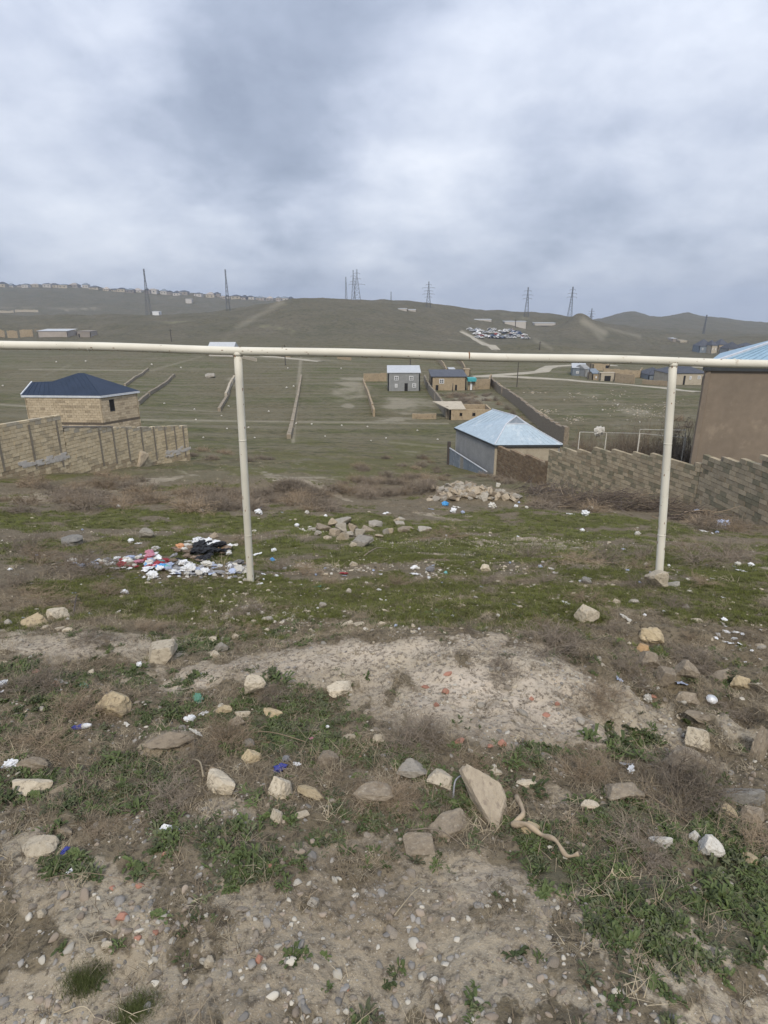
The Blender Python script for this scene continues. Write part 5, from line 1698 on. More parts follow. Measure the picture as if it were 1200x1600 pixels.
M['earth'] = weathered('earthy_rock', (.27, .225, .17), (.20, .165, .125), 4, .95, .6, .012, (.14, .115, .09), .1)
for a in STONES:
    kw = {}
    if a[0] == 756: continue
    if a[:2] == (1024, 911): kw = dict(height=26, sink=.1)
    if a[4] in ('round', 'angular') and a[1] < 1200: kw = dict(height=a[3] * .95)
    if a[2] > 60 and a[4] == 'slab': kw = dict(sink=.45)
    stone(*a, **kw)

_p = hit(752, 1262); _k = px_size(_p)
_me = rock_mesh('long_slab', M['slabstone'], 912, 4, 5, 1.0, .05)
_v = np.empty(len(_me.vertices) * 3, np.float32); _me.vertices.foreach_get('co', _v); _v = _v.reshape(-1, 3); _v[:, 0] = _v[:, 0] * (.66 + .36 * (_v[:, 1] + .5)) - .12 * _v[:, 1]; _me.vertices.foreach_set('co', _v.ravel()); _me.update()
o = link('stone', _me, None, (_p.x + 12 * _k, _p.y + 0 * _k, _p.z + 16 * _k), (R(24), R(-10), R(14)), (58 * _k, 116 * _k, 40 * _k)); tag(o, 'largest angular cream slab, long and leaning towards the driftwood root', 'stone')
# small red brick bits and other mid stones, alike enough to share a label
for i, (px, py, w, h) in enumerate([(696, 1080, 12, 12), (700, 1053, 16, 7), (664, 1073, 14, 7), (682, 1101, 9, 9), (785, 1162, 14, 14), (718, 1158, 18, 10), (766, 1166, 10, 8), (831, 1092, 8, 8), (871, 1101, 8, 8), (405, 1498, 12, 20), (424, 1356, 16, 12),
                                    (190, 1432, 18, 18), (218, 1384, 14, 10), (175, 1387, 10, 8), (57, 1050, 16, 9), (86, 1070, 12, 8), (257, 1335, 10, 7), (1021, 1090, 9, 8), (563, 1184, 6, 6), (853, 1117, 14, 8), (908, 1127, 8, 6)]):
    stone(px, py, w, h, 'angular', 'brickbit', 'small worn piece of red brick lying on bare soil', name='brick_fragment', cat='brick piece', group='red brick bits in the soil')

# loose pale stones scattered over the moss
g = np.random.default_rng(9)
for i in range(140):
    if i < 60: px, py = g.normal(400, 90), g.uniform(900, 985)
    elif i < 100: px, py = g.uniform(430, 1180), g.uniform(860, 990)
    else: px, py = g.uniform(0, 1190), g.uniform(790, 900)
    w = g.uniform(4, 9) * (1 if py > 850 else .7)
    stone(px, py, w, w * .6, 'angular', ['lime', 'lime', 'greyrock2'][i % 3], 'small pale stone lying on the mossy slope', name='stone', group='small pale stones on the moss', sink=.15)
# pale stones in the valley fields
for i, (px, py) in enumerate([(420, 643), (463, 662), (487, 663), (534, 665), (574, 667), (603, 685), (508, 682), (580, 689), (684, 687), (652, 673), (398, 684), (355, 670), (346, 650), (304, 640), (388, 668), (237, 570), (88, 566), (134, 565), (4, 603), (448, 606), (459, 604), (283, 575), (257, 631),
                              (450, 576), (533, 576), (306, 656), (258, 678), (330, 587), (318, 684), (357, 635), (1000, 660), (965, 633), (942, 641), (1000, 690), (1012, 645)]):
    stone(px, py, 3.2 if i != 27 else 6, 2.4, 'round', 'white2', 'tiny white stone lying in the valley field', name='stone', group='white stones in the valley fields', sink=.1, ymin=50)
stone(329, 588, 19, 8, 'slab', 'greyrock2', 'large pale grey concrete slab lying alone in the left field', name='concrete_slab', ymin=80, cat='slab')
FR = MB()
for cx, cy, n, sx, sy in ((850, 643, 16, 9, 2), (898, 655, 16, 9, 4), (935, 620, 20, 30, 5), (1000, 640, 34, 30, 6), (1010, 650, 20, 22, 4), (1050, 628, 8, 12, 2), (835, 614, 6, 8, 1)):
    for i in range(n * 3):
        p = hit(g.normal(cx, sx), g.normal(cy, sy), 50); w = px_size(p) * g.uniform(.8, 3)
        V, F = ico(1); V = V * (1 + .3 * g.normal(size=(len(V), 1))) * np.array([w * .6, w * .5, w * .35]) + np.array(p)
        FR.add(V, F, M['greyrock2' if i % 2 else 'slabstone'])

o = FR.build('field_rubble'); tag(o, 'pale rubble strewn over the valley field right of the pale blue roof', None, None, 'stuff')

# ------------------------------------------------------------------ heaps of rubble
def heap(items, cx, cy, grp, lb, mats, seed, name='concrete_block', cat='block'):
    for i, (px, py, w, h, kd, rz, tl) in enumerate(items):
        stone(px, py, w, h, kd, mats[i % len(mats)], lb if isinstance(lb, str) else lb[i], name=name, group=grp, rz=rz, tilt=tl, sink=.12, cat=cat)
items = [(536, 816, 26, 12, 'cut', .3, .3), (518, 820, 14, 13, 'cut', .8, .6), (533, 828, 17, 18, 'cut', .1, .4), (550, 827, 14, 18, 'cut', -.5, .7), (562, 834, 16, 14, 'cut', .2, .4), (535, 841, 18, 14, 'cut', -.6, .5), (563, 848, 34, 18, 'cut', -.55, .3), (505, 826, 20, 14, 'cut', .4, .5), (497, 834, 12, 10, 'angular', 0, .4),
         (512, 841, 14, 8, 'angular', 0, .4), (586, 820, 26, 14, 'slab', .1, .4), (574, 828, 20, 12, 'cut', .5, .5), (603, 831, 10, 15, 'cut', .1, .4), (611, 829, 9, 15, 'cut', .1, .4), (626, 819, 18, 6, 'slab', 0, .1), (630, 829, 22, 8, 'slab', 0, .2), (664, 828, 20, 12, 'cut', .1, .2), (620, 813, 12, 8, 'slab', 0, .2), (486, 828, 16, 8, 'angular', 0, .4), (640, 825, 12, 8, 'angular', 0, .2), (627, 812, 12, 8, 'cut', 0, .2), (592, 838, 14, 7, 'angular', 0, .2), (545, 835, 14, 12, 'angular', 0, .4), (523, 833, 14, 12, 'cut', .9, .4)]
for i, a in enumerate(items):
    stone(*a[:4], a[4], ['greyrock2', 'slabstone', 'greyrock2', 'brownrock'][i % 4], ['concrete block on the loose heap in the middle of the moss', 'long tilted concrete block at the front of the middle heap', 'flat concrete block standing alone right of the middle heap'][1 if i == 6 else 2 if i == 16 else 0], name='concrete_block',
          group='concrete blocks in the middle heap', rz=a[5], tilt=a[6], sink=.1, cat='block')
g = np.random.default_rng(21)
for i in range(150):
    u = g.beta(1.5, 1.9); px = 668 + u * 150 + g.normal() * 3
    top = 756 + abs(u - .35) * 34; py = top + g.random() ** 1.2 * (782 - top)
    w = g.uniform(6, 15); p = hit(px, 784, 18, 34)
    pil = max(0, (784 - py)) * px_size(p) * .55
    stone(px, py, w, w * g.uniform(.35, .8), ['cut', 'slab', 'slab'][i % 3], ['slabstone', 'greyrock2', 'slabstone', 'greyrock2', 'earth'][i % 5], 'broken stone of the long rubble heap below the pale blue roof', name='rubble_stone', group='rubble heap below the pale blue roof', rz=g.uniform(-1.5, 1.5), tilt=.9, sink=0, lift=0)
stone(778, 757, 7, 13, 'cut', 'white2', 'white upright block sticking out of the rubble heap', name='rubble_stone', tilt=.1)

# ------------------------------------------------------------------ dry shrubs
def shrub_mesh(name, mat, seed, stems=26, spread=1.0, up=.75, fine=5, width=.006, flat=False):
    """a dry, many-branched bush about 1 m across: thin twig ribbons, real depth"""
    g = np.random.default_rng(seed)
    V, F = [], []

    def ribbon(p, d, L, w, segs=3, bend=.35):
        pts = [p]
        for s_ in range(segs):
            d = d + g.normal(size=3) * bend; d /= np.linalg.norm(d)
            pts.append(pts[-1] + d * L / segs)
        side = np.cross(d, g.normal(size=3)); side /= np.linalg.norm(side) + 1e-9
        b = len(V)
        for j, q in enumerate(pts):
            ww = w * (1 - .75 * j / segs)
            V.append(q - side * ww / 2); V.append(q + side * ww / 2)
        for j in range(segs):
            F.append((b + 2 * j, b + 2 * j + 1, b + 2 * j + 3, b + 2 * j + 2))
        return pts, d
    for i in range(stems):
        a = g.uniform(0, 2 * math.pi); el = g.uniform(.15, 1.35)
        d = np.array([math.cos(a) * math.cos(el) * spread, math.sin(a) * math.cos(el) * spread, math.sin(el) * up])
        d /= np.linalg.norm(d)
        L = g.uniform(.34, .52) * (1 if up > .5 else 1)
        base = np.array([g.normal() * .04, g.normal() * .04, 0])
        pts, d1 = ribbon(base, d, L, width, 4, .22)
        for k in range(fine + 3):
            t = g.uniform(.3, 1); j = min(3, int(t * 4)); q = pts[j] + (pts[j + 1] - pts[j]) * (t * 4 - j)
            d2 = (pts[j + 1] - pts[j]); d2 = d2 / np.linalg.norm(d2) + g.normal(size=3) * .7; d2 /= np.linalg.norm(d2)
            p2, d3 = ribbon(q, d2, L * g.uniform(.3, .55), width * .55, 3, .35)
            for l in range(fine):
                j2 = int(g.integers(0, 3)); q2 = p2[j2] + (p2[j2 + 1] - p2[j2]) * g.random()
                d4 = d3 + g.normal(size=3) * .95; d4 /= np.linalg.norm(d4)
                ribbon(q2, d4, L * g.uniform(.1, .24), width * .36, 2, .5)
    V = np.array(V); V[:, 2] = np.maximum(V[:, 2], g.uniform(-.01, .01, len(V)))
    return make_mesh(name, V, np.array(F), [mat])


SHR = [shrub_mesh('dry_bush_a', M['twig'], 1, 34, 1, .8, 5, .010), shrub_mesh('dry_bush_b', M['twig_g'], 2, 38, 1.2, .6, 5, .010), shrub_mesh('dry_bush_c', M['twig'], 3, 28, 1.3, .5, 6, .009), shrub_mesh('dry_bush_d', M['twig_g'], 4, 40, 1, .7, 5, .011)]
SHRF = [shrub_mesh('far_bush_a', M['twig_g'], 11, 44, 1.1, .7, 4, .016), shrub_mesh('far_bush_b', M['twig'], 12, 44, 1.1, .6, 4, .016), shrub_mesh('far_bush_c', M['twig_g'], 13, 40, 1.2, .5, 4, .018)]


def shrub(px, py, wpx, label, i=0, far=False, hs=1.0, group=None, name='dry_shrub'):
    p = hit(px, py); k = px_size(p); s_ = wpx * k / .85
    o = link(name, (SHRF if far else SHR)[i % (3 if far else 4)], None, (p.x, p.y, p.z - .01), (0, 0, i * 2.399), (s_, s_, s_ * hs))
    tag(o, label, 'dry bush', group)
    return o


NEAR = [(350, 1165, 100, 1.0, 'tall brown dry bush over the tan stones beside white papers'), (640, 1165, 120, .8, 'wide brown dry bush in the centre below the mound'), (600, 1255, 100, .8, 'dry bush growing over the cracked brown stone'),
        (1060, 1250, 160, .95, 'largest grey brown dry bush at the right'), (905, 1215, 110, .8, 'dry bush left of the largest right bush'), (860, 1015, 130, .6, 'dark dry bush along the brow of the soil bank'), (925, 1095, 100, .6, 'low dry bush on the eroded slope below the brow'),
        (1085, 1045, 110, .5, 'dry bush behind the brown boulder over the crevice'), (120, 1120, 130, .6, 'dry bush left of the knobbly cream boulder'), (40, 1080, 110, .6, 'dry bush at the left border below the soil bank'), (60, 1170, 120, .5, 'dry bush above the white bag at the left'),
        (780, 1050, 70, .6, 'small dry bush on top of the pale mound'), (1165, 1320, 120, .6, 'dry bush by the right border around the yellow grey stone'), (255, 1255, 110, .5, 'low dry bush below the earthy rock'), (500, 1215, 70, .6, 'small dry bush beside the dull brown stone'),
        (430, 1090, 70, .6, 'small dry bush behind the flat tan stone'), (230, 985, 60, .5, 'dry tuft at the top edge of the left soil bank'), (140, 1000, 70, .5, 'dry tuft on the left part of the soil bank'), (380, 990, 60, .6, 'dry tuft at the crest above the low weeds'),
        (985, 1050, 80, .6, 'dry bush left of the crumbling earth lump'), (740, 1200, 70, .6, 'small dry bush above the long pale stone'), (1000, 1330, 110, .5, 'dry grass bush left of the flat white stone'), (900, 1320, 100, .5, 'dry bush between the driftwood root and the white stones'),
        (1140, 1110, 90, .5, 'dark dry bush in the hollow at the right border'), (160, 1300, 80, .4, 'faint dry bush on the lower left soil'), (300, 1200, 80, .5, 'dry bush left of the large flat cream block'), (560, 1180, 80, .6, 'dry bush between the two cream stones in the centre'), (700, 1260, 60, .5, 'dry bush in the leafy patch left of the largest slab')]
for i, (px, py, w, hs, lb) in enumerate(NEAR):
    shrub(px, py, w, lb, i, False, hs)
    if w >= 100:   # a second growth through the first gives the density of the real bush
        shrub(px + w * .16, py - 4, w * .8, lb.replace('bush', 'bush, second growth of it', 1) if False else 'dry growth mixed into the ' + lb, i + 2, False, hs * .9, group='dry growth in the large near bushes')
g = np.random.default_rng(31)
lbm = 'brown dry bush on the slope between the soil bank and the walls'
for px, py, w in ((250, 935, 46), (480, 898, 56), (515, 915, 50), (60, 880, 90), (110, 890, 90), (30, 860, 80), (170, 860, 60), (150, 900, 80), (430, 890, 50), (700, 840, 60), (660, 845, 26), (370, 850, 50), (1080, 860, 60), (1000, 890, 60), (940, 880, 80), (900, 880, 70), (860, 910, 60), (1000, 920, 60), (920, 940, 60), (1050, 950, 60),
                  (1100, 915, 50), (620, 915, 50), (760, 930, 40), (760, 915, 50), (1090, 880, 90), (1140, 870, 80), (1010, 870, 60), (830, 870, 60), (260, 960, 50), (390, 960, 60), (160, 930, 60), (40, 930, 60), (60, 950, 90), (20, 915, 60), (440, 955, 36), (1160, 1000, 50), (730, 985, 40), (850, 985, 60), (1080, 1000, 50), (960, 990, 50)):
    shrub(px + g.normal() * 3, py, w * 1.1, lbm, int(g.integers(0, 4)), False, g.uniform(.45, .7), 'dry bushes on the mossy slope')
bands = [(270, 400, 772, 800, 40, 'grey bush in the scrub clump left of the left post'), (400, 520, 768, 800, 32, 'brown bush in the scrub around the low earth hump'), (540, 680, 745, 778, 44, 'bush in the scrub band before the pale blue roofed house'),
         (440, 560, 752, 775, 12, 'brown bush in the scrub around the low earth hump'), (0, 260, 770, 800, 24, 'low bush on the slope below the left wall'), (680, 860, 742, 756, 16, 'bush at the back of the long rubble heap'),
         (820, 1000, 760, 800, 22, 'dark bush tangled in the cut branches by the right wall'), (1060, 1190, 800, 830, 12, 'bush at the foot of the right wall near the border'), (250, 420, 700, 722, 12, 'small bush past the far end of the left wall'),
         (560, 700, 715, 740, 14, 'bush in the scrub band before the pale blue roofed house'), (0, 250, 742, 770, 16, 'low bush on the slope below the left wall')]
for x0, x1, y0, y1, n, lb in bands:
    for i in range(n):
        px, py = g.uniform(x0, x1), g.uniform(y0, y1)
        p = hit(px, py); k = px_size(p)
        shrub(px, py, g.uniform(.7, 1.5) / k, lb, int(g.integers(0, 3)), True, g.uniform(.5, .8), lb.replace('bush', 'bushes', 1), 'scrub_bush')

# ------------------------------------------------------------------ brush pile along the right wall
def brush_pile(px0, px1, py, hpx, n, seed, lb, name='branch_pile'):
    g = np.random.default_rng(seed)
    A, B = hit(px0, py), hit(px1, py + 6)
    k = px_size((A + B) / 2); hh = hpx * k
    root = empty(name, tuple((A + B) / 2)); tag(root, lb, 'branches'); bpy.context.view_layer.update()
    m = MB()
    for i in range(n):
        t = g.random(); p = A.lerp(B, t); d = (B - A).normalized()
        z = hgt(p.x, p.y) + g.random() ** 1.4 * hh * (1 - abs(t - .5) * 1.1)
        c = Vector((p.x + g.normal() * .25, p.y + g.normal() * .35, z))
        a = g.normal() * .45; L = g.uniform(.5, 2.2)
        v = Vector((math.cos(a) * d.x - math.sin(a) * d.y, math.sin(a) * d.x + math.cos(a) * d.y, g.normal() * .12))
        q0 = c - v * L / 2; pts = [q0]
        for s_ in range(4):
            v = (v + Vector(g.normal(size=3)) * .16).normalized(); pts.append(pts[-1] + v * L / 4)
        r0 = g.uniform(.006, .022)
        pts = [Vector((q.x, q.y, max(q.z, hgt(q.x, q.y) + .01))) if False else q for q in pts]
        if i < 26:
            m1 = MB(); m1.tube(pts, [r0 * 1.4 * (1 - .16 * j) for j in range(5)], M['darkwood'] if i % 3 else M['twig'], 5, cap=False); m1.build('branch', root)
        else:
            m.tube(pts, [r0 * (1 - .18 * j) for j in range(5)], M['darkwood'] if g.random() < .75 else M['twig_g'], 3, cap=False)
    m.build('thin_branches', root)['kind'] = 'stuff'
brush_pile(888, 1075, 793, 30, 620, 1, 'long dark heap of cut branches lying along the right wall')
brush_pile(824, 905, 772, 26, 260, 2, 'smaller dark heap of twigs between the rubble and the branch heap')
brush_pile(1060, 1130, 812, 14, 160, 3, 'thin scatter of dark twigs at the foot of the wall right of the right post')

# ------------------------------------------------------------------ frame and vines behind the right wall
def trellis():
    z = lambda px, py, Y: at_Y(px, py, Y)
    Y = 32
    P = [z(906, 675, Y + 3), z(948, 676, Y + 2), z(1000, 677, Y), z(1072, 684, Y - 1)]
    root = empty('pipe_frame', (P[0].x, P[0].y, hgt(P[0].x, P[0].y))); tag(root, 'thin pale pipe frame with bare vines behind the right wall', 'frame'); bpy.context.view_layer.update()
    for i, (a, b) in enumerate(zip(P, P[1:])):
        m = MB(); m.bar(a, b, .035, M['offwhite']); m.build('rail', root)
    for p in P:
        m = MB(); m.bar((p.x, p.y, hgt(p.x, p.y) - .1), p, .06, M['offwhite']); m.build('post', root)
    Q = [z(1000, 671, Y - .6), z(1072, 672, Y - 2.6), z(1068, 694, Y - 2.6)]
    for a, b in zip(Q, Q[1:]):
        m = MB(); m.bar(a, b, .03, M['offwhite']); m.build('rail', root)
    for p in Q[:2]:
        m = MB(); m.bar((p.x, p.y, hgt(p.x, p.y) - .1), p, .03, M['offwhite']); m.build('post', root)
    g = np.random.default_rng(4)
    c = z(936, 674, Y + 1.8)
    o = link('plastic_bundle', crumple_mesh('plastic_bundle', M['offwhite'], 91, 3, .3, .75), None, tuple(c), (0, 0, .3), (.75, .5, .62)); tag(o, 'grey white plastic bundle hanging on the pipe frame behind the wall', 'bundle')
    for i in range(40):
        px = g.uniform(905, 1080); yy = np.interp(px, [853, 967, 1085], [37.2, 31, 26.2]) + g.uniform(2.4, 5.5); c = z(px, 705, yy); gz = hgt(c.x, c.y)
        topz = z(px, 680 + abs(g.normal()) * 10, yy).z
        s_ = (topz - gz) / .48
        o = link('bare_vine', SHR[i % 4] if i % 2 else SHRF[i % 3], None, (c.x, c.y, gz), (0, 0, g.uniform(0, 6)), (s_ * .33, s_ * .33, s_ * 1.15)); tag(o, 'bare vine growing through the pipe frame behind the right wall', 'bare vine', 'bare vines in the pipe frame')
trellis()
g = np.random.default_rng(8)
for i, (px, py, w) in enumerate(((865, 694, 18), (872, 700, 20), (886, 700, 22), (895, 690, 18), (1060, 650, 22), (1075, 660, 24), (1060, 668, 20), (780, 625, 14), (792, 632, 16), (800, 640, 18), (812, 650, 18), (775, 618, 14), (760, 612, 12))):
    p = hit(px, py + 8, 35); k = px_size(p); s_ = w * k
    o = link('bare_shrub', SHRF[i % 3], None, tuple(p), (0, 0, i * 1.3), (s_ * .9, s_ * .9, s_ * 1.2)); tag(o, 'bare leafless shrub beyond the walls on the right', 'bare shrub', 'leafless shrubs beyond the right walls')
for i in range(40):
    px, py = g.uniform(690, 765), g.uniform(615, 634)
    p = hit(px, py, 60); s_ = g.uniform(1.5, 3)
    o = link('bare_shrub', SHRF[i % 3], None, tuple(p), (0, 0, i * 1.3), (s_, s_, s_ * .7)); tag(o, 'brown shrub in the garden plot before the brick house', 'bare shrub', 'shrubs in the brick house garden')

# ------------------------------------------------------------------ rubbish
CR = {}
def litter(px, py, w, h, kind, mat, label, seed=0, name='litter', cat='litter', group=None, lift=0.0, rz=None, hs=1.0):
    g = np.random.default_rng(seed + int(px * 3 + py))
    key = (kind, mat, int(g.integers(0, 3)))
    if key not in CR:
        CR[key] = crumple_mesh('crumpled_film', M[mat], 500 + len(CR), 3) if kind == 'bag' else sheet_mesh('creased_sheet', M[mat], 500 + len(CR))
    p = hit(px, py); k = px_size(p); el = math.atan2(-p.z, p.y)
    W_ = w * k; D = min(W_ * 1.1, h * k / max(.25, math.sin(el)) * .7)
    hz = (.55 * min(W_, D) + h * k * .3) * hs
    n = slope_normal(p.x, p.y)
    o = link(name, CR[key], None, (p.x, p.y, p.z + (hz * .42 if kind == 'bag' else .004) + lift), (-n.y * .8 + g.normal() * .12, n.x * .8 + g.normal() * .12, rz if rz is not None else g.uniform(-1.2, 1.2)),
             (W_, max(D, .5 * W_), hz if kind == 'bag' else W_ * .6))
    tag(o, label, cat, group)
    return o


for a in [(268, 1300, 52, 24, 'sheet', 'white', 'torn white paper tissue lying on the lower left soil', 'paper'), (197, 0, 0, 0, '', '', '', '')]:
    if a[2]: litter(*a[:7], seed=3, name='torn_paper', cat=a[7])
LIT = [(17, 1199, 25, 17, 'bag', 'white', 'bright white crumpled bag near the left border', 'plastic_bag', 'bag'), (4, 1073, 22, 12, 'bag', 'white', 'white bag cut by the left border among dry weeds', 'plastic_bag', 'bag'), (0, 1084, 16, 6, 'sheet', 'white', 'white strip just below the bag at the left border', 'torn_paper', 'paper'),
       (97, 1067, 26, 12, 'sheet', 'offwhite', 'dirty white wrapper beside a red brick bit at the left', 'wrapper', 'wrapper'), (88, 1070, 10, 8, 'bag', 'orangerag', 'orange scrap touching the dirty white wrapper', 'scrap', 'scrap'), (95, 1081, 6, 8, 'bag', 'white', 'tiny white scrap under the dirty white wrapper', 'scrap', 'scrap'),
       (132, 1075, 20, 10, 'bag', 'greenfilm', 'green plastic scrap in the left weeds', 'scrap', 'scrap'), (297, 1126, 22, 11, 'bag', 'white', 'white tissue left of the folded white card', 'tissue', 'tissue'), (318, 1116, 15, 20, 'sheet', 'white', 'folded white card standing in the weeds', 'card', 'card'), (307, 1147, 24, 14, 'sheet', 'offwhite', 'crumpled paper below the folded white card', 'torn_paper', 'paper'),
       (218, 1041, 10, 9, 'bag', 'white', 'small white ball of paper below the squared block', 'paper_ball', 'paper'), (310, 1097, 22, 14, 'bag', 'greenfilm', 'grey green plastic piece above the white tissue', 'scrap', 'scrap'), (198, 1133, 18, 8, 'sheet', 'offwhite', 'pale scrap below the knobbly boulder', 'scrap', 'scrap'),
       (438, 1204, 28, 14, 'bag', 'navy', 'dark blue part of the wrapper above the pointed stone', 'wrapper', 'wrapper'), (464, 1196, 22, 12, 'sheet', 'white', 'white part of the wrapper above the pointed stone', 'wrapper', 'wrapper'), (447, 1189, 16, 12, 'bag', 'greyrag', 'grey lid beside the blue and white wrapper', 'lid', 'lid'), (488, 1155, 16, 12, 'sheet', 'pinkrag', 'pink and white scrap in the dense weeds', 'scrap', 'scrap'),
       (512, 1137, 7, 5, 'bag', 'white', 'tiny white scrap in the dense weeds', 'scrap', 'scrap'), (885, 945, 28, 9, 'sheet', 'white', 'bright white scrap on the moss left of the pale boulder', 'torn_paper', 'paper'), (978, 967, 24, 8, 'sheet', 'offwhite', 'pale film on the moss right of the pale boulder', 'plastic_film', 'film'), (1007, 963, 7, 5, 'bag', 'white', 'small white lump right of the pale film', 'scrap', 'scrap'),
       (968, 1063, 12, 9, 'sheet', 'lilac', 'lilac wrapper on the eroded slope', 'wrapper', 'wrapper'), (1012, 1096, 18, 14, 'bag', 'offwhite', 'whitish plastic below the dark crack', 'plastic_bag', 'bag'), (1060, 1068, 22, 16, 'sheet', 'lilac', 'torn grey blue film hanging at the brown boulder', 'plastic_film', 'film'), (985, 1207, 22, 12, 'bag', 'white', 'white crumpled cup left of the largest right bush', 'crumpled_cup', 'cup'), (978, 1196, 22, 8, 'sheet', 'greyrag', 'grey film behind the white crumpled cup', 'plastic_film', 'film'),
       (1030, 1297, 12, 8, 'sheet', 'white', 'small white card above the flat white stone', 'card', 'card'), (190, 925, 20, 7, 'sheet', 'greyrag', 'grey plastic piece on the moss below the rubbish heap', 'scrap', 'scrap'), (195, 929, 13, 9, 'bag', 'white', 'white ball on the moss below the rubbish heap', 'plastic_bag', 'bag'),
       (205, 848, 11, 7, 'bag', 'white', 'white cup lying behind the rubbish heap', 'cup', 'cup'), (216, 850, 14, 5, 'sheet', 'white', 'white strip beside the cup behind the rubbish heap', 'scrap', 'scrap'), (696, 791, 13, 9, 'bag', 'bluebag', 'bright blue plastic bag in front of the rubble heap', 'plastic_bag', 'bag'), (708, 801, 13, 7, 'bag', 'white', 'white bag right below the blue bag', 'plastic_bag', 'bag'),
       (674, 796, 10, 4, 'sheet', 'lilac', 'pale film left of the blue bag', 'plastic_film', 'film'), (713, 793, 14, 5, 'sheet', 'offwhite', 'pale film right of the blue bag', 'plastic_film', 'film'), (769, 794, 15, 8, 'bag', 'offwhite', 'whitish bag in front of the middle of the rubble heap', 'plastic_bag', 'bag'), (806, 793, 7, 6, 'bag', 'white', 'white lump in front of the right end of the rubble', 'plastic_bag', 'bag'), (823, 795, 7, 5, 'bag', 'offwhite', 'second whitish lump in front of the right end of the rubble', 'plastic_bag', 'bag'),
       (914, 806, 15, 10, 'bag', 'white', 'white bag in front of the branch heap, lower one', 'plastic_bag', 'bag'), (922, 799, 13, 10, 'bag', 'offwhite', 'white bag in front of the branch heap, upper one', 'plastic_bag', 'bag'), (890, 804, 16, 4, 'sheet', 'white', 'white strips left of the bags at the branch heap', 'scrap', 'scrap'), (1088, 803, 12, 9, 'bag', 'lilac', 'pale bag at the wall foot just right of the right post', 'plastic_bag', 'bag'), (1129, 824, 20, 12, 'bag', 'lilac', 'blue white bag at the wall foot near the right border', 'plastic_bag', 'bag'),
       (1100, 831, 14, 4, 'sheet', 'white', 'white strip left of the blue white bag', 'scrap', 'scrap'), (996, 836, 14, 5, 'bag', 'offwhite', 'whitish scrap on the moss left of the right post', 'scrap', 'scrap'), (862, 890, 18, 7, 'sheet', 'offwhite', 'pale sheet on the moss left of the right post', 'scrap', 'scrap'), (404, 803, 14, 6, 'bag', 'white', 'white bag right of the left post on the moss', 'plastic_bag', 'bag'), (402, 867, 18, 8, 'sheet', 'white', 'white plate behind the foot of the left post', 'plate', 'plate'), (428, 862, 9, 6, 'bag', 'white', 'white lump right of the left post', 'plastic_bag', 'bag'),
       (405, 914, 16, 9, 'sheet', 'white', 'white paper at the foot of the left post', 'torn_paper', 'paper'), (426, 877, 8, 9, 'bag', 'bluebag', 'small blue scrap right of the left post', 'scrap', 'scrap'), (538, 897, 18, 6, 'sheet', 'redrag', 'red scrap in the litter strip on the moss', 'scrap', 'scrap'), (495, 918, 16, 5, 'sheet', 'greenfilm', 'green film on the moss above the bank', 'plastic_film', 'film'), (647, 889, 14, 5, 'bag', 'white', 'white bag in the litter strip, left one', 'plastic_bag', 'bag'), (648, 898, 22, 6, 'sheet', 'white', 'white sheet under the left white bag of the litter strip', 'torn_paper', 'paper'),
       (672, 893, 16, 8, 'bag', 'greyrag', 'grey bag in the litter strip', 'plastic_bag', 'bag'), (697, 897, 16, 6, 'sheet', 'tealrag', 'pale green film in the litter strip', 'plastic_film', 'film'), (185, 794, 9, 4, 'bag', 'white', 'white scrap below the left wall', 'scrap', 'scrap'), (316, 800, 10, 4, 'bag', 'offwhite', 'white scrap before the left scrub', 'scrap', 'scrap'), (475, 830, 20, 3, 'sheet', 'offwhite', 'pale strip left of the concrete heap', 'scrap', 'scrap'), (464, 823, 9, 5, 'bag', 'white', 'white lump left of the concrete heap', 'plastic_bag', 'bag'),
       (509, 808, 6, 6, 'bag', 'white', 'tiny white bag above the concrete heap', 'plastic_bag', 'bag'), (602, 803, 14, 5, 'sheet', 'white', 'white scraps above the concrete heap', 'scrap', 'scrap'), (1158, 893, 20, 6, 'sheet', 'white', 'white sheet on the ash patch near the right border', 'torn_paper', 'paper'), (1173, 885, 12, 6, 'bag', 'white', 'white bag on the ash patch near the right border', 'plastic_bag', 'bag'), (1153, 884, 10, 6, 'bag', 'offwhite', 'whitish scrap on the ash patch near the right border', 'scrap', 'scrap'),
       (1110, 1413, 14, 24, 'sheet', 'orangerag', 'rusty brown scrap in the weeds at the lower right', 'scrap', 'scrap'), (1122, 1420, 18, 10, 'sheet', 'pinkrag', 'pinkish scrap beside the rusty one at the lower right', 'scrap', 'scrap'), (102, 1331, 16, 9, 'bag', 'navy', 'dark purple scrap on the lower left soil', 'scrap', 'scrap'), (110, 1363, 13, 5, 'sheet', 'white', 'small white strip on the lower left soil', 'scrap', 'scrap')]
for i, a in enumerate(LIT):
    litter(*a[:7], seed=i, name=a[7], cat=a[8])
# white shards of broken plastic on the moss at the right
for i, (px, py, w, h) in enumerate([(1131, 970, 11, 13), (1136, 988, 16, 9), (1122, 993, 9, 6), (1149, 989, 14, 5), (1119, 998, 8, 5), (1134, 1004, 10, 12), (1147, 1000, 10, 8), (1155, 1007, 9, 7), (1143, 1007, 14, 4), (1160, 992, 8, 5), (1152, 1011, 6, 5), (1171, 1010, 8, 5), (1174, 1018, 7, 7), (1164, 1036, 8, 4), (1188, 1031, 5, 4), (1133, 981, 8, 5)]):
    litter(px, py, w, h, 'sheet' if i % 3 else 'bag', 'white', 'white shard of broken plastic on the moss at the right', i, 'plastic_shard', 'shard', 'white plastic shards on the right moss', hs=.6)
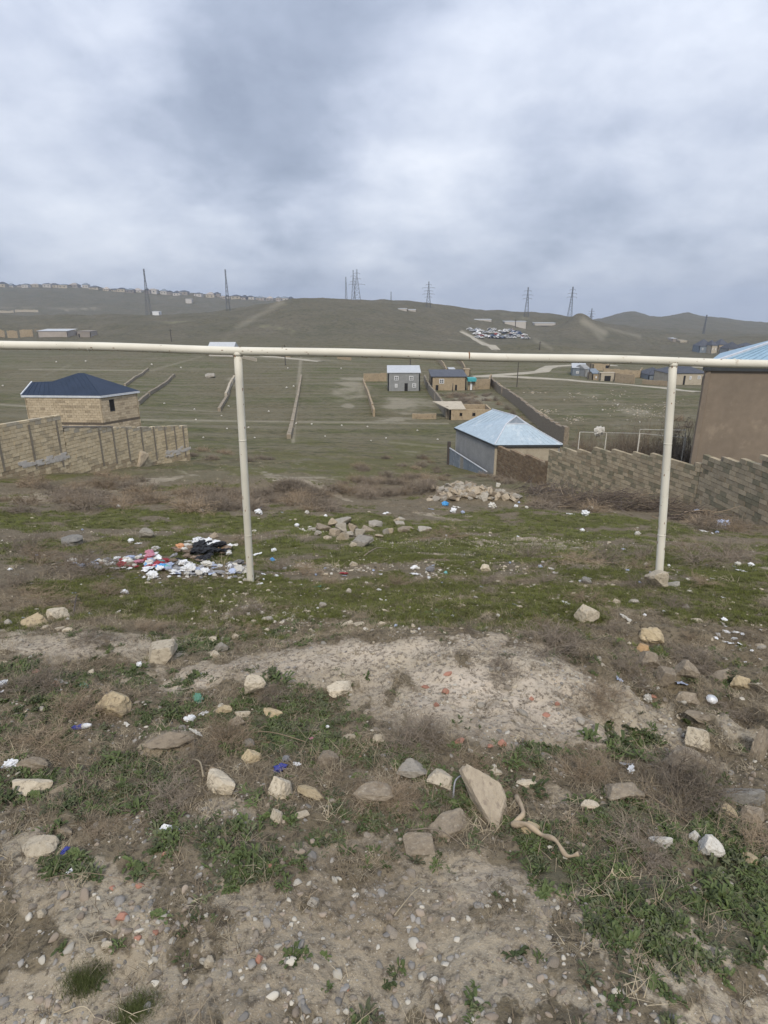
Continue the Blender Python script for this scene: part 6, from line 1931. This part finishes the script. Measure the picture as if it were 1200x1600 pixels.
# bottle, cup, cap
def bottle():
    p = hit(128, 1139); k = px_size(p); L = 30 * k; r = 4.6 * k
    n = slope_normal(p.x, p.y); root = empty('plastic_bottle', (p.x, p.y, p.z + r)); root.rotation_euler = (0, 0, .2); tag(root, 'small crushed bottle with blue body and white end in the left weeds', 'bottle')
    bpy.context.view_layer.update()
    d = Vector((1, .15, .12)).normalized(); c = Vector((p.x, p.y, p.z + r * .9)); a = c - d * L / 2
    m = MB(); m.tube([a, a + d * L * .04, a + d * L * .3, a + d * L * .55], [r * .6, r, r * .8, r], M['navy'], 12); m.build('label_sleeve', root, smooth=True)
    m = MB(); m.tube([a + d * L * .55, a + d * L * .8, a + d * L * .93, a + d * L], [r * .98, r * .9, r * .55, r * .45], M['white'], 12); m.build('neck', root, smooth=True)
bottle()
p = hit(1110, 1101); k = px_size(p); m = MB(); c = Vector((p.x, p.y, p.z + 7 * k)); ax = Vector((-.1, -.35, .9)).normalized()
m.tube([c - ax * 5 * k, c, c + ax * 5 * k, c + ax * 5.4 * k, c + ax * 4.6 * k, c - ax * 3 * k], [4.5 * k, 6 * k, 8.2 * k, 7.6 * k, 7.2 * k, 4 * k], M['white'], 20)
o = m.build('white_cup', None, smooth=True, origin=tuple(c)); tag(o, 'round white plastic cup facing the viewer in the hollow at the right', 'cup')
p = hit(977, 1443); k = px_size(p); m = MB(); c = Vector((p.x, p.y, p.z + 3 * k))
m.tube([c + Vector((0, 0, -3 * k)), c + Vector((0, 0, 2 * k)), c + Vector((0, 0, 2.4 * k)), c + Vector((0, 0, 1.2 * k)), c + Vector((0, 0, -1 * k))], [7.5 * k, 7.5 * k, 6.8 * k, 6 * k, 5.6 * k], M['navy'], 20)
o = m.build('bottle_cap', None, smooth=True, origin=tuple(c)); o.rotation_euler = (.25, .1, 0); tag(o, 'blue round bottle cap in the weeds at the lower right', 'cap')
# driftwood root
pts = [(806, 1252), (812, 1285), (800, 1296), (822, 1303), (845, 1312), (866, 1328), (884, 1345), (902, 1350)]
P = [hit(*q) + Vector((0, 0, .022 + .02 * (i % 2))) for i, q in enumerate(pts)]
from mathutils.geometry import interpolate_bezier
def smooth_path(P, n=6):
    out = []
    for i in range(len(P) - 1):
        p0, p1, p2, p3 = P[max(i - 1, 0)], P[i], P[i + 1], P[min(i + 2, len(P) - 1)]
        for j in range(n):
            t = j / n; out.append(.5 * ((2 * p1) + (p2 - p0) * t + (2 * p0 - 5 * p1 + 4 * p2 - p3) * t * t + (3 * p1 - p0 - 3 * p2 + p3) * t ** 3))
    return out + [P[-1]]
S_ = smooth_path(P[2:]); m = MB(); k = px_size(P[4])
m.tube(S_, [k * (4.8 - 2.4 * i / len(S_) + .9 * math.sin(i * .9)) for i in range(len(S_))], M['root'], 10)
o = m.build('driftwood_root', None, smooth=True, origin=tuple(P[4])); tag(o, 'bleached crooked wooden root lying right of the largest slab', 'root')
m = MB(); S_ = smooth_path([P[0], P[1] + Vector((.01, 0, 0)), P[2], P[3]]); m.tube(S_, [k * (4.2 - .05 * j_ + .8 * math.sin(j_)) for j_ in range(len(S_))], M['root'], 8); b_ = m.build('root_fork', None, smooth=True, origin=tuple(P[2])); tag(b_, 'upright forked end of the bleached root beside the thin shard', 'root')
# loose stalks and sticks lying about
for i, (a, b, r_, mt, lb) in enumerate([((616, 1433), (665, 1388), 1.0, 'straw', 'long pale straw lying on bare soil in the lower centre'), ((345, 1168 + 40), (325, 1210), 1.2, 'twig', 'dead stalk leaning over the flat cream block'), ((318, 1216), (300, 1180 + 10), 1.6, 'straw', 'pale stalk left of the flat cream block'),
        ((490, 1165), (360, 1152), .8, 'twig', 'thin dead stem across the weeds'), ((640, 1010 + 290), (716, 1320), 1.2, 'twig_g', 'thin dark root across the cracked slab'), ((708, 1252), (722, 1215), 1.6, 'greyrag', 'grey stick standing in the leafy patch'), ((1155, 1073), (1200, 1084), 2.0, 'straw', 'pale crooked branch at the right border by the yellow stone'),
        ((940, 1200 + 20), (1090, 1300), 1.6, 'twig', 'long thin branch through the largest right bush'), ((115, 960), (122, 932), 1.2, 'darkwood', 'dark bare stem standing behind the two boulders'), ((840, 1300 + 40), (872, 1262), .9, 'twig', 'thin twig in the leaves right of the root'), ((657, 1500), (690, 1520), 1.0, 'straw', 'white straw bit on the lower soil'),
        ((900, 1222), (860, 1185), .8, 'twig', 'thin stem in the small weeds'), ((100, 1585), (150, 1596), .9, 'straw', 'pale straw at the bottom left'), ((570, 868), (608, 858), 1.0, 'twig_g', 'grey stick on the moss below the concrete heap'), ((832, 1140), (862, 1160), .8, 'straw', 'pale straw on the mound'), ((238, 1430 - 40), (60, 1400 - 20), .6, 'twig', 'faint long stem on the lower left soil')]):
    A, B = hit(*a), hit(*b); k = px_size(A); mid = (A + B) / 2 + Vector((0, 0, .02 + (A - B).length * .06))
    m = MB(); S_ = smooth_path([A + Vector((0, 0, .006)), mid + Vector((.01 * (-1) ** i, .01, 0)), B + Vector((0, 0, .012))], 5)
    m.tube(S_, [k * r_ * (1.1 - .6 * j / len(S_)) for j in range(len(S_))], M[mt], 6); o = m.build('stalk', None, smooth=True, origin=tuple(mid)); tag(o, lb, 'stalk')

# the rubbish heap beside the left post
g = np.random.default_rng(17)
names = {'white': 'white bag', 'offwhite': 'dirty white bag', 'blackbag': 'black bag', 'bluebag': 'bright blue film', 'lilac': 'pale blue film', 'redrag': 'dark red rag', 'pinkrag': 'pink rag', 'orangerag': 'orange rag', 'tealrag': 'turquoise film', 'brownrag': 'brown sacking', 'greyrag': 'grey sacking', 'navy': 'dark blue film'}
def pile(n, xf, yf, mats, wf, lf):
    n = int(n * 1.35)
    for i in range(n):
        px, py = xf(), yf(); mt = mats[int(g.integers(0, len(mats)))]; w = wf() * .95
        lift = lf(px, py)
        o = litter(px, py, w, w * g.uniform(.5, .9), 'bag' if g.random() < .45 else 'sheet', mt, f'{names[mt]} in the rubbish heap left of the left post', i * 3 + n, 'rubbish_' + ('bag' if 'bag' in names[mt] else 'rag' if 'rag' in names[mt] or 'sack' in names[mt] else 'film'), 'rubbish', f'pieces of {names[mt]} in the rubbish heap', lift=lift, hs=.62)
U, Nn = g.uniform, g.normal
pile(16, lambda: U(308, 352), lambda: U(858, 882), ['blackbag'], lambda: U(16, 28), lambda x, y: .10)
pile(10, lambda: U(272, 320), lambda: U(868, 884), ['blackbag', 'brownrag', 'greyrag'], lambda: U(12, 20), lambda x, y: .05)
pile(8, lambda: U(272, 300), lambda: U(862, 872), ['orangerag', 'offwhite', 'brownrag'], lambda: U(11, 17), lambda x, y: .09)
pile(12, lambda: U(298, 340), lambda: U(852, 866), ['white', 'offwhite', 'greyrag'], lambda: U(12, 22), lambda x, y: .12)
pile(10, lambda: U(340, 366), lambda: U(858, 878), ['orangerag', 'brownrag', 'offwhite', 'white'], lambda: U(10, 17), lambda x, y: .07)
pile(42, lambda: U(255, 384), lambda: U(882, 900), ['white', 'offwhite', 'greyrag', 'white', 'lilac'], lambda: U(9, 21), lambda x, y: .02)
pile(22, lambda: U(190, 262), lambda: U(872, 892), ['pinkrag', 'redrag', 'redrag', 'offwhite', 'lilac'], lambda: U(9, 20), lambda x, y: .02)
pile(9, lambda: U(222, 262), lambda: U(882, 896), ['bluebag', 'tealrag', 'white', 'white'], lambda: U(10, 18), lambda x, y: .03)
pile(10, lambda: U(228, 256), lambda: U(862, 880), ['white', 'pinkrag', 'offwhite'], lambda: U(10, 18), lambda x, y: .05)
pile(40, lambda: U(112, 205), lambda: U(874, 890), ['lilac', 'offwhite', 'greyrag', 'offwhite', 'brownrag', 'white'], lambda: U(9, 18), lambda x, y: .01)
pile(24, lambda: Nn(300, 60), lambda: U(896, 912), ['white', 'offwhite', 'greyrag'], lambda: U(4, 9), lambda x, y: 0)
pile(5, lambda: U(372, 392), lambda: U(880, 896), ['brownrag', 'offwhite'], lambda: U(14, 24), lambda x, y: 0)
litter(239, 903, 20, 11, 'bag', 'white', 'large white bag in front of the rubbish heap', 5, 'rubbish_bag', 'rubbish')
litter(298, 892, 20, 12, 'bag', 'white', 'round white bag at the front of the heap under the black bags', 5, 'rubbish_bag', 'rubbish')
# small scraps of litter across the slope
for i in range(110):
    px, py = (g.uniform(400, 1190), g.uniform(880, 915)) if i < 46 else (g.uniform(0, 1190), g.uniform(780, 985))
    mt = ['white', 'offwhite', 'lilac'][i % 3]
    litter(px, py, g.uniform(3.5, 9), g.uniform(2.5, 5), 'bag' if i % 2 else 'sheet', mt, 'small pale scrap of litter on the mossy slope', i, 'scrap', 'scrap', 'pale litter scraps on the mossy slope')
# ------------------------------------------------------------------ ground cover nobody could count (geometry nodes)
def proto_collection(name, meshes):
    c = bpy.data.collections.new(name)
    for i, me in enumerate(meshes):
        o = bpy.data.objects.new(f'{name}_{i:02d}', me); c.objects.link(o)
    return c


def scatter(name, label, pts, scl, rz, tilt, coll, nrm=None):
    n = len(pts)
    me = bpy.data.meshes.new(name)
    me.vertices.add(n); me.vertices.foreach_set('co', np.asarray(pts, np.float32).ravel())
    a = me.attributes.new('size', 'FLOAT_VECTOR', 'POINT'); a.data.foreach_set('vector', np.asarray(scl, np.float32).ravel())
    rot = np.stack([tilt[:, 0], tilt[:, 1], rz], -1)
    a = me.attributes.new('turn', 'FLOAT_VECTOR', 'POINT'); a.data.foreach_set('vector', rot.astype(np.float32).ravel())
    o = link(name, me)
    ng = bpy.data.node_groups.new(name, 'GeometryNodeTree')
    ng.interface.new_socket('Geometry', in_out='INPUT', socket_type='NodeSocketGeometry'); ng.interface.new_socket('Geometry', in_out='OUTPUT', socket_type='NodeSocketGeometry')
    N, L = ng.nodes, ng.links
    gi, go = N.new('NodeGroupInput'), N.new('NodeGroupOutput')
    ip = N.new('GeometryNodeInstanceOnPoints'); ci = N.new('GeometryNodeCollectionInfo')
    ci.inputs['Collection'].default_value = coll; ci.inputs['Separate Children'].default_value = True; ci.inputs['Reset Children'].default_value = True
    ip.inputs['Pick Instance'].default_value = True
    def at(nm):
        q = N.new('GeometryNodeInputNamedAttribute'); q.data_type = 'FLOAT_VECTOR'; q.inputs['Name'].default_value = nm; return q.outputs['Attribute']
    L.new(gi.outputs[0], ip.inputs['Points']); L.new(ci.outputs[0], ip.inputs['Instance'])
    e2r = N.new('FunctionNodeEulerToRotation'); L.new(at('turn'), e2r.inputs[0]); L.new(e2r.outputs[0], ip.inputs['Rotation']); L.new(at('size'), ip.inputs['Scale'])
    L.new(ip.outputs[0], go.inputs[0])
    md = o.modifiers.new('scatter', 'NODES'); md.node_group = ng
    tag(o, label, None, None, 'stuff')
    return o


def sample(n, r0, r1, hw=R(39), seed=0):
    g = np.random.default_rng(seed)
    r = np.sqrt(g.uniform(r0 * r0, r1 * r1, n)); th = g.uniform(-hw, hw, n)
    X, Y = np.sin(th) * r, np.cos(th) * r
    Z = H(X, Y)
    d, gr, l, far = masks(X, Y, Z)
    px, py = pix(X, Y, Z)
    return X, Y, Z, d, gr, l, px, py, g


def slopes(X, Y, e=.08):
    z0 = H(X, Y); return np.stack([np.arctan((H(X, Y + e) - z0) / e), -np.arctan((H(X + e, Y) - z0) / e)], -1)


# pebbles
def pebble_mesh(seed, mat):
    V, F = ico(2); g = np.random.default_rng(seed)
    V = V * (1 + n3(V, .9, seed)[:, None] * .5)
    for i in range(9):
        n = g.normal(size=3); n /= np.linalg.norm(n); k = V @ n - g.uniform(.5, .8); V = V - np.outer(np.maximum(k, 0), n) * .9
    V /= np.abs(V).max(0)[None]
    return make_mesh('pebble', V * .5, F, [mat], smooth=True)


PEB = [pebble_mesh(i, M[['peb_g', 'peb_w', 'peb_b', 'peb_g', 'peb_b', 'peb_w', 'peb_g', 'brickbit'][i % 8]]) for i in range(16)]
PEBW = [pebble_mesh(40 + i, M[['lime', 'peb_w', 'lime', 'greyrock2'][i % 4]]) for i in range(8)]
cPEB, cPEBW = proto_collection('pebbles', PEB[:7] + PEB[8:15]), proto_collection('chips', PEBW)

# the larger pebbles close by are objects of their own
g = np.random.default_rng(77)
nm = {'peb_g': 'grey', 'peb_w': 'pale', 'peb_b': 'brown', 'lime': 'cream', 'brickbit': 'red brick'}
clusters = [(430, 1550, 26, 40), (470, 1590, 30, 12), (640, 1470, 22, 44), (690, 1470, 20, 30), (60, 1560, 34, 30), (170, 1470, 50, 30), (220, 1460, 40, 14), (110, 1410, 60, 20), (460, 1560, 40, 26), (640, 1560, 40, 30), (810, 1530, 30, 24), (900, 1560, 50, 20), (330, 1500, 90, 50), (740, 1590, 60, 10), (560, 1450, 80, 60), (470, 1370, 40, 30), (880, 1310, 26, 14), (1000, 1590, 60, 8), (100, 1590, 60, 10), (260, 1420, 60, 50)]
for i in range(290):
    cx, cy, sx, sy = clusters[i % len(clusters)]
    px, py = g.normal(cx, sx), g.normal(cy, sy)
    if not (2 < px < 1198 and 1290 < py < 1598): continue
    k_ = int(g.integers(0, 16)); me = PEB[k_] if (k_ % 8 != 7 or g.random() < .12) else PEB[2]
    p = hit(px, py); k = px_size(p); w = g.gamma(4, 1.7) + 4; w = min(w, 19) * k
    o = link('pebble', me, None, (p.x, p.y, p.z + w * .04), (g.normal() * .25, g.normal() * .25, g.uniform(0, 6.28)), (w * g.uniform(1, 1.45), w * .9, w * g.uniform(.5, .75)))
    mt = [a for a, b in M.items() if b == me.materials[0]][0]
    tag(o, f'{nm[mt]} pebble lying in the bare soil close to the viewer', 'pebble', f'{nm[mt]} pebbles in the near soil')

# gravel in the bare soil
X, Y, Z, d, gr, l, px, py, g = sample(36000, .75, 3.4, R(60), 1)
keep = g.random(len(X)) < np.clip(.10 + .55 * sstep(-.15, .5, fbm(X * 2.6, Y * 2.6, 90, 3)), 0, 1) * (1 - .75 * l) * (1 - .7 * gr)
X, Y, Z = X[keep], Y[keep], Z[keep]; n = len(X); s_ = np.clip(g.lognormal(-4.95, .55, n), .0028, .026)
scatter('gravel', 'loose grey and pale gravel in the bare soil', np.stack([X, Y, Z - s_ * .02], -1), np.stack([s_ * g.uniform(1, 1.5, n), s_, s_ * .7], -1), g.uniform(0, 6.28, n), g.normal(size=(n, 2)) * .3, cPEB)
# pale chips along the bank crest and over the moss
X, Y, Z, d, gr, l, px, py, g = sample(90000, 2.6, 16, R(40), 2)
dens = .9 * blob(px, py, 560, 985, 240, 12, 4) + .5 * blob(px, py, 400, 955, 90, 30) + .35 * blob(px, py, 780, 1090, 220, 80) + .035 + .3 * blob(px, py, 620, 885, 300, 12) + .15 * blob(px, py, 700, 930, 300, 30) + .5 * blob(px, py, 860, 850, 100, 10) + .5 * blob(px, py, 1000, 1130, 120, 60) + .4 * blob(px, py, 700, 850, 120, 12) + .25 * blob(px, py, 1140, 1000, 60, 40)
dens *= .35 + 1.3 * sstep(-.2, .5, fbm(X * 1.3, Y * 1.3, 95, 4))
keep = g.random(len(X)) < dens; X, Y, Z = X[keep], Y[keep], Z[keep]; n = len(X); s_ = np.clip(g.lognormal(-4.2, .5, n), .006, .05)
scatter('stone_chips', 'pale stone chips strewn over the bank crest and the moss', np.stack([X, Y, Z + s_ * .1], -1), np.stack([s_ * g.uniform(1, 1.6, n), s_, s_ * .6], -1), g.uniform(0, 6.28, n), g.normal(size=(n, 2)) * .3, cPEBW)


# leafy weeds
def weed_mesh(seed, mat, n=16, L=.5, w=.16, up=.5):
    g = np.random.default_rng(seed); V, F = [], []
    for i in range(n):
        a = g.uniform(0, 6.28); el = g.uniform(.1, 1.0) * up; r0 = g.uniform(0, .25); LL = L * g.uniform(.5, 1.1); ww = w * g.uniform(.6, 1.2)
        d = np.array([math.cos(a), math.sin(a), 0]); sd = np.array([-math.sin(a), math.cos(a), 0]); o = d * r0 * g.uniform(0, 1) + np.array([g.normal() * .15, g.normal() * .15, 0])
        z = [0, LL * math.sin(el) * .7, LL * math.sin(el) * 1.0, LL * math.sin(el) * .7]; x = [0, .35 * LL, .7 * LL, LL]; wd = [.12, .9, 1, .08]
        b = len(V)
        for j in range(4):
            c = o + d * x[j] * math.cos(el * .6) + np.array([0, 0, z[j] + .02])
            V += [c - sd * ww * wd[j] / 2 + np.array([0, 0, ww * .18 * wd[j]]), c, c + sd * ww * wd[j] / 2 + np.array([0, 0, ww * .18 * wd[j]])]
        for j in range(3):
            for k in range(2):
                F.append((b + j * 3 + k, b + j * 3 + k + 1, b + j * 3 + k + 4, b + j * 3 + k + 3))
    return make_mesh('weed', np.array(V), np.array(F), [mat])


def tuft_mesh(seed, mat, n=22, h=1.0, w=.05, spread=.5):
    g = np.random.default_rng(seed); V, F = [], []
    for i in range(n):
        a = g.uniform(0, 6.28); o = np.array([g.normal() * .3, g.normal() * .3, 0]); d = np.array([math.cos(a), math.sin(a), 0]) * spread * g.random(); sd = np.array([-math.sin(a), math.cos(a), 0]) * w
        hh = h * g.uniform(.5, 1.1); b = len(V)
        for j, t in enumerate((0, .5, 1)):
            c = o + d * t * t + np.array([0, 0, hh * t * (1 - .2 * t)]); k = 1 - .9 * t
            V += [c - sd * k, c + sd * k]
        F += [(b, b + 1, b + 3, b + 2), (b + 2, b + 3, b + 5, b + 4)]
    return make_mesh('tuft', np.array(V), np.array(F), [mat])


cWEED = proto_collection('weeds', [weed_mesh(i, M['leaf' if i % 3 else 'leaf2'], 16, .5, [.13, .2, .1][i % 3], .6) for i in range(8)])
cGRASS = proto_collection('tufts', [tuft_mesh(20 + i, M['grass' if i % 2 else 'grass_d'], 26, 1.0, .035, .6) for i in range(6)])
M['dead_a'] = weathered('dead_stalk_brown', (.13, .102, .07), (.19, .155, .11), 40, .95, .1, .001, None, .3)
M['dead_b'] = weathered('dead_stalk_tan', (.21, .17, .115), (.28, .23, .16), 40, .95, .1, .001, None, .3)
cDEAD = proto_collection('dead_tufts', [tuft_mesh(40 + i, M[['dead_a', 'dead_b', 'dead_a', 'dead_b', 'straw', 'dead_a'][i % 6]], 16, .7, .02, 1.2) for i in range(6)] + [shrub_mesh('dead_sprig', M['dead_a'], 70 + i, 8, 1.4, .5, 1, .014) for i in range(3)])

X, Y, Z, d, gr, l, px, py, g = sample(72000, .8, 4.6, R(60), 3)
cl = sstep(-.1, .35, fbm(X * 3.4, Y * 3.4, 110, 4))
keep = g.random(len(X)) < (l * (.3 + .7 * cl) + .16 * cl * (1 - d)) * (1 - .75 * d * (1 - l))
X, Y, Z = X[keep], Y[keep], Z[keep]; n = len(X); s_ = g.uniform(.028, .07, n)
scatter('leafy_weeds', 'low green leafy weeds in patches between the stones', np.stack([X, Y, Z - .003], -1), np.stack([s_, s_, s_ * g.uniform(.7, 1.4, n)], -1), g.uniform(0, 6.28, n), slopes(X, Y) + g.normal(size=(n, 2)) * .2, cWEED)
# a few distinct rosettes of larger leaves
for i, (px_, py_, w) in enumerate(((800, 1195, 34), (920, 1155, 40), (975, 1165, 44), (1000, 1185, 34), (835, 1238, 40), (215, 1262, 36), (180, 1190, 36), (440, 1065, 30), (895, 1255, 24), (130, 1075, 30), (10, 1255, 40), (700, 1230, 30), (1120, 1400, 40), (905, 1350, 30), (350, 1330, 34), (60, 1230, 20))):
    p = hit(px_, py_); s_ = w * px_size(p) / .95
    o = link('weed_rosette', [weed_mesh(200 + i, M['leaf'], 22, .5, .13, .7)][0], None, tuple(p), (0, 0, i), (s_, s_, s_ * 1.1)); tag(o, 'leafy green rosette of broad leaves growing in the near ground', 'weed', 'broad leaved rosettes in the near ground')

# short moss grass, near band dense and small, farther band larger tufts
X, Y, Z, d, gr, l, px, py, g = sample(185000, 3.6, 9.5, R(50), 4)
keep = g.random(len(X)) < gr * .8 * (.45 + .55 * sstep(-.3, .3, fbm(X * 2, Y * 2, 120, 3)))
X, Y, Z = X[keep], Y[keep], Z[keep]; n = len(X); s_ = g.uniform(.03, .06, n)
scatter('short_grass', 'short mossy grass on the near slope', np.stack([X, Y, Z - .004], -1), np.stack([s_, s_, s_ * g.uniform(.35, .8, n)], -1), g.uniform(0, 6.28, n), g.normal(size=(n, 2)) * .1, cGRASS)
X, Y, Z, d, gr, l, px, py, g = sample(150000, 9.5, 34, R(40), 5)
keep = g.random(len(X)) < gr * .7 * (.4 + .6 * sstep(-.3, .3, fbm(X * .9, Y * .9, 121, 3)))
X, Y, Z = X[keep], Y[keep], Z[keep]; n = len(X); s_ = g.uniform(.08, .16, n)
scatter('short_grass', 'short grass on the farther slope', np.stack([X, Y, Z - .01], -1), np.stack([s_, s_, s_ * g.uniform(.25, .55, n)], -1), g.uniform(0, 6.28, n), g.normal(size=(n, 2)) * .1, cGRASS)
M['grass_tuft'] = weathered('dark_tuft_grass', (.062, .078, .022), (.095, .11, .036), 20, .8, .1, .001, None, .1)
# the two dark grass tufts at the bottom left are things
for px_, py_, w, lb in ((135, 1525, 80, 'dense dark green grass tuft on bare soil at the lower left'), (215, 1590, 90, 'grass tuft cut by the bottom edge right of the dense dark tuft')):
    p = hit(px_, py_); k = px_size(p); root = empty('grass_tuft', tuple(p)); tag(root, lb, 'grass tuft')
    m_ = link('blades', tuft_mesh(90 + px_, M['grass_tuft'], 2600, .35, .007, .25), root, (0, 0, -.01), (0, 0, 0), (w * k * .62, w * k * .62, w * k * .65)); m_['kind'] = 'stuff'
# dead stalks and litter of twigs
X, Y, Z, d, gr, l, px, py, g = sample(115000, .9, 7, R(60), 6)
cl = sstep(-.25, .35, fbm(X * 2.2, Y * 2.2, 130, 4))
keep = g.random(len(X)) < (1 - d * .82) * (1 - gr * .8) * (.3 + .7 * cl) * np.clip(Y / 1.8, .5, 1)
X, Y, Z = X[keep], Y[keep], Z[keep]; n = len(X); s_ = g.uniform(.03, .085, n)
scatter('dead_stalks', 'dead brown stalks and twig litter over the near ground', np.stack([X, Y, Z - .004], -1), np.stack([s_, s_, s_ * g.uniform(.25, .8, n)], -1), g.uniform(0, 6.28, n), g.normal(size=(n, 2)) * .3, cDEAD)
X, Y, Z, d, gr, l, px, py, g = sample(130000, 7, 48, R(48), 7)
cl = sstep(-.2, .4, fbm(X * .5, Y * .5, 131, 4))
keep = g.random(len(X)) < (1 - d * .9) * (1 - gr * .75) * (.1 + .8 * cl) * .6
X, Y, Z = X[keep], Y[keep], Z[keep]; n = len(X); s_ = g.uniform(.10, .22, n)
scatter('dead_weeds', 'dead brown weeds over the farther slope', np.stack([X, Y, Z - .01], -1), np.stack([s_, s_, s_ * g.uniform(.3, .8, n)], -1), g.uniform(0, 6.28, n), g.normal(size=(n, 2)) * .2, cDEAD)
# clods of soil on the bank
M['clod'] = weathered('soil_clod', (.30, .26, .21), (.20, .17, .135), 20, .97, .5, .004, None, .2)
cCL = proto_collection('clods', [rock_mesh('clod', M['clod'], 600 + i, 2, 8, 0, .08) for i in range(5)])
X, Y, Z, d, gr, l, px, py, g = sample(58000, .8, 4.6, R(60), 8)
keep = g.random(len(X)) < (.15 + .85 * d) * (1 - .8 * gr) * (1 - .7 * l) * sstep(-.3, .5, fbm(X * 3.1, Y * 3.1, 140, 3)) * .6
X, Y, Z = X[keep], Y[keep], Z[keep]; n = len(X); s_ = np.clip(g.lognormal(-4.5, .5, n), .004, .04)
scatter('soil_clods', 'crumbs and clods of pale soil', np.stack([X, Y, Z], -1), np.stack([s_ * g.uniform(1, 1.6, n), s_, s_ * .5], -1), g.uniform(0, 6.28, n), g.normal(size=(n, 2)) * .3, cCL)

# ------------------------------------------------------------------ haze
m = MB(); hz = NT('haze_air'); hz.t.nodes.remove(hz.b)
pv = hz.n('ShaderNodeVolumePrincipled'); pv.inputs['Color'].default_value = (.74, .84, 1.0, 1); pv.inputs['Density'].default_value = .00022; pv.inputs['Anisotropy'].default_value = .2
hz.link(pv.outputs[0], [n_ for n_ in hz.t.nodes if n_.type == 'OUTPUT_MATERIAL'][0].inputs['Volume'])
_gd = bpy.data.objects['ground'].data; _z = np.empty(len(_gd.vertices) * 3, np.float32); _gd.vertices.foreach_get('co', _z); _z = _z.reshape(-1, 3)
m.box((0, 0, (_z[:, 2].min() - 3 + 130) / 2), (10400, 10400, 130 - _z[:, 2].min() + 3), hz.m)
o = m.build('haze'); tag(o, 'thin bluish haze in the air over the valley', None, None, 'stuff')
